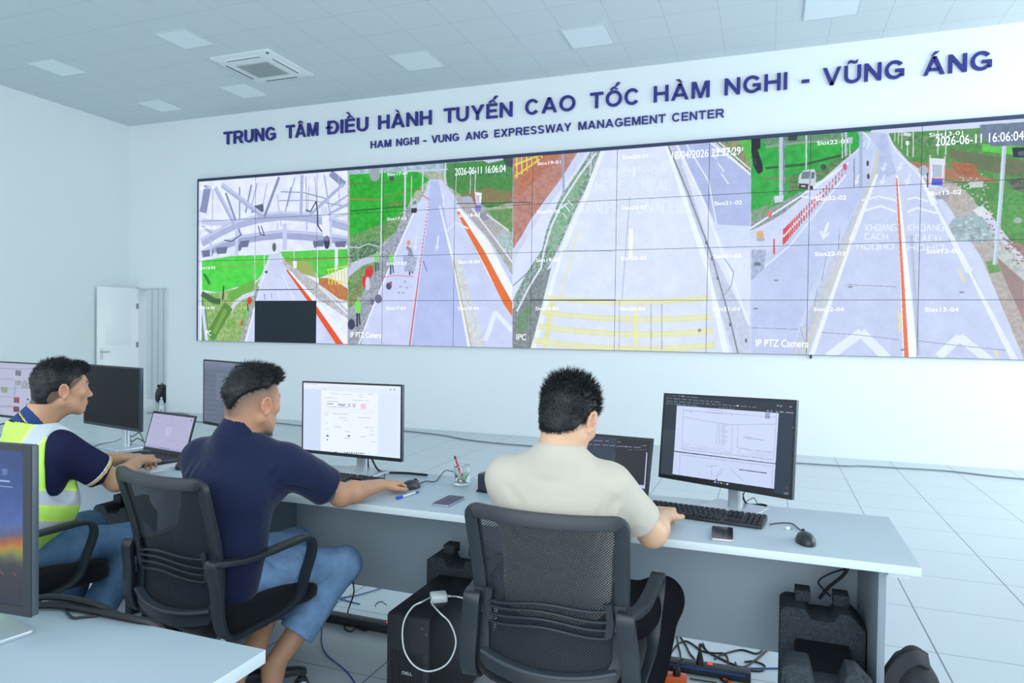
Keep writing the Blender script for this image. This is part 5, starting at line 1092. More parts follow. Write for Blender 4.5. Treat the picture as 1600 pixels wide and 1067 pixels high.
# ------------------------------------------------------------------ the three men
m_skin = tone_mat('skin', 0.48, 0.4, sss=0.12, bump=0.05, bscale=700)
m_hair = mat('black_hair', '15161a', 0.45, spec=0.35, noise=0.25, nscale=60)
def capcut(F, a, b, r0, r1, p, n, k, flat=None):
    a = np.array(a, float); b = np.array(b, float); m_ = max(r0, r1)+k+2*F.h; q = F._sub(np.minimum(a, b)-m_, np.maximum(a, b)+m_); sl, X, Y, Z = q
    ab = b-a; L2 = float(ab@ab); px, py, pz = X-a[0], Y-a[1], Z-a[2]; t = np.clip((px*ab[0]+py*ab[1]+pz*ab[2])/L2, 0, 1); r = r0+(r1-r0)*t
    d = np.sqrt((px-t*ab[0])**2+(py-t*ab[1])**2+(pz-t*ab[2])**2)-r; n = np.array(n, float); n /= np.linalg.norm(n)
    d = np.maximum(d, (X-p[0])*n[0]+(Y-p[1])*n[1]+(Z-p[2])*n[2]); F.put(sl, d.astype(np.float32), k, 'add')
def torso(F, J, g, fw, skip_arms=False, belly=1.0):
    # g: inflation; fw: forward direction of the trunk
    N_, SL, SR, P_, C_ = J['neck'], J['SL'], J['SR'], J['pelvis'], J['chest']; fl = (fw, 0.70)
    W_ = (P_+C_)/2; up = (N_-P_)/np.linalg.norm(N_-P_); mid = (SL+SR)/2
    F.cap(P_+up*.02, W_, .150*belly+g, .140*belly+g, .05, flat=fl); F.cap(W_, C_, .140*belly+g, .155+g, .05, flat=fl); F.cap(C_, mid-up*.045, .155+g, .135+g, .06, flat=fl)
    F.cap(SL*.93+SR*.07-up*.012, SR*.93+SL*.07-up*.012, .058+g, .058+g, .05); F.cap(SL*.8+SR*.2-up*.07, SR*.8+SL*.2-up*.07, .075+g, .075+g, .05)
    for S in (SL, SR): F.cap(N_-up*.015, S*.62+mid*.38+up*.004, .050+g, .040+g, .05)
def limb_body(F, J, s_):
    S, E_, Wr = J['S'+s_], J['E'+s_], J['W'+s_]; F.cap(S, E_, .052, .040, .03); F.cap(E_, E_*.72+Wr*.28, .040, .043, .02); F.cap(E_*.72+Wr*.28, Wr, .042, .0255, .02); F.ell(E_, (.040, .040, .040), None, .02)
def make_man(J, spec):
    lo = np.min([v for v in J.values()], axis=0)-.22; hi = np.max([v for v in J.values()], axis=0)+.22; lo[2] = max(0.0, spec.get('zlo', 0.0)-.02); c = J['head']; R = frame(*spec['look']); sc = spec.get('hsc', 1.0)
    hi[2] = c[2]+.17
    base = V(J['pelvis'][0], J['pelvis'][1], 0); root = empty('person', base, 0, spec['label'], 'person')
    F = Field(lo, hi, 0.0040); torso(F, J, -.012, spec['fw']); T = head_field(F, c, R, sc)
    F.cap(T((0, -.035, -.045)), J['neck'], .054, .060, .03); F.cap(T((0, .01, -.06)), J['neck']+V(0, .03, 0), .040, .045, .03)
    for s_ in 'LR':
        limb_body(F, J, s_); wd = J['H'+s_]-J['W'+s_]; hand(F, J['W'+s_], wd, spec['palm'+s_], spec['thumb'+s_], curls=spec.get('curls'+s_, (.5, .5, .55, .6)), length=spec.get('hlen', .18), thumb=.5)
        F.cap(J['hip'+s_], J['K'+s_], .062, .048, .03); F.cap(J['K'+s_], J['A'+s_], .046, .034, .02)
        if 'T'+s_ in J:
            A_, T_ = J['A'+s_], J['T'+s_]; d = (T_-A_); d /= np.linalg.norm(d); he = A_-d*.035+V(0, 0, -.02)
            F.cap(J['K'+s_]*.3+A_*.7, A_, .040, .031, .02); F.cap(he, A_+d*.03, .030, .034, .02); F.cap(A_+d*.02, T_-d*.03, .036, .030, .03, flat=(V(0, 0, 1)*.9+d*.3, .72))
            sd = np.cross(d, (0, 0, 1)); sd /= np.linalg.norm(sd)
            for i_, u in enumerate((-.028, -.012, .002, .015, .027)): F.cap(T_-d*.035+sd*u*.9, T_+sd*u+d*(.004-abs(i_-1)*.004), .0115, .0095, .006)
        else: F.cap(J['A'+s_], J['A'+s_]+V(0, .03, -.03), .034, .03, .02)
    P, Q = F.mesh(); P = vsmooth(P, Q, 1, .4); N = vnormals(P, Q); col = head_tone(P, c, R, sc, spec['skin'], spec.get('scalp'), spec.get('region'))
    nz = wob(P, 24, 3)[:, None]; col = col*(1+.04*nz)
    for s_ in 'LR':     # redder knuckles and elbows
        col = col*(1-.10*np.exp(-(np.linalg.norm(P-J['E'+s_], axis=1)/.03)**2)[:, None]*np.array((.2, 1, 1)))
    mesh_from('body', P, Q, m_skin, root, base, np.clip(col, 0, 1)); del F
    # hair
    hr = spec['hair']; H = Field(c-.17, c+.17, 0.0032)
    for e_ in hr['ell']: H.ell(c+R@(np.array(e_[0])*sc), np.array(e_[1])*sc, R, .015)
    for p, n in hr['cuts']: H.cut(c+R@(np.array(p)*sc), R@np.array(n), .008)
    for e_ in hr.get('ell2', ()): H.ell(c+R@(np.array(e_[0])*sc), np.array(e_[1])*sc, R, .015)
    hp, hq = H.mesh(); hn = vnormals(hp, hq); hp = hp+hn*(wob(hp, 90, 5)*.0022+wob(hp, 35, 6)*.003)[:, None]; ql = ((hp-c)@R)/sc; sets = []
    for (n_, L_, flow, rad, seed, mfn, jit, nr) in hr['strands']: sets.append(strands(hp, hn, ql, n_, L_, (lambda f: (lambda q: f(q)@R.T))(flow), rad, seed, mfn(ql), jit, nr=nr))
    add_strands('hair', hp, hq, sets, m_hair, root, base)
    return root, base, c, R, T
def cloth(name, J, build, mats, root, base, h=0.0055, folds=(), wr=(.0022, 26, 1), tone=None, zlo=0.0, mi=None, sm=1):
    lo = np.min([v for v in J.values()], axis=0)-.24; hi = np.max([v for v in J.values()], axis=0)+.24; lo[2] = max(lo[2], zlo); F = Field(lo, hi, h); build(F); P, Q = F.mesh(); P = vsmooth(P, Q, sm, .5); N = vnormals(P, Q)
    P = P+N*(wob(P, wr[1], wr[2])*wr[0]+wob(P, wr[1]*2.6, wr[2]+9)*wr[0]*.35)[:, None]
    if len(folds): P = fold(P, N, folds)
    cols = None
    if tone is not None: cols = tone(P, N)
    return mesh_from(name, P, Q, mats, root, base, cols)
def legs(F, J, g, hem, tr=1.0, waist_r=.155, fw=(0, 1, 0), cutA=True):
    F.cap(J['hipL'], J['hipR'], .100+g, .100+g, .05); F.ell(J['pelvis']+V(0, -.01, .0), (.165, .125, .11), None, .05)
    for s_ in 'LR':
        K, A_ = J['K'+s_], J['A'+s_]; F.cap(J['hip'+s_], J['hip'+s_]*.5+K*.5, .092*tr+g, .080*tr+g, .05); F.cap(J['hip'+s_]*.5+K*.5, K, .080*tr+g, .066+g, .04)
        d = (A_-K); d /= np.linalg.norm(d); e_ = K+(A_-K)*hem; capcut(F, K, e_+d*.08, .064+g, .070+g, e_, d, .03)

sk = L3
SKIN0 = L3('cfa084')
# ---- the man in the cream shirt
J3 = dict(head=V(8.150, -6.835, 1.178), neck=V(8.137, -6.892, 1.092), SL=V(7.962, -6.872, .992), SR=V(8.287, -6.850, .992), chest=V(8.125, -6.872, .88), pelvis=V(8.122, -6.835, .555), EL=V(7.925, -6.69, .83), ER=V(8.388, -6.705, .822), WL=V(8.06, -6.47, .805), HL=V(8.13, -6.33, .80),
          WR=V(8.384, -6.415, .802), HR=V(8.372, -6.24, .812), hipL=V(8.04, -6.81, .545), hipR=V(8.21, -6.81, .545), KL=V(7.98, -6.42, .535), KR=V(8.385, -6.45, .525), AL=V(7.99, -6.55, .11), AR=V(8.315, -6.66, .12))
n3 = V(0, .66, -.75)
spec3 = dict(label='person in a cream T-shirt and black trousers typing at the right of the desk row', look=(12, 27, 0), fw=(0.05, 1, 0), palmL=(0, 0.1, -1), palmR=(0, 0.1, -1), thumbL=1, thumbR=-1, skin=L3('d8b090'), zlo=0.0, cursR=None,
    scalp=L3('463832'), region=lambda q: np.clip((-(q@V(0, .66, -.75))+.008)/.02, 0, 1)*.7*(q[:, 2] > -.075)*(q[:, 1] < .06)*(np.abs(q[:, 0]) < .0785),
    hair=dict(ell=[((0, -.014, .038), (.0845, .107, .099)), ((0, -.055, -.010), (.066, .056, .066)), ((0, -.060, -.040), (.052, .042, .050))], cuts=[((0, 0, .004), (0, .66, -.75)), ((0, .078, 0), (0, 1, -.2))],
        strands=[(5200, lambda q: .012+.020*np.clip((q[:, 2]-.02)/.08, 0, 1), lambda q: np.stack([q[:, 0]*3, -.25+0*q[:, 0], .25-.6*(q[:, 2] < .02)], 1), .00085, 1, lambda q: q[:, 2] > -.01, .30, .75), (6500, .013, lambda q: np.stack([0*q[:, 0], 0*q[:, 0], -1+0*q[:, 0]], 1), 0.0006, 2, lambda q: q[:, 2] < .03, .22, .30)]))
spec3['curlsR'] = (.95, 1.0, 1.0, 1.0)
root3, b3, c3, R3, T3 = make_man(J3, spec3)
m_cream = mat('cream_cotton', 'c4beb1', 0.85, spec=0.15, bump=0.12, bscale=1400, noise=0.01, nscale=12, sheen=0.15); m_blacktr = mat('black_trouser_cloth', '14151b', 0.85, spec=0.15, bump=0.1, bscale=900)
def shirt3(F):
    torso(F, J3, .010, (0.05, 1, 0), belly=1.03)
    for s_ in 'LR':
        S, E_ = J3['S'+s_], J3['E'+s_]; e_ = S+(E_-S)*.72; d = (E_-S)/np.linalg.norm(E_-S); capcut(F, S, E_, .066, .064, e_, d, .035)
    F.cap(T3((0, -.03, -.05))+V(0, 0, .03), J3['neck']+V(0, .012, .012), .060, .060, .012, op='sub'); F.cap(T3((0, .0, -.03)), J3['neck']+V(0, .05, -.04), .055, .062, .012, op='sub')
cloth('shirt', J3, shirt3, m_cream, root3, b3, folds=[((8.31, -6.92, .97), (8.27, -6.97, .80), .012, .009), ((8.06, -6.97, 1.02), (8.22, -6.98, 1.01), .012, .004), ((7.98, -6.97, .88), (8.10, -7.0, .80), .014, .006), ((8.30, -6.93, .98), (8.20, -6.99, .78), .012, .006), ((8.33, -6.83, .93), (8.37, -6.80, .86), .010, .006), ((8.30, -6.93, .90), (8.33, -6.86, .99), .013, -.005), ((7.98, -6.95, 1.0), (8.06, -6.99, .93), .014, .003), ((8.02, -6.96, .78), (8.22, -6.99, .74), .012, .004), ((8.00, -6.97, .84), (8.18, -7.0, .83), .014, .003), ((7.99, -6.94, .93), (7.94, -6.87, .86), .012, .005)], wr=(.0026, 18, 2), zlo=.5)
def tr3(F): legs(F, J3, .006, .93)
cloth('trousers', J3, tr3, m_blacktr, root3, b3, h=.007, wr=(.004, 22, 3), folds=[((8.40, -6.52, .55), (8.36, -6.42, .45), .014, .008), ((8.34, -6.55, .42), (8.40, -6.5, .36), .014, .008)])
# ---- the man in the navy polo
J2 = dict(head=V(6.945, -6.818, 1.168), neck=V(6.915, -6.880, 1.048), SL=V(6.742, -6.862, .965), SR=V(7.080, -6.785, .958), chest=V(6.895, -6.885, .84), pelvis=V(6.835, -6.875, .555), EL=V(6.66, -6.64, .81), ER=V(7.172, -6.588, .800), WL=V(6.80, -6.42, .80), HL=V(6.87, -6.28, .79),
          WR=V(7.205, -6.345, .792), HR=V(7.245, -6.20, .787), hipL=V(6.77, -6.86, .545), hipR=V(6.885, -6.83, .535), KL=V(6.84, -6.43, .52), KR=V(7.080, -6.425, .468), AL=V(6.900, -6.745, .235), AR=V(6.960, -6.715, .150), TL=V(6.985, -6.90, .07), TR=V(7.06, -6.80, .035))
J2['TL'] = V(6.885, -6.85, .11); J2['TR'] = V(7.02, -6.80, .03)
hs = lambda q: np.maximum((q@V(0, .72, -.69))+.043, np.abs(q[:, 0])*.75-q[:, 2]*.66-.016)
spec2 = dict(label='person in a navy polo shirt and light blue jeans with bare feet using a mouse', look=(7, 4, 0), fw=(0.1, 1, 0), palmL=(0, 0.1, -1), palmR=(0, 0.05, -1), thumbL=1, thumbR=-1, skin=L3('c29274'), scalp=L3('564b42'),
    region=lambda q: np.clip((.062-hs(q))/.055, 0, 1)*.85*(q[:, 1] < .060)*(np.abs(q[:, 0]) < .0785)*np.clip((q[:, 2]+.07)/.03, 0, 1),
    curlsR=(.7, .75, .8, .85), hair=dict(ell=[((0, -.016, .040), (.083, .106, .098)), ((0, -.060, .0), (.062, .052, .062))], cuts=[((0, 0, .062), (0, .72, -.69)), ((.0213, 0, 0), (.75, 0, -.66)), ((-.0213, 0, 0), (-.75, 0, -.66))], ell2=[((0, .045, .094), (.056, .052, .034)), ((0, -.005, .090), (.067, .085, .052))],
        strands=[(4200, lambda q: .016+.012*np.clip((q[:, 2]-.04)/.08, 0, 1), lambda q: np.stack([q[:, 0]*2, .45+0*q[:, 0], .15-.9*(q[:, 1] < -.06)], 1), .0009, 3, lambda q: q[:, 2] > -.06, .30, .55), (900, .034, lambda q: np.stack([.25+0*q[:, 0], .95+0*q[:, 0], .55+0*q[:, 0]], 1), .0014, 4, lambda q: (q[:, 1] > .03) & (q[:, 2] > .08), .22, .45), (2500, .007, lambda q: np.stack([0*q[:, 0], 0*q[:, 0], -1+0*q[:, 0]], 1), .0005, 5, lambda q: np.abs(hs(q)) < .02, .3, .5)]))
root2, b2, c2, R2, T2 = make_man(J2, spec2)
m_navy = mat('navy_pique', '141f40', 0.75, spec=0.2, bump=0.15, bscale=1300, noise=0.05, nscale=9, sheen=0.15); m_jean = mat('light_blue_denim', '7b9dc4', 0.8, spec=0.15, noise=0.20, nscale=16, bump=0.25, bscale=700)
m_jean_d = mat('mid_blue_denim', '5e80a2', 0.8, spec=0.15, noise=0.18, nscale=16, bump=0.25, bscale=700)
def shirt2(F):
    torso(F, J2, .012, (0.1, 1, 0), belly=1.06); F.cap(J2['pelvis']+V(0, -.02, -.02), J2['pelvis']+V(.03, -.02, .10), .165, .165, .05, flat=((0.1, 1, 0), .72))
    for s_ in 'LR':
        S, E_ = J2['S'+s_], J2['E'+s_]; e_ = S+(E_-S)*.72; d = (E_-S)/np.linalg.norm(E_-S)+V(0, 0, -.1); capcut(F, S, E_, .066, .072, e_, d, .035); F.cap(S+V(0, 0, -.02), S+(E_-S)*.62+V(0, 0, -.028), .055, .052, .03)
    F.cap(T2((0, -.03, -.05)), J2['neck']+V(0, .002, .02), .055, .055, .010, op='sub'); F.cap(T2((0, .0, -.03)), J2['neck']+V(0, .03, -.03), .050, .055, .012, op='sub')
cloth('polo_shirt', J2, shirt2, m_navy, root2, b2, folds=[((6.84, -6.965, 1.00), (6.96, -7.00, .93), .010, .007), ((6.82, -6.96, .99), (6.80, -6.99, .88), .013, .004), ((7.08, -6.86, .90), (7.17, -6.72, .84), .010, .007), ((7.06, -6.88, .86), (7.16, -6.75, .80), .012, -.005), ((7.02, -6.93, .82), (6.92, -7.0, .70), .013, .006), ((7.00, -6.95, .74), (6.90, -7.01, .62), .013, .006), ((6.98, -6.93, .66), (6.86, -7.01, .58), .012, .006), ((7.10, -6.86, .96), (7.05, -6.90, .86), .012, .005), ((6.76, -6.95, .93), (6.75, -6.97, .78), .014, .004)], wr=(.0034, 19, 4), zlo=.42)
def collar(F, J, T, r=.068, h0=-.035, h1=.044):
    ax = (T((0, -.03, -.05))-J['neck']); ax /= np.linalg.norm(ax); o = J['neck']; f = V(0, 1, 0)-ax*ax[1]; f /= np.linalg.norm(f)
    F.cap(o-ax*.03, o+ax*.09, r+.006, r-.006, .0); F.cut(o+ax*h1, ax+f*.45, .003); F.cut(o+ax*h0, -(ax+f*.35), .003); F.cap(o-ax*.06, o+ax*.12, r-.001, r-.012, .002, op='sub')
cloth('collar', dict(a=J2['neck']-.05, b=J2['neck']+.05), lambda F: collar(F, J2, T2), m_navy, root2, b2, h=.004, wr=(.001, 20, 1))
def jn2(F): legs(F, J2, .003, .70, .93)
cloth('jeans', J2, jn2, m_jean, root2, b2, h=.0055, wr=(.0035, 24, 6), folds=[((7.02, -6.76, .62), (7.10, -6.62, .52), .010, .007), ((6.98, -6.80, .60), (7.06, -6.70, .49), .010, .006), ((7.20, -6.60, .47), (7.10, -6.66, .44), .010, .007), ((7.20, -6.58, .42), (7.08, -6.68, .40), .010, -.006), ((7.14, -6.62, .36), (7.04, -6.74, .34), .010, .005)])
# ---- the man in the reflective vest
J1 = dict(head=V(5.993, -6.842, 1.182), neck=V(5.915, -6.915, 1.038), SL=V(5.77, -6.84, .965), SR=V(6.055, -6.885, .950), chest=V(5.915, -6.925, .84), pelvis=V(5.865, -7.03, .555), EL=V(5.74, -6.62, .82), ER=V(6.125, -6.695, .785), WL=V(5.82, -6.41, .810), HL=V(5.90, -6.28, .81),
          WR=V(6.00, -6.470, .825), HR=V(5.915, -6.31, .825), hipL=V(5.78, -7.03, .545), hipR=V(5.915, -7.02, .545), KL=V(5.84, -6.60, .53), KR=V(6.105, -6.585, .505), AL=V(5.85, -6.75, .11), AR=V(6.02, -6.78, .10))
spec1 = dict(label='person in a yellow-green reflective vest over a dark shirt typing on a laptop', hsc=.95, look=(20, 1, 0), fw=(0.25, 1, 0), palmL=(0, 0.1, -1), palmR=(0, 0.1, -1), thumbL=1, thumbR=-1, skin=L3('c6997a'), scalp=L3('2c2523'), region=lambda q: np.clip((-(q@V(0, .66, -.75))+.010)/.010, 0, 1)*(q[:, 2] > -.058)*.8*(q[:, 1] < .06)*(np.abs(q[:, 0]) < .0785),
    curlsR=(.9, .95, 1.0, 1.0), hair=dict(ell=[((0, -.014, .036), (.081, .103, .095)), ((0, -.055, -.010), (.066, .055, .066)), ((0, -.058, -.045), (.054, .044, .052)), ((0, .055, .085), (.055, .040, .030))], cuts=[((0, 0, -.004), (0, .66, -.75)), ((0, .098, 0), (0, 1, -.1))],
        strands=[(4200, lambda q: .008+.014*np.clip((q[:, 2]-.03)/.08, 0, 1), lambda q: np.stack([q[:, 0]*2, .35+0*q[:, 0], .1-.6*(q[:, 2] < .02)], 1), .0008, 7, lambda q: q[:, 2] > 0, .28, .55), (700, .022, lambda q: np.stack([0*q[:, 0], 1+0*q[:, 0], .3+0*q[:, 0]], 1), .0012, 8, lambda q: (q[:, 1] > .04) & (q[:, 2] > .07), .2, .4), (2200, .007, lambda q: np.stack([0*q[:, 0], 0*q[:, 0], -1+0*q[:, 0]], 1), .0005, 9, lambda q: q[:, 2] < .03, .25, .3)]))
root1, b1, c1, R1, T1 = make_man(J1, spec1)
m_dnavy = tone_mat('dark_navy_polo', 0.8, 0.2, bump=0.1, bscale=1300); m_vest = tone_mat('vest_fabric', 0.6, 0.3, bump=0.08, bscale=1500)
FW1 = (0.25, 1, 0)
hem1 = {}
def shirt1(F):
    torso(F, J1, .006, FW1)
    for s_ in 'LR':
        S, E_ = J1['S'+s_], J1['E'+s_]; e_ = S+(E_-S)*.70; d = (E_-S)/np.linalg.norm(E_-S); hem1[s_] = (e_, d); capcut(F, S, E_, .066, .068, e_, d, .035); F.cap(S+V(0, 0, -.02), S+(E_-S)*.6+V(0, 0, -.02), .055, .052, .03)
    F.cap(T1((0, -.03, -.05)), J1['neck'], .058, .060, .010, op='sub'); F.cap(T1((0, .0, -.03)), J1['neck']+V(0, .03, -.03), .055, .060, .012, op='sub')
def tone_shirt1(P, N):
    c_ = np.tile(L3('181d3e'), (len(P), 1))
    for s_ in 'LR':
        e_, d = hem1[s_]; near = np.linalg.norm(P-e_, axis=1) < .10; t = (P-e_)@d; c_[near & (t > -.012) & (t < -.005)] = L3('d8b868'); c_[near & (t > -.020) & (t < -.014)] = L3('e8e4dc')
    return c_
cloth('polo_shirt', J1, shirt1, m_dnavy, root1, b1, h=.0034, wr=(.002, 18, 8), folds=[((6.08, -6.86, .92), (6.12, -6.74, .84), .012, .006), ((6.04, -6.92, .88), (6.12, -6.80, .82), .012, -.005)], tone=tone_shirt1, zlo=.45)
def col1(F): collar(F, J1, T1, r=.064, h1=.040)
ax1 = (T1((0, -.03, -.05))-J1['neck']); ax1 /= np.linalg.norm(ax1)
def tone_col(P, N):
    c_ = np.tile(L3('2c4478'), (len(P), 1)); x_ = V(1, 0, 0)-ax1*ax1[0]; x_ /= np.linalg.norm(x_); y_ = np.cross(ax1, x_); q = P-J1['neck']; a_ = np.arctan2(q@y_, q@x_); t = q@ax1+.35*(q@(y_ if y_[1] > 0 else -y_)); c_[(t > .000) & (t < .005)] = L3('e6c77c'); c_[(t <= .000) & (t > -.006)] = L3('1a1a24'); return c_
cloth('collar', dict(a=J1['neck']-.05, b=J1['neck']+.05), col1, m_dnavy, root1, b1, h=.0035, wr=(.0008, 20, 1), tone=tone_col)
def vest1(F):
    J_ = dict(J1); torso(F, J_, .020, FW1, belly=1.08); F.cap(J1['pelvis']+V(0, 0, -.02), J1['pelvis']+V(.02, .02, .12), .170, .168, .05, flat=(FW1, .76))
    F.ell((5.955, -6.915, .715), (.150, .145, .14), None, .06)
    for s_ in 'LR':
        S, E_ = J1['S'+s_], J1['E'+s_]; o = (J1['SL'] if s_ == 'R' else J1['SR']); out = (S-o)/np.linalg.norm(S-o); F.cap(S+out*.085+V(0, 0, .09), S+out*.075+V(0, 0, -.12), .098, .092, .012, op='sub')
    F.cap(T1((0, -.03, -.05)), J1['neck']+V(0, 0, .002), .066, .074, .012, op='sub'); F.cap(J1['neck']+V(.05, .10, .10), J1['neck']+V(.05, .12, -.10), .075, .05, .02, op='sub')
up1 = (J1['neck']-J1['pelvis'])/np.linalg.norm(J1['neck']-J1['pelvis'])
def tone_vest(P, N):
    c_ = np.tile(L3('c4f76a'), (len(P), 1)); t = (P-J1['pelvis'])@up1; out = (J1['SR']-J1['SL'])/np.linalg.norm(J1['SR']-J1['SL']); x_ = (P-(J1['SL']+J1['SR'])/2)@out
    sil = L3('c3cdd6'); edge = L3('e6ff4c')
    strap = (np.abs(np.abs(x_)-.118) < .025) & (t > .27); c_[strap] = sil; se = (np.abs(np.abs(np.abs(x_)-.118)-.029) < .004) & (t > .27); c_[se] = L3('d8ff8a')
    for t0 in (.13, .245): c_[np.abs(t-t0) < .027] = sil
    for t0 in (.13, .245): c_[np.abs(np.abs(t-t0)-.030) < .003] = edge
    return c_*(1+.03*wob(P, 60, 2))[:, None]
cloth('reflective_vest', J1, vest1, m_vest, root1, b1, h=.0045, wr=(.003, 20, 11), tone=tone_vest, zlo=.45, folds=[((6.02, -7.0, .80), (6.06, -6.9, .74), .012, .007), ((6.00, -7.02, .70), (6.05, -6.92, .64), .012, -.006), ((6.0, -7.05, .66), (6.04, -6.96, .60), .010, .006)])
def jn1(F): legs(F, J1, .003, .80, .93)
cloth('jeans', J1, jn1, m_jean_d, root1, b1, h=.006, wr=(.004, 22, 12), folds=[((6.10, -6.90, .58), (6.18, -6.76, .50), .012, .008), ((6.16, -6.82, .50), (6.22, -6.72, .42), .012, .007), ((6.08, -6.93, .54), (6.16, -6.82, .44), .012, -.006)])
# ------------------------------------------------------------------ things on and under the desks
m_dk = mat('device_black', '20262b', 0.4); m_key = mat('keycap_black', '191d22', 0.5); m_rub = mat('cable_black', '14181c', 0.5); m_blue = mat('cable_blue', '1f4f9a', 0.45); m_grey = mat('cable_grey', '7d888f', 0.5)
m_white = mat('white_plastic', 'e6ebee', 0.35); m_org = mat('orange_plastic', 'e8601e', 0.4); m_foam = mat('black_foam', '3c4349', 0.9, spec=0.15, bump=0.8, bscale=170, noise=0.3, nscale=110)
def keyboard(c, rz, label, w_=0.44, d_=0.13):
    r = empty('keyboard', (c[0], c[1], DZT), rz, label, 'keyboard', 'black desk keyboards')
    b = MB(); b.add([(-w_/2, -d_/2, .003), (w_/2, -d_/2, .003), (w_/2, d_/2, .003), (-w_/2, d_/2, .003), (-w_/2, -d_/2, .012), (w_/2, -d_/2, .012), (w_/2, d_/2, .022), (-w_/2, d_/2, .022)], [[0, 3, 2, 1], [4, 5, 6, 7], [0, 1, 5, 4], [1, 2, 6, 5], [2, 3, 7, 6], [3, 0, 4, 7]])
    b.build('case', m_dk, r, bevel=.002)
    b = MB(); rows = [(.046, [1]*14), (.026, [1]*13+[1.5]), (.007, [1.5]+[1]*12+[1]), (-.012, [1.8]+[1]*11+[1.7]), (-.031, [2.2]+[1]*10+[2.3]), (-.050, [1.3, 1.2, 1.2, 5.8, 1.2, 1.2, 1.2, 1.3])]
    for y, ks in rows:
        z = .012+(y+d_/2)/d_*.010; tot = sum(ks); u = .285/tot*1.0; x = -w_/2+.008
        for k in ks: b.box((x+k*u/2, y, z+.0035), (k*u-.0028, .0160, .007), rotx(.076), taper=.9); x += k*u
        for x0, n_ in ((-w_/2+.305, 3), (-w_/2+.366, 4)):
            if n_ == 3 and abs(y+.012) < .002: continue
            for i in range(n_):
                if n_ == 3 and abs(y+.031) < .002 and i != 1: continue
                b.box((x0+i*.0185+.009, y, z+.0035), (.0158, .016, .007), rotx(.076), taper=.9)
    b.build('keycaps', m_key, r); return r
def mouse(c, rz, label, group='black computer mice', m_=None, z=None):
    r = empty('mouse', (c[0], c[1], DZT if z is None else z), rz, label, 'mouse', group); vs = []; fs = []; n_, k = 10, 20
    for i in range(n_+1):
        t = i/n_*PI/2; s_ = math.cos(t)**.75 if i < n_ else 0.001; z_ = math.sin(t)*.036
        for j in range(k): a = 2*PI*j/k; vs.append((math.cos(a)*.031*s_*(1-.12*max(0, math.sin(a))), math.sin(a)*.056*s_-.006*math.sin(t), z_+.001))
    for i in range(n_):
        for j in range(k): fs.append([i*k+j, i*k+(j+1) % k, (i+1)*k+(j+1) % k, (i+1)*k+j])
    fs.append(list(range(k))[::-1]); MB().add(vs, fs, 0, True).build('shell', m_ or mat('mouse_black', '23292f', 0.35), r)
    MB().cyl((-.004, .028, .0305), (.004, .028, .0305), .008, k=14).build('scroll_wheel', m_rub, r); MB().box((0, .034, .0285), (.0012, .036, .006), rotx(-.35)).build('button_seam', m_rub, r); return r
def cable(label, pts, r_=.0032, m_=None, name='cable', group=None, n=8):
    P = smooth_path([np.array(p, float) for p in pts], n); c = np.mean(P, axis=0); b = MB().tube(P, r_, k=7); o = b.build(name, m_ or m_rub, None, off=(c[0], c[1], c[2]), merge=False); o.location = tuple(c); tag(o, label, 'cable', group); return o
def on(z, *px): return [atz(x, y, z) for x, y in px]
def phone(px, label, scr, col):
    A = [atz(x, y, DZT+.008) for x, y in px]; c = sum(A)/4; e1 = (A[1]-A[0]+A[2]-A[3])/2; e2 = (A[2]-A[1]+A[3]-A[0])/2; a, b_ = np.linalg.norm(e1), np.linalg.norm(e2)
    if b_ > a: e = e2
    else: e = e1
    rz = math.atan2(e[1], e[0])-PI/2; r = empty('phone', (c[0], c[1], DZT), rz, label, 'phone'); w_, l_ = .076, .158
    MB().prism(rrect(w_, l_, .011, 5), 2, .0, .0085).build('case', mat('phone_edge_'+col, col, .3, .5), r, bevel=.0012); MB().prism(rrect(w_-.005, l_-.005, .009, 5), 2, .0084, .0092).build('screen', scr, r)
    MB().prism(rrect(.018, .004, .0019, 3), 2, .0091, .0096).build('camera_notch', m_rub, r); return r
keyboard((8.500, -6.170), math.radians(-8), 'black keyboard under the right hand of the man in the cream shirt')
keyboard((6.885, -6.195), math.radians(-4), 'black keyboard in front of the bright white monitor')
mouse((8.846, -6.365), math.radians(12), 'black mouse near the right end of the desk'); mouse((7.262, -6.185), math.radians(-10), 'black mouse under the hand of the man in navy')
mouse((6.035, -6.250), math.radians(30), 'dark grey mouse beside the laptop of the vested man'); mouse((5.70, -6.33), math.radians(60), 'dark mouse behind the forearms of the vested man')
gs = mat('phone_glass', '10141c', .12, spec=.6)
ps = Paint(160, 320, (.10, .11, .17)); ps.poly([(0, 0), (160, 0), (160, 120), (0, 200)], (58, 60, 92), raw=True); ps.poly([(60, 40), (160, 20), (160, 110), (90, 100)], (150, 40, 66), (60, 30, 60), 8, raw=True)
phone([(673, 787), (703, 772), (729, 776), (698, 791.5)], 'phone in a silver edged case beside the blue pen', screen_mat('phone_picture', ps.image('phone_picture'), .8), 'aab4c2'); phone([(1112, 820), (1146, 822), (1147, 846), (1109, 843)], 'phone with a dark screen in front of the right keyboard', gs, 'cfc6bd')
# pen
A, B = atz(621, 778, DZT+.006), atz(653, 768, DZT+.006); r = empty('pen', (A[0], A[1], DZT), math.atan2(B[1]-A[1], B[0]-A[0]), 'blue and clear ballpoint pen lying on the desk', 'pen')
MB().cyl((.028, 0, .005), (.115, 0, .005), .0046, k=10).build('barrel', mat('pen_barrel', 'dfe6ee', .2), r); MB().cyl((-.004, 0, .0055), (.03, 0, .0055), .0056, k=12).build('cap', mat('pen_blue', '2a4fc0', .3), r); MB().cyl((.115, 0, .005), (.138, 0, .005), .0048, .0035, k=10).build('plug', mat('pen_blue', '2a4fc0', .3), r)
MB().box((-.0, 0, .0118), (.030, .003, .0015)).build('clip', mat('pen_blue', '2a4fc0', .3), r)
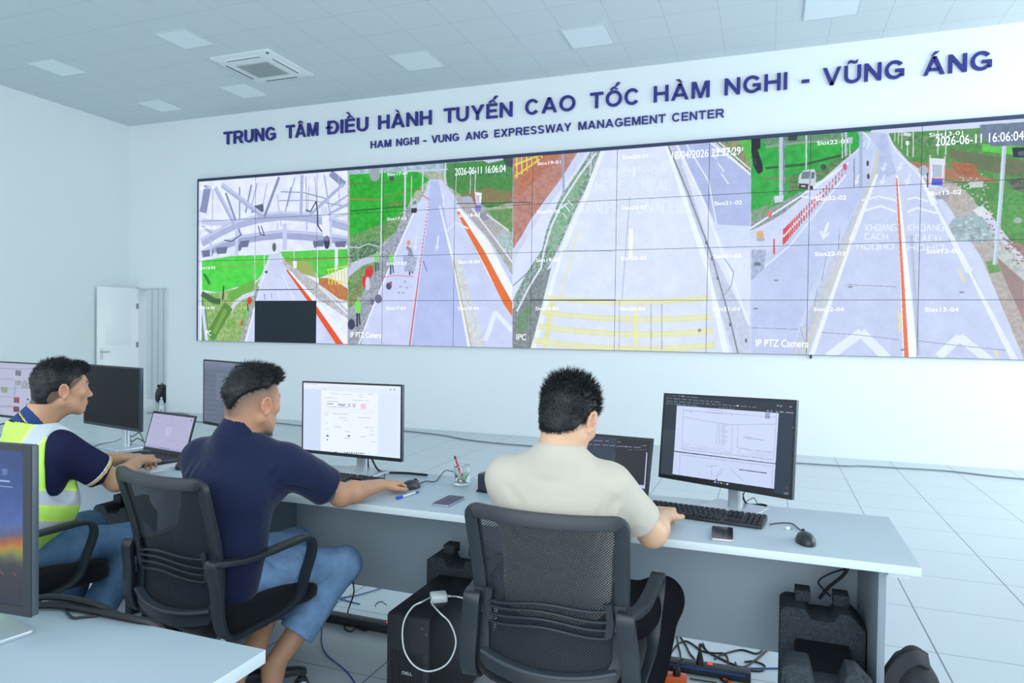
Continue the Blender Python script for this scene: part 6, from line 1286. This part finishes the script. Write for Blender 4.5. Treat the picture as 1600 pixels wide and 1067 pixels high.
# glass jar with stationery
jr = empty('jar', (7.433, -6.030, DZT), 0, 'small clear glass jar holding pens and clips', 'jar'); m_gl = mat('clear_glass', 'f2fafa', .03, trans=1.0, spec=.5)
MB().lathe([(0.001, .002), (.036, .002), (.038, .008), (.038, .066), (.034, .076), (.034, .088), (.0318, .088), (.0318, .076), (.0355, .066), (.0355, .010), (0.001, .006)], (0, 0, 0), 28).build('glass', m_gl, jr); MB().lathe([(.034, .082), (.0368, .082), (.0368, .086), (.034, .086)], (0, 0, 0), 28).build('rim', m_gl, jr)
def stick(name, label, a, b_, r0, m_, cat='pen', extra=None):
    a, b_ = np.array(a), np.array(b_); o_ = V(7.433, -6.030, DZT); e = empty(name, o_+a, 0, label, cat); MB().cyl((0, 0, 0), b_-a, r0, r0*.8, k=8).build('barrel', m_, e)
    d = (b_-a)/np.linalg.norm(b_-a); MB().cyl(b_-a, b_-a+d*.012, r0*1.15, r0*.6, k=8).build('cap', extra or m_, e); return e
stick('marker', 'red marker sticking up out of the glass jar', (.010, 0, .012), (-.032, .0, .115), .0055, mat('marker_red', 'c0303c', .4), 'marker', m_rub); stick('pen', 'white pen leaning low inside the glass jar', (-.026, -.01, .012), (.020, .01, .050), .0035, m_white)
stick('pen', 'pink pen inside the glass jar', (.0, .012, .035), (-.022, .005, .080), .006, mat('pen_pink', 'c84868', .4)); stick('highlighter', 'pale green highlighter inside the glass jar', (.004, -.008, .028), (.026, .004, .046), .008, mat('pale_green', 'b4dca0', .5), 'highlighter')
b = MB()
for i in range(9):
    a = i*2.4; b.tube([V(math.cos(a)*.022, math.sin(a)*.022, .008+.003*i), V(math.cos(a+.9)*.024, math.sin(a+.9)*.024, .014+.003*i), V(math.cos(a+1.8)*.014, math.sin(a+1.8)*.014, .010+.004*i)], .0018, k=5)
tag(b.build('paper_clips', mat('clip_steel', 'a9b2ae', .3, .8), None), 'loose metal clips at the bottom of the glass jar', 'paper clips', kind='stuff').location = (7.433, -6.030, DZT)
o_ = empty('black_box', (7.655, -6.095, DZT), math.radians(-8), 'dark blue-black box on the desk half hidden by the cream shirt', 'box'); MB().prism(rrect(.20, .10, .012), 2, 0, .078).build('case', mat('box_blueblack', '262d3a', .4), o_, bevel=.006); MB().prism(rrect(.21, .11, .014), 2, 0, .006).build('base', m_rub, o_)
P = atz(1230.5, 825.5, DZT+.004); o_ = empty('small_plug', (P[0], P[1], DZT), .4, 'tiny white plug lying near the mouse at the right', 'plug'); MB().box((0, 0, .005), (.016, .013, .010)).build('cap', m_white, o_, bevel=.002); MB().box((.012, 0, .005), (.010, .012, .0045)).build('connector', ms, o_)
# laptops
def laptop(c, yaw, w_, d_, h_, tilt, label, painter, base='30343a', lid='2a2f36', paintcrop=None, bez=.010, bt=.020):
    r = empty('laptop', (c[0], c[1], c[2]), math.radians(yaw), label, 'laptop'); mb_ = mat('laptop_'+base, base, .4, .3)
    MB().prism([(-w_/2, -d_), (w_/2, -d_), (w_/2, 0), (-w_/2, 0)], 2, .001, .017).build('base', mb_, r, bevel=.003)
    b = MB()
    for j in range(6):
        n_ = 14 if j < 5 else 8
        for i in range(n_): b.box((-w_/2+.03+(i+.5)*(w_-.06)/n_, -.035-j*.0185, .0178), ((w_-.06)/n_-.003, .0155, .0018))
    b.build('keyboard', m_key, r); MB().box((0, -d_+.045, .0173), (w_*.32, .07, .0008)).build('trackpad', mat('trackpad', '3a4048', .35), r)
    R_ = rotx(-math.radians(tilt)); lidp = lambda x, y, z: V(0, 0, .018)+R_@V(x, y, z)
    MB().box(lidp(0, .004, h_/2), (w_, .007, h_), R_).build('lid', mat('laptop_lid', lid, .4, .3), r, bevel=.002)
    P = [lidp(x, -.0002, z) for x, z in ((-w_/2+bez, bt), (w_/2-bez, bt), (w_/2-bez, h_-.012), (-w_/2+bez, h_-.012))]
    p_ = Paint(700, 430, (.1, .1, .1)); 
    if paintcrop:
        Rz = rotz(math.radians(yaw)); o = np.array(c)+Rz@lidp(0, 0, (bt+h_-.012)/2); X = Rz@V(1, 0, 0); Z = Rz@(R_@V(0, 0, 1)); N = Rz@(R_@V(0, -1, 0)); p_.xf = plane_xf(o, X, Z, N, w_-2*bez, h_-.012-bt, 700, 430, paintcrop)
    painter(p_); quad_uv('screen', P, [(0, 0), (1, 0), (1, 1), (0, 1)], screen_mat('laptop_picture', p_.image('laptop_picture'), .82), r)
    MB().cyl((-w_*.3, .004, .016), (w_*.3, .004, .016), .006, k=10).build('hinge', m_rub, r); return r
def p_l1(p):
    rng = np.random.default_rng(21); p.a[:] = lin2((166, 164, 196)); xy = lambda u, v: (u*700, v*430); p.xf = None
    for v in np.arange(.04, .96, .035):
        u = .08
        while u < .9:
            L_ = .02+rng.random()*.1
            if rng.random() < .5: p.line([xy(u, v), xy(min(u+L_, .92), v)], 3, (146, 146, 180))
            u += L_+.03
    for v in (.30, .42, .52, .60): p.line([xy(.38, v), xy(.60, v)], 4, (128, 130, 166))
    p.poly([xy(.40, .35), xy(.56, .35), xy(.56, .62), xy(.40, .62)], (172, 172, 204), raw=True); p.line([xy(.0, .97), xy(1, .97)], 16, (142, 146, 180)); [p.dot(xy(u, .965), 6, 6, (70, 90, 130)) for u in np.arange(.38, .62, .03)]; p.line([xy(.92, .08), xy(.97, .08)], 12, (84, 92, 140))
def p_l2(p):
    p.a[:] = lin2((22, 26, 36)); c = (150, 160, 186); p.poly([(100, 90), (520, 120), (500, 420), (60, 400)], (40, 54, 76), (34, 44, 60), 40)
    for x0, x1, y in ((170, 210, 140), (225, 340, 150), (380, 420, 155), (140, 205, 197), (230, 310, 202), (340, 400, 208), (430, 500, 215), (520, 620, 222), (640, 720, 230), (740, 830, 236), (840, 905, 215), (530, 570, 168)): p.line([(x0, y), (x1, y+(x1-x0)*.03)], 6, c)
    for x in (668, 700, 715, 760, 790, 825, 858, 890): p.dot((x, 268), 5, 4, c)
    p.dot((636, 228), 7, 6, (220, 226, 240)); p.poly([(903, 300), (916, 305), (884, 770), (720, 740), (720, 712), (872, 722)], (188, 184, 228)); p.poly([(720, 745), (890, 775), (880, 810), (760, 790)], (26, 28, 38)); p.line([(775, 782), (875, 796)], 6, (150, 156, 176))
laptop((5.765, -6.110, DZT+.012), -11, .375, .245, .212, 16, 'laptop with a lilac screen used by the vested man', p_l1)
o_ = empty('notebook', (5.85, -6.24, DZT), math.radians(-11), 'white notebook lying under the laptop of the vested man', 'notebook'); MB().box((0, 0, .0058), (.33, .25, .0095)).build('pages', mat('paper', 'e4e8ea', .7), o_); MB().box((0, 0, .0005), (.335, .255, .001)).box((0, 0, .011), (.335, .255, .001)).build('cover', m_white, o_)
laptop((8.100, -6.110, DZT), -7, .365, .245, .262, 17, 'black laptop with a dark screen behind the man in the cream shirt', p_l2, '22262c', '2c333d', (900, 670, .1218), bez=.012, bt=.03)
# desk cables
G_ = 'cables of the monitors and desk'
cable('thin black cable from the right keyboard to the mouse', on(DZT+.004, (1203, 819), (1220, 817), (1237, 818), (1248, 826), (1256, 832)), .0022)
cable('thin black cable running from the mouse behind the jar', on(DZT+.004, (652, 757), (665, 752), (680, 752), (689, 742), (697, 735), (712, 738)), .0022)
cable('thick black cable curving down from the bright white monitor', [V(6.93, -6.0, .86), atz(590, 733, DZT+.02), *on(DZT+.005, (608, 738), (636, 739), (668, 742))], .005)
cable('short black cable hanging behind the bright white monitor', [V(6.90, -5.96, .86), *on(DZT+.004, (576, 731), (582, 735))], .004)
cable('thin black cable looping beside the left keyboard', on(DZT+.004, (594, 733), (600, 738), (601, 745), (598, 750)), .002)
for i, L_ in enumerate((((1150, 770), (1165, 785), (1190, 788), (1198, 790)), ((1146, 768), (1155, 785), (1170, 797), (1186, 800)), ((1160, 772), (1156, 788), (1178, 778), (1184, 800), (1160, 799)))):
    cable(('black cable trailing to the right of the right monitor stand', 'black cable drooping in front of the right monitor stand', 'thin black cable knotted behind the right monitor stand')[i], [V(8.62+.02*i, -5.955, .86)]+on(DZT+.012, *L_[1:2])+on(DZT+.004, *L_[2:]), (.0042, .0028, .002)[i])
for i, L_ in enumerate((((196, 680), (192, 672), (186, 668)), ((205, 690), (215, 685), (226, 691)), ((207, 682), (218, 676), (224, 688)))):
    cable(('black cable looping at the stand of the blank black monitor', 'thin black cable on the desk behind the laptop', 'black cable hanging right of the blank monitor stand')[i], [V(5.31, -5.92, .84-.01*i)]+on(DZT+.02, L_[0])+on(DZT+.005, *L_[1:]), .0035)
cable('thin black cable lying left of the blank monitor stand', on(DZT+.004, (200, 677), (182, 689), (165, 692), (150, 696), (140, 703)), .002)
cable('blue cable under the monitor at the far left', on(DZT+.006, (0, 684), (8, 680), (12, 668)), .007, m_blue); cable('black cable under the monitor at the far left', on(DZT+.006, (-8, 668), (4, 662), (16, 664)), .004)
cable('black cable bundle along the far edge of the near desk', [V(x, y, DZT+z) for x, y, z in ((7.02, -7.71, .012), (7.10, -7.675, .010), (7.22, -7.668, .010), (7.32, -7.664, .008), (7.38, -7.655, .0), (7.42, -7.648, -.03))], .009)
cable('second black cable beside the bundle on the near desk', [V(x, y, DZT+z) for x, y, z in ((6.98, -7.69, .014), (7.08, -7.665, .024), (7.2, -7.66, .022), (7.27, -7.65, .0))], .008)
cable('thin black cable curling on the near desk', on(DZT+.004, (100, 949), (106, 958), (115, 965), (130, 964), (152, 962)), .003); cable('thin black cable loop beside the near monitor stand', on(DZT+.004, (-6, 958), (3, 962), (4, 968), (-6, 974)), .003)
# ------------------------------------------------------------------ computers and foam packing on the floor
def tower(c, rz, label, w_=.172, d_=.42, h_=.42, front_mesh=True, logo=None):
    r = empty('computer_tower', (c[0], c[1], 0), rz, label, 'computer', 'computer towers'); mt_ = mat('tower_black', '17191e', .4, spec=.4)
    MB().box((0, 0, h_/2+.008), (w_, d_, h_-.008)).build('case', mt_, r, bevel=.004)
    for s_ in (-1, 1): MB().box((s_*w_*.32, 0, .006), (.02, d_*.8, .012)).build('foot', m_rub, r)
    b = MB().box((0, -d_/2-.004, h_/2+.008), (w_-.004, .010, h_-.014)); b.build('front_panel', mat('tower_front', '1b1e23', .5), r, bevel=.002)
    b = MB()
    for j in range(32):
        for i in range(9): b.box((-w_/2+.022+i*.0145+(j % 2)*.005, -d_/2-.0098, .03+j*.0085), (.009, .0012, .0036), roty(.6))
    b.build('front_grille', mat('grille_dark', '0b0c0f', .7), r); b = MB().box((w_/2-.012, -d_/2-.0095, h_-.05), (.005, .002, .012))
    for i in range(5): b.box((w_/2-.012, -d_/2-.0095, h_-.12-i*.024), (.003, .002, .011))
    b.build('front_ports', mat('port_silver', '5c636b', .3, .8), r); MB().cyl((w_/2-.028, -d_/2-.0085, h_-.03), (w_/2-.028, -d_/2-.0105, h_-.03), .005, k=12).build('power_button', mat('port_silver', '5c636b', .3, .8), r)
    if logo:
        co, fs = text_mesh('DELL', 1.0, 0.0, .02); w0, w1 = co[:, 0].min(), co[:, 0].max(); P_ = np.stack([-.020+(co[:, 0]-w0)*.040/(w1-w0), np.full(len(co), -d_/2-.0112), .215+co[:, 1]/.73*.011], 1); MB().add(P_, fs).build('badge', mat('badge_silver', 'c4ccd4', .4, .3), r)
    return r
tower((7.530, -6.480), 0, 'black computer tower with a white charger on top of it', logo=True)
tower((6.045, -6.245), math.radians(8), 'black computer tower under the desk in front of the vested man', d_=.36)
T2_ = tower((8.912, -6.355), 0, 'black computer tower held between black foam blocks under the right end', w_=.17, d_=.27, h_=.375)
Pm = atz(185, 932, .1); o_ = MB().box((-.045, -.193, .085), (.012, .001, .004)).box((-.045, -.193, .097), (.004, .001, .02)).box((-.033, -.193, .097), (.004, .001, .02)).build('badge', mat('badge_yellow', 'c9b45a', .5), [o for o in SC.objects if o.name == 'computer_tower.001'][0])
def foam(c, rz, label, w_=.27, d_=.15, h_=.52, open_=None, ears=True, deep=.035, gap=.12):
    r = empty('foam_block', (c[0], c[1], 0), rz, label, 'foam block', 'black foam packing blocks'); b = MB()
    t = (w_-.175)/2
    notch = [(-w_/2, 0), (-w_/2, h_-.015), (-w_/2+.02, h_), (-w_*.20, h_), (-w_*.13, h_-deep), (w_*.13, h_-deep), (w_*.20, h_), (w_/2-.05, h_), (w_/2, h_-.05), (w_/2, 0), (w_/2-t, 0), (w_/2-t, h_-gap), (-w_/2+t, h_-gap), (-w_/2+t, 0)]
    n_ = len(notch); vs = [(x, -d_/2, z) for x, z in notch]+[(x, d_/2, z) for x, z in notch]
    b.add(vs, [[i, (i+1) % n_, n_+(i+1) % n_, n_+i] for i in range(n_)]+[[0, 1, 2, 3, 4, 5, 12, 13], [5, 6, 7, 8, 9, 10, 11, 12], [n_+q for q in (13, 12, 5, 4, 3, 2, 1, 0)], [n_+q for q in (12, 11, 10, 9, 8, 7, 6, 5)]][0:n_+4])
    b.build('cradle', m_foam, r, bevel=.004)
    if not ears:
        for x in (-w_/2+.038, w_/2-.042): MB().prism([(-d_/2-.035, 0), (-d_/2-.035, h_-.075), (-d_/2+.01, h_-.012), (-d_/2+.04, h_-.01), (-d_/2+.04, 0)], 0, x-.028, x+.028).build('post', m_foam, r, bevel=.006)
    if ears:
        for x in (-w_*.22, w_*.24): MB().box((x, d_*.2, h_+.018), (.052, d_*.45, .038)).build('peg', m_foam, r, bevel=.003)
    return r
foam((8.912, -6.175), 0, 'tall black foam block with two pegs behind the shrouded tower', w_=.275, d_=.16, h_=.485); foam((8.905, -6.56), 0, 'black foam block nearest the camera at the right end under the desk', w_=.262, d_=.11, h_=.44, ears=False, deep=.055, gap=.105)
foam((7.49, -6.155), 0, 'black foam block behind the computer tower with the charger', w_=.26, d_=.14, h_=.475); foam((5.63, -6.22), 0, 'black foam block under the desk in front of the vested man', w_=.26, d_=.16, h_=.53)
# charger and its loop of cable
tz = .42+.0; P = atz(685.5, 933, tz+.014); ch = empty('charger', (P[0], P[1], tz+.0005), math.radians(35), 'white laptop charger lying on top of the black tower', 'charger'); MB().prism(rrect(.062, .062, .010), 2, 0, .028).build('brick', m_white, ch, bevel=.005); MB().cyl((.03, 0, .014), (.045, 0, .014), .004, k=10).build('strain_relief', m_white, ch)
P0 = P+V(-.03, -.02, 0)
cable('white charger cable hanging in a loop over the tower front', [P0]+[aty(500+x*.25, 820+y*.25, -6.715) for x, y in ((640, 480), (580, 512), (530, 590), (515, 680), (530, 790), (590, 880), (680, 915), (780, 880), (835, 800), (848, 710), (810, 610), (750, 550))]+[P+V(-.01, -.045, -.004), P+V(.0, -.03, .0)], .0028, m_white)
cable('white charger cable running right across the tower top', [P+V(.03, .02, 0)]+on(tz+.004, (712, 932), (722, 934), (731, 938)), .0028, m_white)
# power strips
def strip(a, b_, label, m_, n_, w_=.055, h_=.042, red=None, sock=None, line=None):
    a, b_ = np.array(a), np.array(b_); c = (a+b_)/2; L_ = np.linalg.norm(b_-a); r = empty('power_strip', (c[0], c[1], 0), math.atan2(b_[1]-a[1], b_[0]-a[0]), label, 'power strip'); MB().box((0, 0, h_/2+.001), (L_, w_, h_)).build('body', m_, r, bevel=.005)
    for i in range(n_):
        x = -L_/2+L_*(i+.7)/(n_+.6); MB().cyl((x, 0, h_), (x, 0, h_+.0015), .016, k=20).box((x-.006, 0, h_+.002), (.003, .006, .001)).box((x+.006, 0, h_+.002), (.003, .006, .001)).build('socket', sock or mat('socket_dark', '30363c', .5), r)
    if red is not None: MB().box((red*L_, -.0 if red < .5 else 0, h_+.003), (.020, .014, .006)).build('switch', mat('switch_red', 'e03a20', .3, emit='ff3010', estr=.5), r, bevel=.001)
    if line: MB().box((0, -w_/2-.0008, h_*.72), (L_*.92, .0016, .008)).build('stripe', line, r)
    return r
strip((6.62, -5.985), (7.20, -5.99), 'long black power strip on the floor beside the tower with the charger', mat('strip_black', '24282d', .5), 7, red=.225); strip((8.13, -5.862), (8.675, -5.840), 'black power strip with a blue stripe on the floor under the right desk', mat('strip_black', '24282d', .5), 7, red=.20, line=m_blue)
so = strip((8.262, -6.005), (8.430, -5.99), 'orange power strip with black plugs in it on the floor', m_org, 3, w_=.052, h_=.045, sock=mat('socket_orange', 'b84a18', .5))
for i, x in enumerate((-.055, -.008, .045)):
    p_ = V(8.346+x, -5.998, .047); e = empty('plug', p_, 0, ('left black plug in the orange power strip', 'middle black plug in the orange power strip', 'right black plug in the orange power strip')[i], 'plug'); MB().cyl((0, 0, 0), (0, 0, .028), .017, .013, k=14).build('plug_body', m_rub, e, bevel=.002); MB().tube([V(0, 0, .026), V(0, 0, .045), V(.0+.01*i, .02, .06)], .004, k=7).build('strain_relief', m_rub, e)
MB().ell((0, 0, 0), (.010, .010, .010)).build('plug', mat('plug_yellow', 'd8b848', .5)).location = (8.258, -6.006, .018); tag(SC.objects[-1] if False else [o for o in SC.objects if o.name.startswith('plug') and o.type == 'MESH' and o.parent is None][0], 'yellow round end piece beside the orange power strip', 'plug')
P = atz(1089, 1030, .045); e = empty('plug', (8.47, -5.853, .044), 0, 'black plug standing up in the long black power strip', 'plug'); MB().cyl((0, 0, 0), (0, 0, .05), .018, .008, k=12).build('plug_body', m_rub, e); MB().tube([V(0, 0, .05), V(.0, 0, .07), V(.01, 0, .09), V(.025, 0, .06)], .0035, k=7).build('strain_relief', m_rub, e)
fl = .0045
def s4(x0, y0, k, pts, z=fl): return [atz(x0+x*k, y0+y*k, z) for x, y in pts]
K4 = (980, 960, .1625)
for lab, pts, r_, m_ in (('black cable rising from the floor to the desk left of the long strip', [(475, 190), (490, 290), (510, 370), (515, 420)], .004, None), ('black cable running diagonally over the floor near the strip', [(500, 195), (560, 290), (600, 370), (650, 430)], .004, None),
        ('black cable arching above the black power strip', [(420, 370), (480, 290), (550, 255), (620, 280), (720, 350), (830, 370), (930, 375), (965, 420), (975, 490)], .004, None), ('black cable looping past the strip towards the foam blocks', [(690, 340), (705, 285), (780, 360), (900, 425), (1020, 480), (1120, 505), (1230, 440), (1350, 340), (1465, 240)], .0045, None),
        ('grey-black cable curling on the floor behind the strip', [(840, 430), (900, 390), (1090, 340), (1240, 375), (1305, 330), (1280, 280), (1200, 265), (1090, 297)], .004, None), ('black cable loop at the right end of the black strip', [(1130, 455), (1220, 450), (1320, 490), (1300, 540), (1200, 540), (1110, 520)], .004, None),
        ('thin black cable heading to the lower right from the strip', [(1040, 460), (1060, 520), (1120, 590), (1170, 655)], .004, None), ('orange cable leaving the orange power strip', [(200, 480), (300, 465), (430, 460), (600, 480), (760, 520), (880, 590), (1000, 655)], .005, m_org), ('blue network cable on the floor at the right', [(1070, 510), (1200, 518), (1470, 518)], .0035, m_blue), ('black cable circle below the black strip', [(985, 500), (990, 600), (950, 650), (900, 620), (920, 580), (970, 590)], .004, None), ('thin black cable from the orange strip to the right', [(600, 615), (720, 635), (860, 655)], .0028, None)):
    cable(lab, s4(*K4, pts), r_, m_)
K6 = (500, 820, .25)
cable('blue network cable snaking over the floor beside the bare feet', s4(*K6, [(0, 600), (10, 640), (10, 740), (40, 810), (110, 870), (160, 910), (200, 960), (230, 1010)]), .0032, m_blue); cable('blue network cable along the power strip on the left', s4(*K6, [(0, 598), (110, 612), (260, 620), (430, 632)]), .0032, m_blue)
cable('blue network cable end with a clear plug on the floor', s4(*K6, [(130, 455), (230, 440), (330, 412), (420, 385), (480, 380)]), .0032, m_blue); cable('short blue network cable lying by the knee', s4(*K6, [(120, 460), (190, 480), (250, 495)]), .003, m_blue)
cable('black cable dropping to the power strip on the left', [aty(*q, -5.99) for q in ((551, 905), (553, 925), (547, 945))]+s4(*K6, [(175, 540), (180, 590), (230, 640), (290, 660), (300, 620), (260, 600), (170, 610), (155, 650), (200, 665), (240, 620), (300, 640), (430, 630)], .012), .0038); cable('black cable hoop above the power strip on the left', [V(*p) for p in (s4(*K6, [(345, 510)], .05)[0], s4(*K6, [(355, 490)], .09)[0], s4(*K6, [(385, 480)], .10)[0], s4(*K6, [(415, 500)], .06)[0])], .0025)
cable('long grey cable along the foot of the back wall', [V(-.75, -.30, .006), atz(285, 646, .006), atz(300, 653, .006), atz(292, 657, .006), atz(330, 660, .006), atz(430, 661, .006), atz(470, 665, .006), atz(560, 668, .006), atz(628, 673, .006), atz(690, 680, .006), atz(722, 686, .006), atz(770, 692, .006), atz(830, 697, .006), atz(900, 702, .006)], .011, m_grey)
cable('long grey cable on the floor right of the right monitor', on(.006, (1180, 718), (1240, 723), (1318, 728), (1345, 728), (1400, 731), (1480, 736), (1560, 745), (1640, 752)), .009, m_grey)
cable('black cable hanging under the right end of the desk', [aty(x, y, -6.05) for x, y in ((1326, 885), (1316, 900), (1295, 917), (1280, 935))], .0065); cable('thin black cable curling under the right end of the desk', [aty(x, y, -6.03) for x, y in ((1335, 885), (1300, 895), (1279, 908), (1288, 922), (1298, 932))], .0035); cable('black cable beside the end panel of the right desk', [aty(x, y, -6.0) for x, y in ((1352, 885), (1357, 905), (1355, 925), (1343, 950))], .0065)
# aluminium channels lying on the floor
for i, (p_, q_) in enumerate((((283, 998), (316, 972)), ((306, 1006), (350, 980)))):
    A, B = atz(*p_, .01), atz(*q_, .01); c = (A+B)/2; L_ = np.linalg.norm((B-A)[:2]); r = MB(); r.prism([(-.03, 0), (.03, 0), (.03, .02), (.026, .02), (.026, .004), (-.026, .004), (-.026, .02), (-.03, .02)], 0, -L_/2-.15, L_/2+.15); o = r.build('metal_channel', mat('channel_grey', '6d7880', .4, .5), None); o.location = (c[0], c[1], 0.0005); o.rotation_euler.z = math.atan2(B[1]-A[1], B[0]-A[0]); tag(o, ('grey metal channel on the floor under the chair, the left one', 'grey metal channel on the floor under the chair, the right one')[i], 'metal channel', 'grey metal channels')
# ------------------------------------------------------------------ backpack at the right end of the desk
bp = empty('backpack', (9.175, -6.30, 0), 0, 'black backpack standing on the floor against the desk end', 'backpack'); m_bag = mat('backpack_black', '1b1f26', .7, bump=.15, bscale=300, noise=.2, nscale=20); F = Field((9.02, -6.50, 0), (9.48, -6.05, .50), .006)
F.ell((9.175, -6.30, .20), (.100, .10, .215), None, .03); F.ell((9.175, -6.30, .06), (.105, .11, .085), None, .03); F.ell((9.185, -6.38, .16), (.070, .05, .12), None, .02); F.cut((9.2, -6.2, .004), (0, 0, -1)); P, Q = F.mesh(); N = vnormals(P, Q); P = P+N*(wob(P, 40, 3)*.004)[:, None]; mesh_from('bag_body', P, Q, m_bag, bp, bp.location[:])
for s_ in (0, 1):
    pth = smooth_path([(-.085+.02*s_, -.06+.05*s_, .03), (-.105+.02*s_, -.11+.05*s_, .14), (-.10+.02*s_, -.12+.05*s_, .28), (-.055+.02*s_, -.10+.05*s_, .385), (.0, -.07+.04*s_, .42), (.045, -.03+.02*s_, .395)], 6); MB().sweep(pth, rrect(.045, .012, .005), 0, up=(0, 1, 0.2)).build('shoulder_strap', m_bag, bp)
MB().tube(smooth_path([(-.085, -.135, .10), (-.065, -.15, .20), (-.02, -.14, .30), (.03, -.115, .36)], 6), .0035, k=6).build('reflective_piping', mat('piping_grey', 'c5ced2', .4), bp)
MB().tube(smooth_path([(.02, -.14, .06), (.06, -.15, .18), (.09, -.13, .26)], 6), .004, k=6).build('zip', m_rub, bp)
# ------------------------------------------------------------------ things in the doorway
bg = empty('bag', (-1.78, .93, 0), 0, 'black lumpy bag on the floor of the passage behind the door', 'bag'); F = Field((-2.05, .7, 0), (-1.5, 1.15, .45), .012); rg = np.random.default_rng(4)
F.ell((-1.74, .93, .14), (.12, .12, .15), None, .02)
for i in range(26): F.ell((-1.76+rg.normal()*.07, .93+rg.normal()*.06, .05+.27*rg.random()), (.035, .035, .03), None, .01)
F.cut((0, 0, .003), (0, 0, -1)); P, Q = F.mesh(); mesh_from('bag_body', P, Q, m_bag, bg, bg.location[:]); MB().tube(smooth_path([(.0, 0, .28), (.02, 0, .36), (.07, 0, .34), (.08, 0, .27)], 5), .008, k=6).build('handle', m_bag, bg)
b2_ = empty('bag', (-1.93, 1.03, 0), 0, 'small dark pouch on the passage floor next to the open door', 'bag'); F = Field((-2.15, .85, 0), (-1.7, 1.2, .3), .012); F.ell((-1.93, 1.03, .06), (.06, .06, .07), None, .02); F.ell((-1.95, 1.03, .13), (.03, .03, .05), None, .02); F.cut((0, 0, .003), (0, 0, -1)); P, Q = F.mesh(); mesh_from('bag_body', P, Q, m_bag, b2_, b2_.location[:]); MB().tube([(.0, 0, .17), (.01, 0, .2), (.03, 0, .17)], .005, k=6).build('handle', m_bag, b2_)
bt = empty('bottle', (-.592, -.163, 0), 0, 'clear plastic water bottle standing on the floor by the doorway', 'bottle'); MB().lathe([(.001, .002), (.030, .002), (.033, .010), (.033, .15), (.030, .17), (.033, .19), (.013, .225), (.013, .240)], (0, 0, 0), 20).build('bottle_body', mat('clear_plastic', 'eef6fa', .08, trans=.9), bt); MB().cyl((0, 0, .238), (0, 0, .256), .0155, k=14).build('cap', m_white, bt); MB().lathe([(.0336, .07), (.0336, .13)], (0, 0, 0), 20).build('label', mat('bottle_label', 'd4e2ea', .5), bt)
